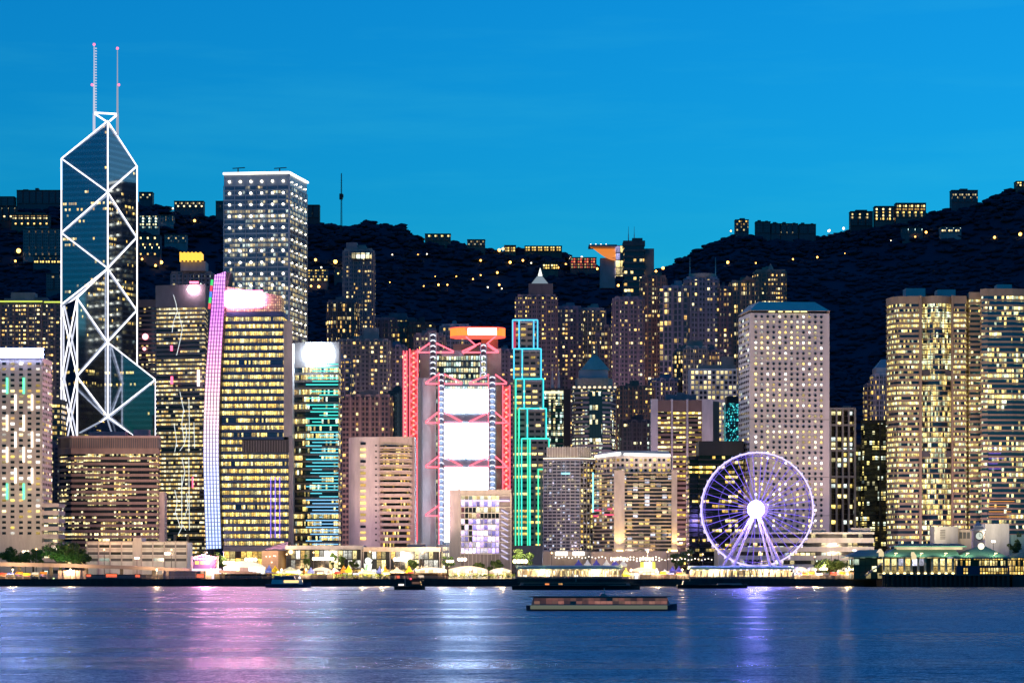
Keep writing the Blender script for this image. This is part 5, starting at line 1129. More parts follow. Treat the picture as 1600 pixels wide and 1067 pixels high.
# road lamps dotted over the slopes
hl = mat_emit('sodium_lamp', (1, .42, .08), 8, False); hl2 = mat_emit('white_road_lamp', (1, .85, .6), 4, False); pole_m = W['dark']
def hill_lamp(px, py, r, mt, Y=None):
    Y = Y or 2900; t0 = thing('road_lamp', 'small road lamp glowing among the trees of the hillside', 'road lamp', (X(px, Y), Y, Z(py, Y) - 8), 'road lamps scattered over the hill')
    m = MB(); m.ball(P(px, py, Y), r, 7, 5); m.build('lamp_head', mt, t0); m = MB(); m.beam(P(px, py, Y + .6) - Vector((0, 0, 9)), P(px, py, Y + .6), .3); m.build('lamp_post', pole_m, t0)
for px, py, r, w_ in ((29, 392, 2.6, 0), (24, 408, 1.2, 0), (40, 321, 1.6, 1), (57, 305, .9, 1), (304, 345, 1.6, 0), (309, 326, 2.0, 0), (270, 326, 1.0, 1), (252, 410, 2.0, 0), (243, 415, 1.4, 0), (222, 405, 1.2, 0), (493, 406, 1.5, 0), (524, 409, 2.3, 0), (498, 448, 1.6, 0), (486, 447, 1.2, 0), (502, 418, 1.0, 1),
                   (613, 398, .8, 1), (667, 397, .8, 1), (653, 398, .7, 0), (684, 372, 1.4, 1), (691, 373, 1.9, 0), (748, 382, 2.0, 0), (780, 391, 1.8, 0), (826, 389, 2, 0), (840, 388, 1.6, 0), (862, 389, 1.5, 0), (874, 392, 1.6, 0), (751, 407, 1.2, 0), (797, 410, 1.6, 0), (817, 407, 1.3, 0), (830, 411, .9, 1), (777, 426, 1.3, 0), (751, 430, .8, 0), (739, 436, .9, 0),
                   (713, 432, .7, 0), (685, 445, 1.2, 0), (699, 445, .9, 0), (780, 445, 1.2, 0), (784, 451, .8, 1), (762, 449, 1.0, 1), (957, 475, 1.2, 0), (966, 446, 1.5, 0), (1025, 424, 1.4, 0), (1036, 419, 1.7, 0), (1137, 410, 1.6, 0), (1181, 411, .8, 0), (1239, 405, .9, 0), (1277, 402, 1.1, 0), (1295, 361, 1.5, 1), (1318, 357, 1.5, 1), (1296, 360, 1.0, 0),
                   (1142, 361, .9, 0), (1447, 363, 1.4, 0), (1430, 370, .9, 0), (1554, 371, 1.5, 0), (1594, 366, 2.0, 0), (1475, 369, .7, 0), (1392, 376, .6, 1), (1320, 396, .5, 0), (609, 441, .6, 0), (662, 447, .7, 0), (680, 432, .5, 0), (891, 403, 1.4, 1), (909, 402, 1.3, 1), (884, 413, 1.1, 0), (872, 418, 1.2, 0), (670, 371, 1.3, 0), (677, 373, 1.5, 0), (698, 374, 1.2, 0), (735, 381, 1.6, 0), (741, 379, 1.3, 1), (755, 381, 1.4, 0), (786, 389, 1.5, 0), (793, 392, 1.3, 1), (802, 394, 1.4, 0), (832, 391, 1.4, 0), (848, 390, 1.7, 0), (856, 391, 1.2, 1), (868, 391, 1.3, 0), (850, 414, 1.4, 0), (858, 417, 1.3, 0), (866, 415, 1.5, 1), (896, 409, 1.6, 0), (903, 412, 1.5, 0), (912, 414, 1.6, 0), (920, 417, 1.4, 0), (926, 412, 1.3, 0), (933, 420, 1.4, 0), (60, 411, 1.5, 0), (70, 413, 1.6, 0), (80, 411, 1.5, 0), (90, 409, 1.7, 0), (20, 351, 1.2, 0), (34, 352, 1.3, 0), (48, 352, 1.2, 0), (66, 351, 1.3, 0), (229, 351, 1.2, 1), (240, 346, 1.3, 1), (1372, 346, 1.5, 0), (1384, 345, 1.4, 0), (1396, 343, 1.6, 0), (1408, 342, 1.4, 0), (1420, 340, 1.3, 0), (1436, 333, 1.5, 0), (1153, 361, 1.6, 0), (1162, 362, 1.8, 0), (1590, 291, 1.6, 0), (1597, 288, 1.6, 1), (1522, 315, 1.2, 1)):
    hill_lamp(px, py, r, hl2 if w_ else hl, hill_y(px, py))
# ---------------------------------------------------------------- the waterfront
YW = 1424.0
m = MB(); m.box((-3000, 1420, -4), (3000, 1424, G + .02)); single('seawall', m, W['seawall'], 'long dark concrete seawall along the whole far shore', 'seawall')
m = MB(); m.face([(-3000, 1424.0, G + .004), (3000, 1424.0, G + .004), (3000, 1470, G + .004), (-3000, 1470, G + .004)]); struct('promenade', m, mat_wall('paving', (.12, .105, .095), .7, .3))
fe = MB()
for k in range(-60, 340): x = X(400 + k * 4 if False else k * 5, 1421); fe.box((x - .09, 1420.5, G), (x + .09, 1420.8, G + 1.1), 1)
fe.box((X(-320, 1420), 1420.5, G + 1.05), (X(1700, 1420), 1420.8, G + 1.25)); fe.box((X(-320, 1420), 1420.55, G + .5), (X(1700, 1420), 1420.75, G + .6))
single('railing', fe, [W['steel'], W['dgrey']], 'grey metal railing on top of the seawall', 'railing')
# timber fenders and dark hoardings on the quay
for i, (x0, x1, y0, mt, lab) in enumerate(((91, 134, 891, 'mauve', 'grey panel hoarding under the left end of the viaduct'), (255, 330, 891.5, 'mauve', 'long grey panel hoarding left of the purple stage'), (136, 254, 897, 'dgrey', 'low dark hoarding between the two grey panel hoardings'), (335, 425, 896, 'timber', 'dark hoarding below the white marquee'),
                                          (460, 520, 897.5, 'dgrey', 'dark quay fence behind the white motor yacht'), (610, 700, 895, 'timber', 'dark fence behind the small dark boat'), (1000, 1075, 897, 'dgrey', 'dark fence between the two arched pavilions'), (1240, 1330, 898, 'dgrey', 'low dark fence under the fairground right of the wheel'))):
    mb = MB(); Yh = 1428 - (i % 3) * .6; mb.prism(FP(x0, Yh, x1, Yh, .5), G, Z(y0, Yh)); n = int((x1 - x0) / 8)
    for k in range(n + 1): xx = X(x0 + (x1 - x0) * k / n, Yh); mb.box((xx - .12, Yh - .25, G), (xx + .12, Yh + .05, Z(y0, Yh) + .2))
    single('hoarding', mb, W[mt], lab, 'hoarding')
rs = mat_emit('red_led_sign', (1, .16, .06), 1.3, False); rs2 = mat_emit('white_led_sign', (1, .8, .6), 1.3, False)
for px, py, w_, h_, lab in ((138.5, 899, 7, 4, 'small square red lit sign on the quay at the left, nearest the grey hoarding'), (174, 899, 17, 5, 'widest red lit sign on the quay under the viaduct'), (215, 899.5, 7, 4, 'small red lit sign right of the widest one'), (313, 899.5, 11, 6, 'red lit sign in a dark frame below the purple stage'), (658, 900, 8, 3, 'small cream lit sign above the dark boat'), (622, 901, 5, 4, 'small orange sign left of the dark boat')):
    t = thing('lit_sign', lab, 'sign', (X(px, 1426), 1426, G)); mt = rs2 if px == 658 else rs
    m = MB(); m.prism(FP(px - w_ / 2 - 1, 1426.4, px + w_ / 2 + 1, 1426.4, .5), Z(py + h_ / 2 + 1, 1426), Z(py - h_ / 2 - 1, 1426)); m.build('sign_frame', W['dark'], t)
    m = MB(); m.prism(FP(px - w_ / 2, 1426.2, px + w_ / 2, 1426.2, .18), Z(py + h_ / 2, 1426), Z(py - h_ / 2, 1426)); m.build('sign_face', mt, t)
    for q in (px - w_ / 2, px + w_ / 2): m = MB(); m.beam((X(q, 1426), 1426.6, G), (X(q, 1426), 1426.6, Z(py, 1426)), .25); m.build('sign_post', W['dark'], t)
# viaduct on the left
t = thing('viaduct', 'grey elevated road deck sloping down along the quay at the left', 'viaduct', (X(200, 1445), 1445, G))
m = MB(); a = [(-60, 876.5, 883), (100, 880, 886), (200, 883.5, 889), (300, 888, 893), (400, 893, 897.5)]
for (p, y0, y1), (q, y2, y3) in zip(a, a[1:]):
    A, B, Cx, Dd = P(p, y1, 1436), P(q, y3, 1436), P(q, y2, 1436), P(p, y0, 1436); o = Vector((0, 9, 0)); m.face([A, B, Cx, Dd]); m.face([Dd, Cx, Cx + o, Dd + o]); m.face([B, A, A + o, B + o]); m.face([B + o, A + o, Dd + o, Cx + o])
    if q == 400: m.face([B, B + o, Cx + o, Cx])
m.build('deck', W['mauve'], t)
for q in (-20, 30, 80, 135, 190, 240, 290): m = MB(); m.box((X(q, 1440) - .8, 1439, G), (X(q, 1440) + .8, 1441, Z(884 + max(0, q - 100) * .035, 1440))); m.build('pier', W['dgrey'], t)

# lamps that light the quay and the fronts of the towers
def flood(px, py, Y, power, col, label, r=1.0, group=None, heads=3, soft=2.0, name='floodlight_mast', cat='floodlight', emit=10):
    g0 = G if Y < 1500 else G; t = thing(name, label, cat, (X(px, Y), Y, g0), group); z = Z(py, Y)
    m = MB(); m.cyl((X(px, Y), Y, g0), (X(px, Y), Y, z), .22, .14, 8); m.beam((X(px, Y) - r * heads * .7, Y, z - .3), (X(px, Y) + r * heads * .7, Y, z - .3), .25); m.build('mast', W['dgrey'], t)
    em = mat_emit('lamp_lens_' + name, col, emit)
    for k in range(heads):
        x = X(px, Y) + (k - (heads - 1) / 2) * r * 1.5
        m = MB(); m.cyl((x, Y - .55, z + .15), (x, Y - .2, z + .15), r * .75, r * .75, 12); m.cyl((x, Y - .2, z + .15), (x, Y + .5, z + .15), r * .8, r * .4, 10); m.build('lamp_head', em, t)
    if power:
        l = D.lights.new('lamp_glow', 'SPOT'); l.spot_size = math.radians(126); l.spot_blend = 1.0; l.energy = power * EX; l.color = col; l.shadow_soft_size = soft; lo = D.objects.new('lamp_glow', l); S.collection.objects.link(lo); lo.parent = t; lo.location = (0, 1.2, z - g0 + 1.6)   # thrown up and back on the towers
        lo.rotation_euler = (math.radians(90 + 40), 0, 0)
    return t
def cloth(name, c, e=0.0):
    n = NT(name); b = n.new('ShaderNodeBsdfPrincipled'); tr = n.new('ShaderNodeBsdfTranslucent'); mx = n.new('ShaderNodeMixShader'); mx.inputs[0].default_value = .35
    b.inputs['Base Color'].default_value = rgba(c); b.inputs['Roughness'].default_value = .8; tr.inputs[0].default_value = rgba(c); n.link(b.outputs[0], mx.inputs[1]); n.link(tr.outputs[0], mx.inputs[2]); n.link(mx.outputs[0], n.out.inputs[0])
    if e: b.inputs['Emission Color'].default_value = rgba(c); b.inputs['Emission Strength'].default_value = e * EX; n.mat.cycles.emission_sampling = 'NONE'  # canvas emits faintly, standing in for lamp light on it
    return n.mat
KW = 1000.0; TOWER_WASH = 390.0; FRONT = 900.0
WL = (1, .71, .44); WW = (1, .78, .54); SO = (1, .55, .22)
for px, py, Y, pw, col, lab, r, hd in ((358, 879, 1450, 130, WL, 'floodlight mast glaring over the white marquee', 1.1, 4), (392, 874, 1456, 150, WW, 'bright floodlight mast above the right of the white marquee', 1.1, 4), (505, 873, 1452, 130, WW, 'wide bank of glaring floodlights over the green tents', 1.1, 7), (626, 874, 1450, 130, WW, 'glaring floodlight over the yellow tent', 1.3, 4), (703, 877, 1450, 120, WW, 'floodlight beside the left foot of the violet lit hall', .9, 3),
                                       (722, 874, 1452, 170, WW, 'floodlight in front of the violet lit hall', 1.1, 3), (813, 877, 1448, 260, WL, 'glaring warm floodlight at the left end of the arched pavilion', 1.3, 4), (968, 873, 1470, 170, WL, 'bank of warm lights over the fair stalls', .8, 8), (1010, 873, 1470, 170, WL, 'second bank of warm lights, over the yellow stall', .8, 6), (1287, 889, 1440, 260, WL, 'low white lights under the round dark tree', .7, 4),
                                       (1335, 860, 1480, 200, WL, 'tall warm light behind the ferry pier roof', .6, 2), (1450, 852, 1476, 130, (1, .86, .55), 'warm light on the podium under the round cornered tower', .7, 3), (1552, 846, 1466, 70, (1, .86, .6), 'warm light by the white box at the right edge', .7, 2), (214, 872, 1440, 230, WL, 'white light in front of the low white car park', .6, 3), (40, 862, 1490, 240, WL, 'pale light among trees under the led facade tower', .8, 3)):
    flood(px, py, Y, pw * FRONT, col, lab, r, None, hd)
for px, py, lab in ((57, 858, 'orange street lamp in front of the green lit tree'), (163, 859, 'orange street lamp left end of the low white car park'), (268, 859, 'orange street lamp right end of the low white car park'), (448, 866, 'orange street lamp left of the brick hall'), (490, 863, 'orange street lamp over the glass hall'), (578, 862, 'orange street lamp at the middle of the glass hall'), (660, 864, 'orange street lamp right end of the glass hall'), (862, 864, 'orange street lamp in front of the violet grid hotel'), (1012, 862, 'orange street lamp in front of the cornice hotel'), (1043, 862, 'orange street lamp at the right corner of the cornice hotel'),
                    (1076, 866, 'tall white street lamp left of the big wheel'), (1098, 866, 'orange street lamp touching the rim of the big wheel'), (1299, 863, 'left lamp of a pair in front of the low white block'), (1310, 863, 'right lamp of a pair in front of the low white block'), (1273, 870, 'small lamp low in front of the low white block'), (1187, 863, 'small lamp seen through the big wheel')):
    flood(px, py, 1478, 16 * KW if px in (448, 660, 1043, 163) else 0, SO if px not in (1076,) else WW, lab, .55, None, 1, 1.0, 'street_lamp', 'street lamp', 6)
# lamps added behind the first row, mostly unseen, to wash the facades mauve
for px, Y, zz, pw in ((300, 1900, 20, 700), (560, 1860, 20, 700), (690, 2080, 40, 800), (600, 2080, 60, 600), (930, 2020, 30, 700), (985, 1840, 20, 600), (1100, 2000, 40, 800), (1010, 2130, 55, 900), (860, 2200, 40, 800), (1340, 1900, 20, 500), (1130, 2220, 90, 700), (420, 1830, 20, 700), (100, 1800, 20, 600), (40, 1980, 20, 600), (1064, 1690, 25, 500), (500, 1528, 19, 420), (640, 1530, 19, 420), (215, 1545, 20, 450), (1420, 1560, 20, 300), (1560, 1545, 20, 400)):
    flood(px, HZ - (zz - CAMZ) / Y * F, Y, pw * TOWER_WASH, (1, .62, .74), 'tall lamp added between the towers to light their walls', .6, 'added lamps between the towers', 2, 3.0, 'street_lamp', 'street lamp', 6)

# low buildings along the quay
Y = 1500; t = thing('car_park', 'low white car park of two open decked halves with a stair tower between', 'car park', (X(214, Y), Y + 8, G))
pm = MB(); gp = pane_mat('car_park_opening', .5, .9, PALE, 21.1, (.03, .03, .03))
for x0, x1 in ((136, 208), (221, 292)):
    pm = MB(); pm.prism(FP(x0, Y, x1, Y, 26), G, Z(847, Y)); pm.build('deck_block', W['white'], t)
    for y in (851, 862, 872):
        for k in range(4):
            a = x0 + (x1 - x0) * (k + .06) / 4; b = x0 + (x1 - x0) * (k + .94) / 4
            m = MB(); m.face([P(a, y + 4.4, Y - .1), P(b, y + 4.4, Y - .1), P(b, y, Y - .1), P(a, y, Y - .1)], 0, [(k * 10 + 1, y * 10 + 1), (k * 10 + 9, y * 10 + 1), (k * 10 + 9, y * 10 + 9), (k * 10 + 1, y * 10 + 9)]); m.build('deck_opening', gp if (k + y) % 3 == 0 else W['dgrey'], t)
    fr = MB(); 
    for y in (845.5, 857.5, 868.5): fr.prism(FP(x0 - 1, Y - .6, x1 + 1, Y - .6, 1), Z(y + 1.6, Y), Z(y, Y))
    for k in range(5): x = X(x0 + (x1 - x0) * k / 4, Y); fr.box((x - .25, Y - .75, G), (x + .25, Y - .1, Z(846, Y)))
    fr.build('deck_frame', W['cream'], t)
m = MB(); m.prism(FP(208, Y - 1, 221, Y - 1, 20), G, Z(840, Y)); m.build('stair_tower', W['cream'], t)
Y = 1545; t = ribbon('low_terraces', 'low pale terraced block between the led facade tower and the brown banded office', FP(66, Y, 92, Y, 22), 786, 12, W['mauve'], mat_glass('terrace_glass', 3, M(12, Y), .3, 1.1, PALE, 131), .55, .8, 6)

Y = 1500; t = thing('brick_hall', 'windowless tan brick hall with a tilted dark roof beside the fin tower lobby', 'hall', (X(430, Y), Y + 8, G))
m = MB(); fpb = FL((409, Y + 1), (434.5, Y - 1), (447, Y + 10), (447, Y + 30), (412, Y + 30)); m.prism(fpb, G, Z(860, Y)); m.build('wall', mat_wall('tan_brick', (.42, .27, .19), .8, .25, joints=.9), t)
m = MB(); A, B, c1, d1 = P(413, 858, Y - 1.5), P(449, 858, Y - 1.5), P(450, 845.5, Y + 12), P(428, 851, Y + 12); m.face([A, B, c1, d1]); e1 = Vector((0, 16, 0)); m.face([d1, c1, c1 + e1, d1 + e1]); m.face([B, B + e1 + Vector((0, 12, 0)), c1 + e1, c1]); m.face([A, d1, d1 + e1, A + e1 + Vector((0, 12, 0))]); m.build('roof', W['dark'], t)
gm = mat_emit('wall_spot', (1, .8, .55), 4, False)
for x, y in ((421.5, 869), (428, 868), (430.5, 868.5), (424.5, 878), (416, 869)): m = MB(); m.ball(P(x, y, Y - .6), .35, 6, 4); m.build('wall_lamp', gm, t)
Y = 1490; t = thing('glass_hall', 'long low glass fronted hall with flat grey roof behind the tents', 'hall', (X(570, Y), Y + 8, G))
g5 = mat_glass('hall_glazing', 2.6, 5.2, .72, 1.15, [(1, .62, .2), (1, .75, .35), (1, .85, .5), (.9, .9, .8)], 141, 2, (.5, .3, .2), (.04, .92), .08, (.03, .03, .035), .1, .12, None, 1.3)
m = MB(); m.prism(FP(447, Y + 2, 566, Y + 2, 24), G, Z(858, Y), 0, True); m.build('glazing', g5, t)
m = MB(); m.prism(FP(566, Y, 690, Y, 24), G, Z(861, Y), 0, True); m.build('glazing', g5, t)
m = MB(); m.prism(FP(446, Y - 2, 568, Y - 2, 30), Z(858, Y), Z(852, Y)); m.build('roof', W['grey'], t); m = MB(); m.prism(FP(568, Y - 4, 688, Y - 4, 34), Z(861.5, Y), Z(854.5, Y)); m.build('roof', W['beige'], t)
for x in (565, 568, 610, 655, 687): m = MB(); m.beam((X(x, Y), Y - 2.6, G), (X(x, Y), Y - 2.6, Z(858, Y)), .6); m.build('column', W['grey'], t)
m = MB(); m.prism(FP(636, Y + 6, 664, Y + 6, 10), Z(855, Y), Z(849, Y)); m.build('roof_house', W['mauve'], t)

# tents
def tent(px0, px1, yt, yb, Y, cmat, label, name='pagoda_tent', peak=None, valance=1.2, posts=True, d=None):
    t = thing(name, label, 'tent', (X((px0 + px1) / 2, Y), Y, G)); w_ = X(px1, Y) - X(px0, Y); d = d or w_; cx = X((px0 + px1) / 2, Y); zt, zb_ = Z(yt, Y), Z(yb, Y)
    rows = []; K = 5
    for j in range(K + 1):
        k = j / K; s = (1 - k) ** 1.0 * .5 * (1 - .28 * math.sin(math.pi * k)); s = max(s, .015); z = zb_ + (zt - zb_) * k
        rows.append([(cx - w_ * s, Y + d / 2 - d * s, z), (cx + w_ * s, Y + d / 2 - d * s, z), (cx + w_ * s, Y + d / 2 + d * s, z), (cx - w_ * s, Y + d / 2 + d * s, z)])
    m = MB()
    for j in range(K):
        for i in range(4): m.face([rows[j][i], rows[j][(i + 1) % 4], rows[j + 1][(i + 1) % 4], rows[j + 1][i]])
    m.face(rows[K])
    b = rows[0]
    for i in range(4): p, q = b[i], b[(i + 1) % 4]; m.face([(p[0], p[1], zb_ - valance), (q[0], q[1], zb_ - valance), q, p])
    m.build('canopy', cmat, t)
    for i in range(4):
        m = MB(); m.cyl((b[i][0] * .98 + cx * .02, b[i][1], G), (b[i][0] * .98 + cx * .02, b[i][1], zb_), .1, .1, 6); m.build('pole', W['steel'], t)
    return t
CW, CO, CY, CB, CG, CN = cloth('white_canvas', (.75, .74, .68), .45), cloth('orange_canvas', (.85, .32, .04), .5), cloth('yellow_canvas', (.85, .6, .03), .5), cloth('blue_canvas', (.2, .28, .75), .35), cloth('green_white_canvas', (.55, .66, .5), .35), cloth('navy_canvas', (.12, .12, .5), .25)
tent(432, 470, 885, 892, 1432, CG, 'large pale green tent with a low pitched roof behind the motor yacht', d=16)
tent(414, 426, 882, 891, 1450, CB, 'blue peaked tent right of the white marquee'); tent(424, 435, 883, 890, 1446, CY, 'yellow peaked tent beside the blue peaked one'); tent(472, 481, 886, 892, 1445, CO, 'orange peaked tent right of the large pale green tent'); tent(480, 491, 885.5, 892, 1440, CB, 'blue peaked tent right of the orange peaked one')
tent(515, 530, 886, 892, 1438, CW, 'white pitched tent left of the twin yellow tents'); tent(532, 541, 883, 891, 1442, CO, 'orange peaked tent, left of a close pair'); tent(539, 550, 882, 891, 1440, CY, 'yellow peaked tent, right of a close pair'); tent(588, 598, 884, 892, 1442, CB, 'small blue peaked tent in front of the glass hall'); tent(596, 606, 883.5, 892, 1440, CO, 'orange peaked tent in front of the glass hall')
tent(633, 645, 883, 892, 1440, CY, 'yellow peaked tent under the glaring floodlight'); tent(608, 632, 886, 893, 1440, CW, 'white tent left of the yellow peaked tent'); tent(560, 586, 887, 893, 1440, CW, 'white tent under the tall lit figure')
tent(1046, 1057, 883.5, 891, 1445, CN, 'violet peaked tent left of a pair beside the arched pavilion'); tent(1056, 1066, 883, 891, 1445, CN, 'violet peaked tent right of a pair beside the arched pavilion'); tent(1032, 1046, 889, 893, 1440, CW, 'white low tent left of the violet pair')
for i, px in enumerate((898, 912, 926, 942, 955, 968)):
    tent(px, px + 12, 873.5, 881.5, 1462, CN if i % 2 == 0 else CW, ['navy', 'white'][i % 2] + ' fair tent behind the arched pavilion, number %s from the left' % ['one', 'two', 'three', 'four', 'five', 'six'][i])
def hall_tent(x0, x1, yt, yb, Y, label, emit=1.2):
    t = thing('marquee', label, 'marquee', (X((x0 + x1) / 2, Y), Y, G)); m = MB(); d = 14; z0, z1 = Z(yb, Y), Z(yt, Y); cxx = (X(x0, Y) + X(x1, Y)) / 2
    A, B = X(x0, Y), X(x1, Y); k = 10
    prof = [(A + (B - A) * i / k, z0 + (z1 - z0) * math.sin(math.pi * i / k) ** .8) for i in range(k + 1)]
    for (xa, za), (xb, zb_) in zip(prof, prof[1:]): m.face([(xa, Y, za), (xb, Y, zb_), (xb, Y + d, zb_), (xa, Y + d, za)])
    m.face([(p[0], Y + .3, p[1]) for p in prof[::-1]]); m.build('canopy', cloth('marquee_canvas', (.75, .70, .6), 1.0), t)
    m = MB(); m.prism(FP(x0 + .6, Y + .6, x1 - .6, Y + .6, d - 1.2), G, z0, 0, True); m.build('lit_interior', mat_glass('marquee_interior', 2.2, 3.2, .8, emit, [(1, .85, .6), (1, .95, .85), (1, .75, .45), (.8, .9, 1)], x0, 2, (.6, .4, 0), (0, .9), .07, (.3, .3, .3), 0, .6, None, 1.2), t); return t
hall_tent(348, 412, 876, 886, 1440, 'large white marquee blazing with light below the fin tower', 2.4)
hall_tent(650, 698, 886, 890, 1442, 'long low white marquee left of the violet lit hall', 1.6); hall_tent(700, 762, 884, 890, 1445, 'long low white marquee in front of the violet lit hall', 2.0); hall_tent(486, 516, 886, 891, 1446, 'small white marquee under the wide bank of floodlights', 2.0); hall_tent(764, 800, 887, 892, 1442, 'small white marquee left of the arched pavilion', 1.6)
hall_tent(1242, 1262, 885, 891, 1444, 'small white fair marquee right of the wheel', 1.8); hall_tent(1264, 1276, 886, 891, 1444, 'narrow white fair marquee left of the round dark tree', 1.4); hall_tent(1308, 1330, 886, 892, 1444, 'white fair marquee right of the round dark tree', 1.8); hall_tent(984, 1030, 886, 892, 1446, 'white stall row behind the yellow panel', 1.8)
# stage
Y = 1436; t = thing('stage', 'open air stage with pale arched roof, purple backdrop and three gold panels', 'stage', (X(320, Y), Y + 5, G))
m = MB(); prof = [(301, 870), (308, 868), (319, 865.5), (330, 868), (339, 870)]
for (a, b), (c, d) in zip(prof, prof[1:]): m.face([P(a, b, Y), P(c, d, Y), P(c, d, Y + 12), P(a, b, Y + 12)]); m.face([P(a, b + 1.8, Y), P(c, d + 1.8, Y), P(c, d, Y), P(a, b, Y)])
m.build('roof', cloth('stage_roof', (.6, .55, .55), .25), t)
m = MB(); m.prism(FP(303, Y + 10, 337, Y + 10, .5), G, Z(869, Y + 10)); m.build('backdrop', mat_emit('purple_backdrop', (.22, .03, .45), .5), t)
gp = mat_emit('gold_panel', (1, .55, .03), 1.6)
for x in (304.5, 313, 321): m = MB(); m.prism(FP(x, Y + 9.4, x + 6.5, Y + 9.4, .4), Z(881.5, Y + 9), Z(876, Y + 9)); m.build('panel', gp, t)
sp_ = mat_emit('stage_spot', (.85, .45, 1.0), 5, False)
for k in range(8): m = MB(); m.ball(P(304 + k * 4.6, 872.5, Y + 1), .5, 6, 4); m.build('spotlight', sp_, t)
l = D.lights.new('stage_wash', 'POINT'); l.energy = 70 * KW * EX; l.color = (1, .28, .55); l.shadow_soft_size = 2.5; lo = D.objects.new('stage_wash', l); S.collection.objects.link(lo); lo.parent = t; lo.location = (0, -5, Z(872, Y) - G)
for x in (299, 301, 339, 341): m = MB(); m.beam((X(x, Y), Y, G), (X(x, Y), Y, Z(868, Y)), .4); m.build('truss_tower', W['steel'], t)
m = MB(); m.prism(FP(300, Y - 1, 342, Y - 1, 12), G, Z(888, Y)); m.build('stage_floor', mat_emit('lit_stage_front', (1, .75, .9), 1.6), t)
# tall lit figure and yellow stall
Y = 1444; t = thing('lit_figure', 'tall white and green lit inflatable figure with raised arms among the tents', 'inflatable figure', (X(575, Y), Y, G)); wf = mat_emit('white_inflatable', (.95, 1, .9), 1.4); gf = mat_emit('green_inflatable', (.25, 1, .4), .9)
m = MB(); m.cyl(P(575, 893, Y), P(575, 880, Y), 1.6, 2.2, 10); m.build('body', wf, t); m = MB(); m.ball(P(575, 875.5, Y), 1.7, 10, 7); m.build('head', wf, t)
for x1 in (569, 581): m = MB(); m.cyl(P(575, 881, Y), P(x1, 874 if x1 > 575 else 884, Y), .9, .5, 8); m.build('arm', wf if x1 > 575 else gf, t)
m = MB(); m.cyl(P(572, 893, Y - .5), P(574, 881, Y - 1.5), 1.2, .7, 8); m.build('scarf', gf, t)
Y = 1448; t = thing('yellow_stall', 'tall yellow and white lit stall behind the gap between the arched pavilions', 'stall', (X(1012, Y), Y, G))
for x0, x1, mt in ((1001, 1006, 'y'), (1006, 1019, 'w'), (1019, 1024, 'y')): m = MB(); m.prism(FP(x0, Y, x1, Y, 4), G, Z(877.5, Y)); m.build('panel', mat_emit('yellow_lit_panel', (.85, .85, .08), 1.1) if mt == 'y' else mat_emit('white_lit_panel', (1, .97, .8), 1.5), t)
tent(972 - 0.5, 984.5, 887.5, 897, 1427, cloth('lime_canvas', (.75, .8, .05), .8), 'small lime yellow tent at the right end of the arched pavilion')
m = MB(); Y = 1460
bl = mat_emit('fair_bulb', (1, .85, .65), 3.5, False)
for i, (x0, x1, yy) in enumerate(((868, 946, 870.5), (955, 1030, 871), (955, 1030, 875), (1034, 1112, 873.5))):
    t = thing('light_string', ['drooping string of bulbs over the fair tents', 'upper string of bulbs over the yellow stall', 'lower string of bulbs over the yellow stall', 'string of bulbs left of the big wheel'][i], 'light string', (X(x0, Y), Y, G)); m = MB(); n = int((x1 - x0) / 5)
    pts = [P(x0 + (x1 - x0) * k / n, yy + 1.2 * math.sin(k * 1.7), Y) for k in range(n + 1)]
    for a, b in zip(pts, pts[1:]): m.beam(a, b, .12)
    m.build('cable', W['dark'], t)
    for p in pts: m = MB(); m.ball(p, .42 if i in (1, 2) else .34, 6, 4); m.build('bulb', bl, t)

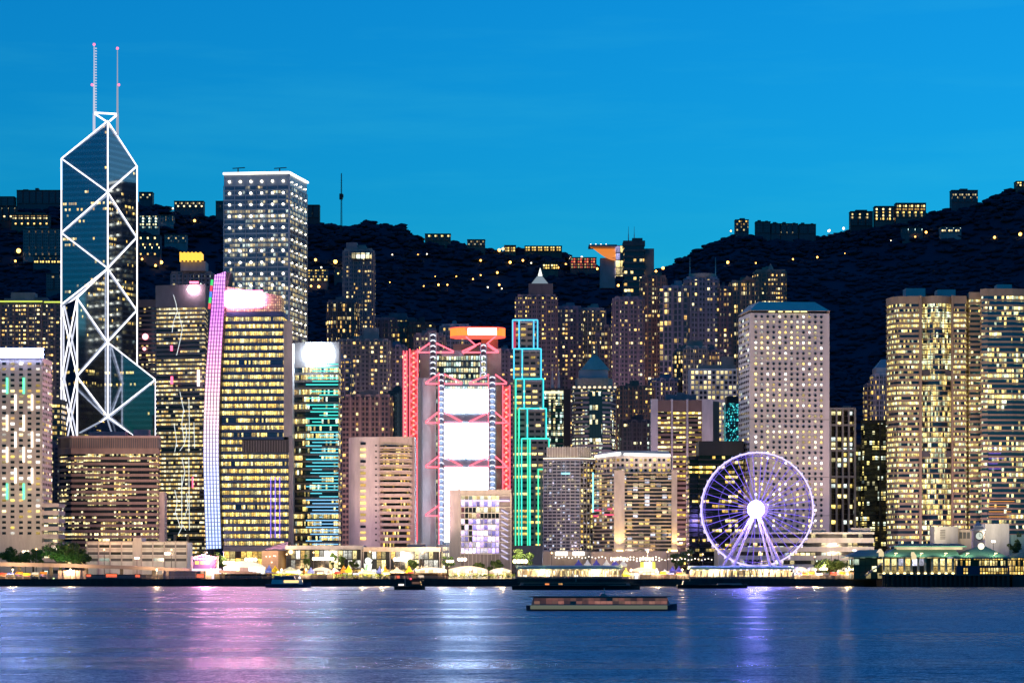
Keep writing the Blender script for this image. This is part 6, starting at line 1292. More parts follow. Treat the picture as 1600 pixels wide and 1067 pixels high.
# arched pavilions on the quay
def pavilion(x0, x1, yr, yb, label, n, curved):
    Y = 1427; t = thing('pavilion', label, 'pavilion', (X((x0 + x1) / 2, Y), Y + 5, G)); zr, zb_ = Z(yr, Y), G
    m = MB(); A, B = X(x0, Y), X(x1, Y); k = 14
    for i in range(k):
        a0, a1 = math.pi * i / k, math.pi * (i + 1) / k
        m.face([(A, Y + 5 - 7 * math.cos(a0), zr - 1.1 + 1.1 * math.sin(a0)), (B, Y + 5 - 7 * math.cos(a0), zr - 1.1 + 1.1 * math.sin(a0)), (B, Y + 5 - 7 * math.cos(a1), zr - 1.1 + 1.1 * math.sin(a1)), (A, Y + 5 - 7 * math.cos(a1), zr - 1.1 + 1.1 * math.sin(a1))])
    m.prism([(A, Y - 2.2), (B, Y - 2.2), (B, Y + 12), (A, Y + 12)], zr - 1.9, zr - 1.15); m.build('roof', cloth('green_glass_roof', (.45, .62, .54)), t)
    m = MB(); m.prism([(A + 1, Y + 6), (B - 1, Y + 6), (B - 1, Y + 9), (A + 1, Y + 9)], zb_, zr - 2, 0, True); m.build('lit_back_wall', mat_glass('pavilion_interior_' + str(n), (B - A) / n / 3, 2.1, .8, 1.25, [(1, .78, .4), (1, .88, .6), (1, .95, .8), (1, .7, .3)], x0, 2, (.6, .3, .1), (0, .95), .16, (.2, .17, .14), 0, .5, None, 1.2), t)
    for i in range(n + 1):
        x = A + (B - A) * i / n; m = MB(); pts = [(x + (1.6 * (1 - math.cos(q)) * curved), Y - .6, zb_ + (zr - 2 - zb_) * math.sin(q)) for q in [math.pi / 2 * j / 6 for j in range(7)]]
        for p, q in zip(pts, pts[1:]): m.beam(p, q, .42)
        if curved:
            pts2 = [(2 * x - p[0] + 3.1, p[1], p[2]) for p in pts]
            for p, q in zip(pts2, pts2[1:]): m.beam(p, q, .3)
        m.build('arched_column', W['grey'], t)
    m = MB(); m.prism([(A, Y - 1.5), (B, Y - 1.5), (B, Y - 1.2), (A, Y - 1.2)], zb_, zb_ + 1.0); m.build('balustrade', W['dgrey'], t)
    lm = mat_emit('pavilion_ceiling_lamp_' + str(n), (1, .85, .55), 5)
    for i in range(n): x = A + (B - A) * (i + .5) / n; m = MB(); m.box((x - .7, Y + 3, zr - 2.3), (x + .7, Y + 4, zr - 2.05)); m.build('ceiling_lamp', lm, t)
    for q in (.25, .75):
        l = D.lights.new('pavilion_glow', 'POINT'); l.energy = 14 * KW * EX; l.color = (1, .75, .42); l.shadow_soft_size = .6; lo = D.objects.new('pavilion_glow', l); S.collection.objects.link(lo); lo.parent = t; lo.location = Vector((A + (B - A) * q, Y + 2, zr - 2.8)) - Vector(t['_o'])
pavilion(806, 972, 883, 904, 'long waterside pavilion with paired arched columns and a rounded green roof', 15, 1)
pavilion(1076, 1240, 883.5, 904, 'long waterside pavilion with a green roof at the foot of the big wheel', 17, .5)

# big wheel
def wheel():
    Y = 1452; t = thing('big_wheel', 'tall observation wheel with white rim, violet spokes and glowing hub', 'ferris wheel', (X(1183, Y), Y, G))
    c = P(1183, 795.5, Y); R = 30.3; ax = Vector((math.sin(math.radians(-16)), -math.cos(math.radians(16)), 0)); rt = Vector((-ax.y, ax.x, 0)); up = Vector((0, 0, 1))
    wr = mat_emit('white_rim_light', (.58, .48, 1.0), 2.1); vi = mat_emit('violet_spoke_light', (.22, .13, 1.0), 1.7); vr = mat_emit('violet_rim_light', (.16, .10, .9), .6)
    m = MB(); m.torus(c + ax * 1.3, ax, R, .30, 120, 6); m.build('front_rim', wr, t)
    m = MB(); m.torus(c - ax * 1.3, ax, R - .2, .36, 120, 6); m.build('rear_rim', mat_emit('pale_violet_rim', (.5, .42, 1.0), 1.1), t)
    m = MB(); m.torus(c + ax * .9, ax, R - 2.0, .2, 96, 5); m.build('inner_rim', vr, t)
    m = MB(); m.torus(c + ax * .9, ax, R - 9.5, .12, 80, 5); m.build('light_ring', vr, t); m = MB(); m.torus(c + ax * .9, ax, R - 15, .1, 72, 5); m.build('light_ring', vr, t)
    def rp(a, r, o): return c + (rt * math.cos(a) + up * math.sin(a)) * r + ax * o
    for k in range(42):
        a = 2 * math.pi * k / 42
        m = MB(); m.beam(rp(a, 3.6, 2.2 if k % 2 else -2.2), rp(a, R - .4, 1.3 if k % 2 else -1.3), .19); m.build('spoke', vi, t)
        m = MB(); m.beam(rp(a, R - 2, .9), rp(a + .075, R - .2, 1.2), .14); m.beam(rp(a + .15, R - 2, .9), rp(a + .075, R - .2, 1.2), .14); m.build('rim_brace', vr, t)
    gm = mat_wall('gondola_shell', (.55, .54, .6), .3, .1); gl = mat_emit('gondola_glow', (.8, .72, 1.0), 1.0, False)
    for k in range(42):
        a = 2 * math.pi * (k + .5) / 42; p = rp(a, R + .5, 0)
        m = MB(); m.cyl(p + Vector((0, 0, -1.5)), p + Vector((0, 0, .3)), .55, .62, 8); m.cyl(p + Vector((0, 0, .3)), p + Vector((0, 0, .7)), .62, .2, 8); g = m.build('gondola', gm, t)
        m = MB(); m.cyl(p + Vector((0, 0, -.8)), p + Vector((0, 0, .1)), .65, .67, 8, cap=False); m.build('gondola_window', gl, g)
    m = MB(); m.cyl(c + ax * 3.0, c + ax * 3.5, 4.5, 4.5, 40); m.build('hub_screen', mat_emit('hub_screen', (.42, .36, 1.0), 60), t)
    m = MB(); m.cyl(c - ax * 3.4, c + ax * 2.98, 3.0, 3.0, 24); m.cyl(c - ax * 3.6, c - ax * 3.2, 5.3, 5.3, 32); m.build('hub', mat_emit('violet_hub', (.16, .08, .75), 1.3), t)
    l = D.lights.new('hub_glow', 'POINT'); l.energy = 150 * KW * EX; l.color = (.30, .22, 1.0); l.shadow_soft_size = 4; lo = D.objects.new('hub_glow', l); S.collection.objects.link(lo); lo.parent = t; lo.location = (c + ax * 9) - Vector(t['_o'])
    lg = mat_wall('white_leg_steel', (.62, .60, .66), .35, .08)
    for px, Yq, s in ((1119, Y - 8, 1), (1137, Y + 9, -1), (1140, Y - 9, 1), (1218, Y + 9, -1), (1208, Y - 9, 1), (1229, Y - 8, 1)):
        m = MB(); m.cyl(Vector((X(px, Yq), Yq, G + .5)), c + ax * (2.8 * s), .75, .55, 10); m.build('leg', lg, t)
    for px, Yq, s in ((1119, Y - 8.8, 1), (1140, Y - 9.8, 1), (1208, Y - 9.8, 1), (1229, Y - 8.8, 1)):
        m = MB(); m.beam(Vector((X(px, Yq), Yq, G + 1)), c + ax * 3.0 + Vector((0, -.9, 0)), .22); m.build('leg_light', mat_emit('violet_leg_light', (.35, .22, 1.0), 1.3), t)
    m = MB(); m.prism(FP(1112, Y - 10, 1238, Y - 10, 22), G, Z(893, Y)); m.build('base_platform', W['white'], t)
    m = MB(); m.prism(FP(1112, Y - 10.4, 1238, Y - 10.4, .5), Z(889.5, Y), Z(887.5, Y)); m.build('base_light', mat_emit('violet_base_light', (.35, .22, 1.0), 1.8), t)
    for px in (1150, 1172, 1195): m = MB(); m.prism(FP(px, Y - 11, px + 9, Y - 11, 3), G, Z(886, Y)); m.build('ticket_booth', W['white'], t)
wheel()

# ferry pier on the right
def pier():
    Y = 1385; t = thing('ferry_pier', 'two storey ferry pier on dark piles with green hipped roofs and rows of uplit columns', 'ferry pier', (X(1460, Y), Y + 15, 0)); fl = 5.6
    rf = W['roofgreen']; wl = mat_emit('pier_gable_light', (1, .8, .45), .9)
    m = MB(); m.prism(FP(1378, Y, 1580, Y, 42), Z(899, Y), Z(896.5, Y)); m.build('deck', W['dgrey'], t)
    m = MB(); m.prism(FP(1382, Y + 3, 1578, Y + 3, 36), -2, Z(899, Y)); m.build('dark_undercroft', W['dark'], t)
    for k in range(27): x = 1380 + k * 7.5; m = MB(); m.cyl((X(x, Y), Y + .5, -3), (X(x, Y), Y + .5, Z(898, Y)), .55, .55, 8); m.build('pile', W['timber'], t)
    g = mat_glass('pier_hall_glazing', M(11, Y), M(12, Y), .75, 1.1, [(1, .75, .35), (1, .65, .25), (.8, .8, 1), (1, .85, .5)], 151, 2, (.7, .3, 0), (.05, .95), .06, (.03, .03, .04), .1, .12, None, 1.3, Z(896, Y))
    m = MB(); m.prism(FP(1381, Y + 5, 1492, Y + 5, 30), Z(896.5, Y), Z(870, Y), 0, True); m.build('hall_glazing', g, t)
    cl = mat_wall('cream_column', (.55, .47, .36), .6, .1); up_ = mat_emit('column_uplight', (1, .78, .35), 4)
    for k in range(11):
        x = 1382 + k * 10.8; m = MB(); m.box((X(x, Y) - .5, Y + 2.4, Z(896.5, Y)), (X(x, Y) + .5, Y + 3.6, Z(871, Y))); c_ = m.build('column', cl, t)
        m = MB(); m.box((X(x, Y) - .6, Y + 1.4, Z(896.4, Y)), (X(x, Y) + .6, Y + 2.2, Z(894.2, Y))); m.build('uplight', up_, c_)
    def hip(x0, x1, ye, yr, dY, dep, r0, r1, nm='roof'):
        a = FP(x0, Y + dY, x1, Y + dY, dep); c0 = Y + dY + dep / 2; tp = FL((r0, c0 - .3), (r1, c0 - .3), (r1, c0 + .3), (r0, c0 + .3)); m = MB(); m.prism(a, Z(ye, Y), Z(yr, Y), top=tp); m.prism(offset(a, .2), Z(ye + 1.6, Y), Z(ye, Y) - .01); return m.build(nm, rf, t)
    hip(1376, 1500, 869, 853.5, 0, 40, 1404, 1490); hip(1326, 1382, 869, 858, 10, 30, 1344, 1378)
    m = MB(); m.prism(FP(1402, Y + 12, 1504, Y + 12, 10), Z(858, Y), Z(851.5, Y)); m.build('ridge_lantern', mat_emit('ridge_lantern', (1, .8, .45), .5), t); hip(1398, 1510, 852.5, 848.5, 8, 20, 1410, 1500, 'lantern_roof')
    hip(1492, 1578, 871, 851, -1, 44, 1533, 1536)
    m = MB(); m.ball(P(1533, 853, Y + 6), 1.7, 12, 8); m.build('roof_globe', mat_emit('roof_globe', (1, .88, .6), 1.6), t)
    for x, dy in ((1400, 4), (1440, 4), (1478, 4), (1512, 6), (1556, 6)):
        m = MB(); q = P(x, 864, Y - 3); m.box((q.x - .7, q.y - .3, q.z - .2), (q.x + .7, q.y + .3, q.z + .2)); m.beam(q, q + Vector((0, dy, -1.2)), .15); m.build('roof_lamp', up_, t)
        l = D.lights.new('roof_lamp_glow', 'SPOT'); l.energy = 13 * KW * EX; l.color = (1, .80, .46); l.spot_size = 2.6; l.spot_blend = 1; l.shadow_soft_size = .6; lo = D.objects.new('roof_lamp_glow', l); S.collection.objects.link(lo); lo.parent = t; lo.location = q + Vector((0, -.5, 1.2)) - Vector(t['_o']); lo.rotation_euler = (math.radians(105), 0, 0)
    for x, y in ((1377, 862), (1428, 867)):
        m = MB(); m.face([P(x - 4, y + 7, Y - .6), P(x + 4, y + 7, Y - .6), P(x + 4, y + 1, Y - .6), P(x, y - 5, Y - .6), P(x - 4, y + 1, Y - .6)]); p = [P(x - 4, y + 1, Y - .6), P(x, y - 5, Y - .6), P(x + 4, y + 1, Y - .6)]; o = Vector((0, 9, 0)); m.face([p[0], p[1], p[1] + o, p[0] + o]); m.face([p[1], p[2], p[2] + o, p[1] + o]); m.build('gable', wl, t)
    g2 = mat_glass('pier_upper_glazing', M(4.2, Y), M(9, Y), .85, 1.1, GOLD, 157, 3, (.6, .4, 0), (.1, .95), .16, (.03, .03, .03), .1, .15, None, 1.0, Z(884, Y))
    m = MB(); m.prism(FP(1496, Y + 3, 1575, Y + 3, 34), Z(884, Y), Z(871, Y), 0, True); m.build('upper_gallery', g2, t)
    m = MB(); m.prism(FP(1494, Y, 1577, Y, 40), Z(896.5, Y), Z(884, Y)); m.build('lower_hall', mat_wall('navy_wall', (.02, .04, .09), .5, .1), t)
    for x0, x1 in ((1505, 1512), (1531, 1574)): m = MB(); m.prism(FP(x0, Y - .3, x1, Y - .3, 1), Z(896, Y), Z(887, Y), 0, True); m.build('lit_opening', g2, t)
    m = MB(); m.prism(FP(1334, Y + 12, 1378, Y + 12, 22), G, Z(869, Y), 0, True); m.build('stair_hall', mat_glass('pier_stair_glass', 3, 3.5, .5, 1.0, COOL, 161, 2, (.7, .3, 0), (.1, .9), .1, (.03, .05, .04), .1, .12), t)
    m = MB()
    for k in range(9): m.box((X(1352 + k * 3, Y), Y - 1, Z(899 - k * 2.2, Y)), (X(1355.3 + k * 3, Y), Y + 2, Z(897 - k * 2.2, Y)))
    m.build('outer_stair', W['grey'], t)
    mast(t, 1545, 862, 884, Y - 2, .15); mast(t, 1577, 850, 880, Y + 20, .2)
    hip(1584, 1660, 870, 860, 4, 40, 1600, 1640); m = MB(); m.prism(FP(1586, Y + 8, 1650, Y + 8, 30), Z(897, Y), Z(871, Y), 0, True); m.build('hall_glazing', g2, t); m = MB(); m.prism(FP(1582, Y + 6, 1660, Y + 6, 34), -2, Z(897, Y)); m.build('dark_undercroft', W['dark'], t)
    Y2 = 1470; t = thing('clock_tower', 'small pale clock tower with a lit round clock face behind the ferry pier', 'clock tower', (X(1531, Y2), Y2 + 4, G))
    m = MB(); m.prism(FP(1521, Y2, 1538, Y2, 6), G, Z(828, Y2)); m.build('shaft', W['cream'], t)
    m = MB(); b = FP(1519, Y2 - .6, 1540, Y2 - .6, 7.2); c = center(b); m.prism(b, Z(829, Y2), Z(826.5, Y2)); m.prism(FP(1523, Y2 + .5, 1536, Y2 + .5, 5), Z(826.5, Y2), Z(821, Y2)); m.prism(FP(1523, Y2 + .5, 1536, Y2 + .5, 5), Z(821, Y2), Z(814, Y2), top=[(X(1529.5, Y2), Y2 + 3)] * 4); m.build('cupola', W['steel'], t)
    cx = P(1530, 837, Y2 - .1); m = MB(); m.cyl(cx + Vector((0, -.15, 0)), cx, 1.9, 1.9, 24); f = m.build('clock_face', mat_emit('lit_clock_face', (.9, 1, .85), .75), t)
    m = MB(); q = cx + Vector((0, -.3, 0)); m.beam(q, q + Vector((.2, 0, 1.5)), .2, .1); m.build('minute_hand', W['dark'], f); m = MB(); m.beam(q, q + Vector((.9, 0, -.5)), .26, .1); m.build('hour_hand', W['dark'], f)
    m = MB(); m.torus(cx + Vector((0, -.1, 0)), (0, 1, 0), 2.1, .25, 24, 5); m.build('clock_rim', W['dgrey'], f)
    Y3 = 1500; t = thing('white_box_building', 'plain white windowless block behind the clock tower', 'building', (X(1558, Y3), Y3, G)); wall_block(t, FP(1539, Y3, 1577, Y3, 16), G, Z(818, Y3), W['white']); m = MB(); m.prism(FP(1577, Y3 + 3, 1610, Y3 + 3, 14), G, Z(835, Y3)); m.build('side_wing', mat_wall('pale_teal_wall', (.30, .46, .42)), t)
    t = thing('grey_box_building', 'grey block with louvred openings left of the clock tower', 'building', (X(1485, Y3), Y3, G)); wall_block(t, FP(1460, Y3, 1497, Y3, 16), G, Z(822, Y3), W['grey']); wall_block(t, FP(1497, Y3 + 2, 1522, Y3 + 2, 14), G, Z(827, Y3), W['beige'], 'side_wing')
    for x in (1499, 1505, 1511): m = MB(); m.prism(FP(x, Y3 + 1.8, x + 4.5, Y3 + 1.8, .5), Z(841, Y3), Z(831, Y3)); m.build('opening', W['dark'], t)
    m = MB()
    for k in range(6): m.prism(FP(1469, Y3 - .3, 1477, Y3 - .3, .5), Z(842 - k * 2.6, Y3), Z(840.5 - k * 2.6, Y3))
    m.build('louvre', W['dgrey'], t)
pier()

# lit stalls along the quay
def stall(px, Y, w_, h_, cm, em, label):
    t = thing('stall', label, 'stall', (X(px, Y), Y, G)); z1 = G + h_
    m = MB(); x0, x1 = X(px, Y) - w_ / 2, X(px, Y) + w_ / 2
    m.face([(x0, Y - 1.2, z1 - .5), (x1, Y - 1.2, z1 - .5), (x1, Y + 1.5, z1 + .4), (x0, Y + 1.5, z1 + .4)]); m.face([(x0, Y - 1.2, z1 - .9), (x1, Y - 1.2, z1 - .9), (x1, Y - 1.2, z1 - .5), (x0, Y - 1.2, z1 - .5)]); m.build('awning', cm, t)
    m = MB(); m.box((x0 + .2, Y - .6, G), (x1 - .2, Y, G + 1.0)); m.build('counter', W['timber'], t)
    m = MB(); m.box((x0 + .2, Y + 1.3, G), (x1 - .2, Y + 1.5, z1)); m.build('back_wall', em, t)
    for x in (x0 + .15, x1 - .15): m = MB(); m.beam((x, Y - 1.0, G), (x, Y - 1.0, z1 - .5), .12); m.build('post', W['steel'], t)
SE = [mat_glass('stall_goods_glow_' + str(k), .7, .8, .75, e, c, 200 + k * 7, 2, (.8, .2, 0), (.05, .95), .08, (.15, .1, .08), 0, .6, None, 1.3) for k, (e, c) in enumerate(((1.3, [(1, .3, .1), (1, .6, .25), (1, .2, .15), (1, .75, .4)]), (1.5, [(1, .8, .45), (1, .6, .2), (1, .9, .7), (1, .7, .3)]), (.8, [(.9, .5, .9), (1, .7, .8), (1, .4, .5), (1, .8, .6)])))]  # goods given a glow of their own in place of stall lamps
CR = cloth('red_canvas', (.6, .07, .05), .25)
AW = [('red', CR), ('orange', CO), ('white', CW), ('blue', CB), ('yellow', CY)]
PLACES = [(4, 'under the viaduct at the left edge of the quay'), (17, 'second under the viaduct from the left edge'), (30, 'under the viaduct below the orange street lamp'), (42, 'under the viaduct, one to the right of the lamp'), (55, 'under the viaduct near the green lit tree'), (68, 'under the viaduct, last before the grey hoarding'),
          (452, 'before the brick hall, half behind the motor yacht'), (500, 'below the wide bank of floodlights'), (526, 'between white pitched tent and quay'), (556, 'left of the tall lit figure'), (603, 'below the small orange tent'), (642, 'below the yellow tent'), (1048, 'below the violet pair of tents'), (1062, 'at the left foot of the wheel pavilion'), (1036, 'right of the yellow panel stall'),
          (1248, 'right of the wheel pavilion'), (1258, 'second right of the wheel pavilion'), (1268, 'left of the round dark tree'), (1280, 'beneath the round dark tree, left side'), (1303, 'beneath the round dark tree, right side'), (1316, 'between the round dark tree and the ferry pier'), (1327, 'beside the stair of the ferry pier')]
for k, (px, wh) in enumerate(PLACES):
    nm, cm = AW[(k * 3 + k // 5) % 5]; stall(px, 1431 + (k % 3) * 1.5, 3.2 if px > 100 else 3.8, 2.7 + .3 * (k % 3), cm, SE[k % 3], nm + ' awning stall ' + wh)
t = thing('tree_uplight', 'small green tinted uplight on the ground under the big green lit tree', 'uplight', (X(84, 1447), 1447, G)); m = MB(); m.cyl((X(84, 1447), 1447, G), (X(84, 1447), 1447, G + .5), .3, .4, 10); m.build('lamp_body', mat_emit('green_uplight_lens', (.6, 1, .4), 3), t)
l = D.lights.new('uplight_lamp', 'POINT'); l.energy = 16 * KW * EX; l.color = (.65, 1, .4); l.shadow_soft_size = .5; lo = D.objects.new('uplight_lamp', l); S.collection.objects.link(lo); lo.parent = t; lo.location = (0, -.5, 2.5)

for k, (px, wh) in enumerate(((440, 'behind the blue peaked tent'), (478, 'by the large pale green tent'), (522, 'by the white pitched tent'), (566, 'left of the tall lit figure'), (598, 'by the small orange tent'), (650, 'by the low white marquee'), (690, 'at the foot of the violet hall'), (735, 'before the marquee of the violet hall'), (784, 'by the small dark trees'), (986, 'in the gap right of the first arched pavilion'), (1026, 'right of the yellow panel stall'), (1066, 'left of the wheel pavilion'), (1246, 'right of the wheel pavilion'), (1274, 'left of the round dark tree'), (1322, 'right of the round dark tree'), (20, 'under the trees at the left edge'), (110, 'by the green lit tree'), (245, 'in front of the right car park deck'), (330, 'by the stage'))):
    t = thing('promenade_lamp', 'short globe lamp on the promenade ' + wh, 'street lamp', (X(px, 1427.5), 1427.5, G)); m = MB(); m.cyl((X(px, 1427.5), 1427.5, G), (X(px, 1427.5), 1427.5, G + 4.4), .12, .08, 8); m.build('post', W['dgrey'], t)
    m = MB(); m.ball((X(px, 1427.5), 1427.5, G + 4.8), .45, 10, 7); m.build('globe', D.materials.get('promenade_globe') or mat_emit('promenade_globe', (1, .7, .35), 8), t)
    l = D.lights.new('globe_glow', 'POINT'); l.energy = 28 * KW * EX; l.color = (1, .60, .26); l.shadow_soft_size = .5; lo = D.objects.new('globe_glow', l); S.collection.objects.link(lo); lo.parent = t; lo.location = (0, -.8, 5.0)
# ---------------------------------------------------------------- trees along the quay
LEAF = mat_leaf('quay_tree_leaf', (.03, .07, .02), (.07, .12, .035), .4, .6); BARK = mat_wall('bark', (.05, .04, .03), .9)
def tree(px, Y, yt, w_px, label, n=1500, lean=0, name='tree', clumps=14, leaf=.55):
    rr = np.random.default_rng(int(px * 7) % 9999); cx = X(px, Y); zt = Z(yt, Y); h = zt - G; wr = M(w_px, Y) / 2; t = thing(name, label, 'tree', (cx, Y, G))
    m = MB(); fork = G + h * .35; m.cyl((cx, Y, G), (cx + lean, Y, fork), wr * .09 + .12, wr * .06 + .08, 8); cl = []
    for k in range(clumps):
        a = rr.random() * 6.28; d = wr * (.25 + .65 * rr.random()); z = G + h * (.5 + .42 * rr.random() * (1 - .5 * (d / wr) ** 2)); c = Vector((cx + math.cos(a) * d, Y + math.sin(a) * d * .8, z)); cl.append((c, wr * (.24 + .16 * rr.random())))
        if k < 8: m.cyl((cx + lean, Y, fork), c, wr * .045 + .05, .04, 5)
    m.build('trunk', BARK, t)
    N = n; ci = rr.integers(0, len(cl), N); P0 = np.array([tuple(cl[i][0]) for i in ci]); R0 = np.array([cl[i][1] for i in ci]); v = rr.normal(size=(N, 3)); v /= np.linalg.norm(v, axis=1)[:, None]; p = P0 + v * (R0 * (.55 + .5 * rr.random(N)))[:, None] * np.array([1, 1, .75]); p[:, 2] = np.maximum(p[:, 2], G + h * .15)
    a = rr.normal(size=(N, 3)); a /= np.linalg.norm(a, axis=1)[:, None]; b = np.cross(a, rr.normal(size=(N, 3))); b /= np.linalg.norm(b, axis=1)[:, None]; s = leaf * (.6 + .8 * rr.random(N))[:, None]
    q = np.stack([p - a * s, p - b * s * .6, p + a * s, p + b * s * .6], 1).reshape(-1, 3) - np.array([cx, Y, G]); me = D.meshes.new('crown'); me.from_pydata(q.tolist(), [], np.arange(N * 4).reshape(-1, 4).tolist()); me.materials.append(LEAF); o = D.objects.new('crown', me); S.collection.objects.link(o); o.parent = t
    return t
tree(95, 1462, 843, 66, 'big green lit tree left of the low white car park', 3600, clumps=26)
tree(122, 1475, 846, 40, 'dark tree between the green lit tree and the car park', 1800); tree(20, 1480, 852, 50, 'dark tree in front of the led facade tower', 2200, clumps=20); tree(52, 1486, 853, 36, 'dark tree behind the orange street lamp', 1400)
tree(312, 1456, 858, 26, 'leafy tree behind the left of the stage', 1000); tree(336, 1458, 857, 28, 'leafy tree under the light screen', 1000); tree(346, 1460, 865, 16, 'small tree right of the stage', 600)
tree(1297, 1445, 873, 50, 'round dark tree right of the big wheel', 3000, clumps=24, leaf=.6)
tree(1074, 1478, 855, 30, 'dark tree in front of the black office', 1000); tree(1056, 1476, 862, 24, 'small dark tree at the corner of the cornice hotel', 800); tree(748, 1450, 875, 18, 'small dark tree left of a pair below the violet hall', 700); tree(774, 1450, 872, 24, 'rounder dark tree right of a pair below the violet hall', 900); tree(817, 1470, 855, 34, 'dark tree at the foot of the neon tower', 1400)
tree(480, 1470, 862, 12, 'thin tree left of the wide bank of floodlights', 500); tree(520, 1470, 858, 12, 'thin tree right of the wide bank of floodlights', 500); tree(535, 1466, 866, 16, 'dark tree behind the orange and yellow tents', 600); tree(553, 1466, 866, 14, 'dark tree left of the tall lit figure', 600); tree(645, 1470, 868, 18, 'lit tree behind the yellow peaked tent', 700); tree(1588, 1490, 822, 26, 'roof garden tree at the right edge', 900); tree(700, 1480, 864, 20, 'tree left of the violet hall', 800)
# flower beds and hedges on the promenade
mh = MB(); rr = random.Random(5)
for k in range(2600):
    px = rr.choice((rr.uniform(425, 620), rr.uniform(640, 805), rr.uniform(425, 560))); p = P(px, 901.5 - rr.random() * 5, 1429 + rr.random() * 3); a = Vector((rr.gauss(0, 1), rr.gauss(0, 1), rr.gauss(0, 1))).normalized() * .38; b = a.orthogonal() * .7; mh.face([p - a, p - b, p + a, p + b])
o = mh.build('hedge', mat_leaf('hedge_leaf', (.06, .10, .02), (.10, .15, .03), .4)); o['kind'] = 'stuff'

# ---------------------------------------------------------------- boats
def hull(m, px0, px1, Y, wy, zk, zd, bow='r', beam=3.0, mi=0, rise=1.0):
    A, B = X(px0, Y), X(px1, Y); n = 12; rows = []
    for i in range(n + 1):
        k = i / n; kb = k if bow == 'r' else 1 - k; w_ = beam * min(1, (1 - kb ** 4) ** .6 + .02) * (.8 + .2 * min(1, kb * 4)); sh = rise * max(0, kb - .5) ** 2 * 4
        x = A + (B - A) * k; rows.append([(x, Y - w_ * .55, zk), (x, Y - w_, zd + sh), (x, Y + w_, zd + sh), (x, Y + w_ * .55, zk)])
    for i in range(n):
        a, b = rows[i], rows[i + 1]
        for j in range(3): m.face([a[j], b[j], b[j + 1], a[j + 1]] if j != 0 else [a[0], b[0], b[1], a[1]], mi)
    m.face(rows[0][::-1], mi); m.face(rows[-1], mi)
def boat(name, label, cat, px0, px1, Y, zd, cabins, hm, cm, bow='r', beam=3.0, rise=.8, extras=()):
    t = thing(name, label, cat, (X((px0 + px1) / 2, Y), Y, 0)); m = MB(); hull(m, px0, px1, Y, 0, -.6, zd, bow, beam, 0, rise); m.build('hull', hm, t)
    for (a, b, z0, z1, kind, mt) in cabins:
        m = MB(); bw = beam * (.8 if kind != 'roof' else .9); fpc = [(X(a, Y), Y - bw), (X(b, Y), Y - bw), (X(b, Y), Y + bw), (X(a, Y), Y + bw)]; ins = .25 if kind == 'cabin' else 0; tpc = [(fpc[0][0] + ins * 2, fpc[0][1] + ins), (fpc[1][0] - ins * 3, fpc[1][1] + ins), (fpc[2][0] - ins * 3, fpc[2][1] - ins), (fpc[3][0] + ins * 2, fpc[3][1] - ins)]
        m.prism(fpc, z0, z1, 0, kind == 'window', top=tpc); m.build({'window': 'window_band', 'cabin': 'cabin', 'roof': 'roof', 'lamp': 'lamp'}[kind], mt, t)
    for (px, z0, z1) in extras: m = MB(); m.cyl((X(px, Y), Y, z0), (X(px, Y), Y, z1), .12, .07, 6); m.build('mast', W['steel'], t)
    return t
wb = mat_wall('white_gelcoat', (.5, .5, .52), .25, .08); nb = mat_wall('navy_hull', (.06, .07, .13), .3, .1); bb = mat_wall('black_hull', (.02, .02, .022), .4, .1); rb = mat_wall('faded_red_paint', (.42, .22, .22), .6, .15); cr = mat_wall('cream_strake', (.30, .32, .24), .5, .1)
yl = mat_emit('yacht_window_glow', (1, .68, .25), 1.6, False)
boat('motor_yacht', 'white motor yacht with gold lit windows moored in front of the pale green tent', 'yacht', 415, 486, 1330, 1.9, [(424, 474, 1.7, 4.1, 'cabin', wb), (444, 467, 2.5, 3.7, 'window', yl), (428, 462, 4.0, 5.8, 'cabin', nb), (423, 468, 5.7, 6.0, 'roof', wb)], nb, None, 'r', 2.6, 1.0, ((445, 5.8, 9.5),))
m = MB(); m.ball((X(469, 1330), 1327, 5.0), .5, 8, 6); m.build('deck_lamp', mat_emit('deck_lamp', (1, .9, .8), 4), D.objects['motor_yacht'])
boat('work_boat', 'small dark work boat with a red light and a lit stern', 'boat', 616, 664, 1215, 1.6, [(640, 659, 1.5, 4.2, 'cabin', bb), (644, 656, 2.6, 3.6, 'window', mat_emit('dim_wheelhouse', (.5, .25, .15), .25, False)), (638, 661, 4.1, 4.4, 'roof', bb)], bb, None, 'r', 2.4, .7, ((633, 1.5, 6.0),))
wbt = D.objects['work_boat']; m = MB(); m.box((X(623, 1215), 1213, 1.9), (X(631, 1215), 1214, 2.6)); m.build('deck_lamp', mat_emit('white_deck_lamp', (1, .9, .8), 2), wbt); m = MB(); m.ball((X(642, 1215), 1212.4, 4.9), .4, 6, 4); m.build('red_lamp', mat_emit('red_side_lamp', (1, .08, .12), 3), wbt)
dk = mat_glass('barge_window', 3, 1.2, .3, .7, [(1, .35, .15), (1, .5, .2), (1, .3, .1), (1, .6, .3)], 171, 2, (.7, .3, 0), (.1, .9), .2, (.02, .02, .02), 0, .3, None, 1, 1.8)
boat('passenger_barge', 'long low dark passenger boat lying off the arched pavilion', 'boat', 800, 1000, 1215, 2.0, [(812, 985, 1.9, 3.3, 'cabin', rb), (818, 978, 2.2, 2.9, 'window', dk), (808, 990, 3.25, 3.5, 'roof', bb)], bb, None, 'r', 3.2, .6, ((900, 3.4, 5.5),))
boat('flat_barge', 'flat dark barge lying off the foot of the big wheel', 'boat', 1058, 1168, 1290, 1.8, [(1066, 1090, 1.7, 3.6, 'cabin', bb), (1120, 1160, 1.7, 2.4, 'cabin', rb)], bb, None, 'r', 3.4, .4, ((1078, 3.4, 6.5),))
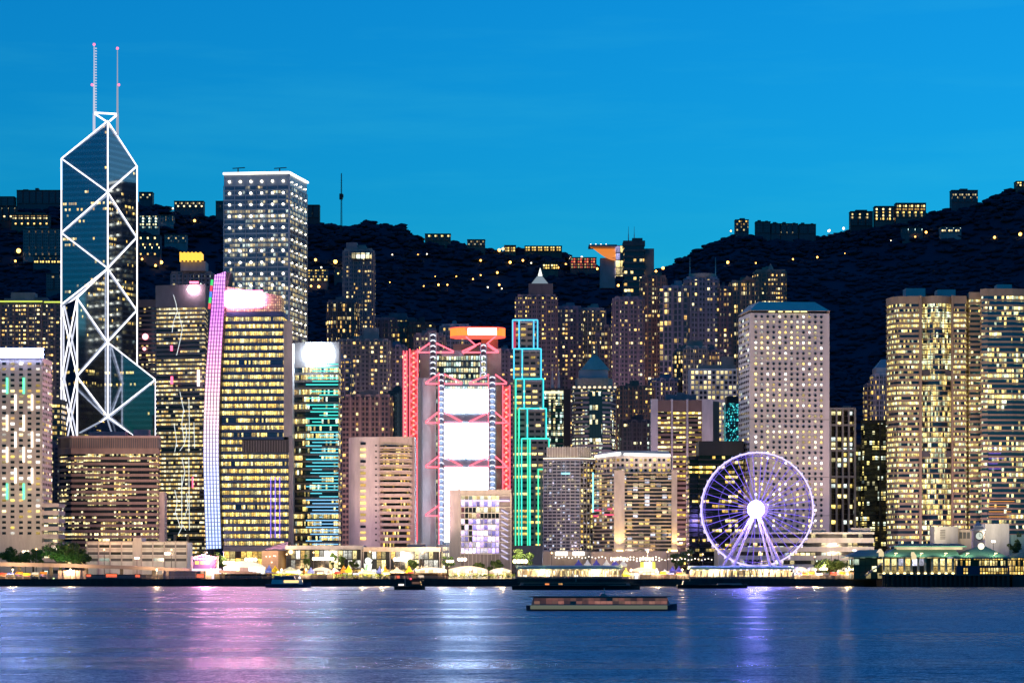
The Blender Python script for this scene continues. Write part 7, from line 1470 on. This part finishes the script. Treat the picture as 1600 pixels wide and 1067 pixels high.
fw = mat_glass('ferry_window', 1.4, 2.6, .96, .15, [(1, .42, .4), (1, .5, .42), (1, .38, .36), (1, .46, .42)], 181, 3, (.7, .3, 0), (.0, 1.0), .015, (.16, .09, .09), .0, .4, None, .35, 2.2)
boat('ferry', 'low flat ferry with dim pink deck and a glowing cream strake crossing the near water', 'ferry', 822, 1058, 632, 1.25, [(830, 1046, 1.2, 3.2, 'cabin', rb), (834, 1042, 1.5, 2.9, 'window', fw), (826, 1048, 3.15, 3.35, 'roof', mat_wall('faded_roof', (.3, .2, .22), .6, .1)), (936, 950, 3.3, 3.9, 'cabin', rb)], nb, None, 'r', 3.6, .3, ((944, 3.8, 5.2),))
fe_ = D.objects['ferry']; m = MB(); m.prism([(X(829, 620), 628.2), (X(1046, 620), 628.2), (X(1046, 620), 628.6), (X(829, 620), 628.6)], .35, 1.25); m.build('glowing_strake', mat_emit('cream_strake_glow', (.5, .55, .40), .24, False), fe_)  # glow added to the cream hull stripe

# ---------------------------------------------------------------- people on the promenade
def person_mesh():
    m = MB()
    def ringat(pts, r0, z): return [(pts[0] + math.cos(a) * r0[0], pts[1] + math.sin(a) * r0[1], z) for a in [2 * math.pi * i / 8 for i in range(8)]]
    prof = [((.19, .13), .82), ((.17, .12), 1.0), ((.22, .13), 1.35), ((.19, .11), 1.42), ((.06, .06), 1.46), ((.06, .06), 1.51), ((.1, .11), 1.6), ((.1, .11), 1.68), ((.05, .05), 1.76)]
    rows = [ringat((0, 0), r, z) for r, z in prof]
    for a, b in zip(rows, rows[1:]):
        for i in range(8): j = (i + 1) % 8; m.face([a[i], a[j], b[j], b[i]])
    m.face(rows[-1])
    for s in (-1, 1):
        p = [Vector((s * .09, 0, .9)), Vector((s * .11, -.02, .48)), Vector((s * .11, .03, .08)), Vector((s * .12, -.08, .0))]
        for (a, b), (r0, r1) in zip(zip(p, p[1:]), ((.1, .075), (.075, .05), (.05, .05))): m.cyl(a, b, r0, r1, 6)
        p = [Vector((s * .2, 0, 1.38)), Vector((s * .26, .02, 1.1)), Vector((s * .25, -.06, .84))]
        for (a, b), (r0, r1) in zip(zip(p, p[1:]), ((.06, .045), (.045, .035))): m.cyl(a, b, r0, r1, 6)
    return m
pm = [mat_wall('dark_clothes', (.04, .04, .05)), mat_wall('pale_clothes', (.35, .33, .32)), mat_wall('red_clothes', (.3, .05, .05))]
proto = [person_mesh().build('person', q) for q in pm]; rr = random.Random(8); first = {}
LP = ['person in dark clothes standing at the quay railing', 'person in pale clothes standing at the quay railing', 'person in red clothes standing at the quay railing']
for k in range(84):
    px = rr.choice((rr.uniform(808, 1060), rr.uniform(1076, 1330), rr.uniform(430, 800), rr.uniform(985, 1076))); i = rr.choice((0, 0, 0, 1, 1, 2)); Y = rr.uniform(1421.6, 1424.5)
    o = proto[i] if i not in first else proto[i].copy()
    if i in first: S.collection.objects.link(o)
    first[i] = 1; o.location = (X(px, Y), Y, G + .01); o.rotation_euler = (0, 0, rr.uniform(0, 6.28)); o.scale = (1, 1, rr.uniform(.92, 1.05)); tag(o, LP[i], 'person', 'people along the promenade')
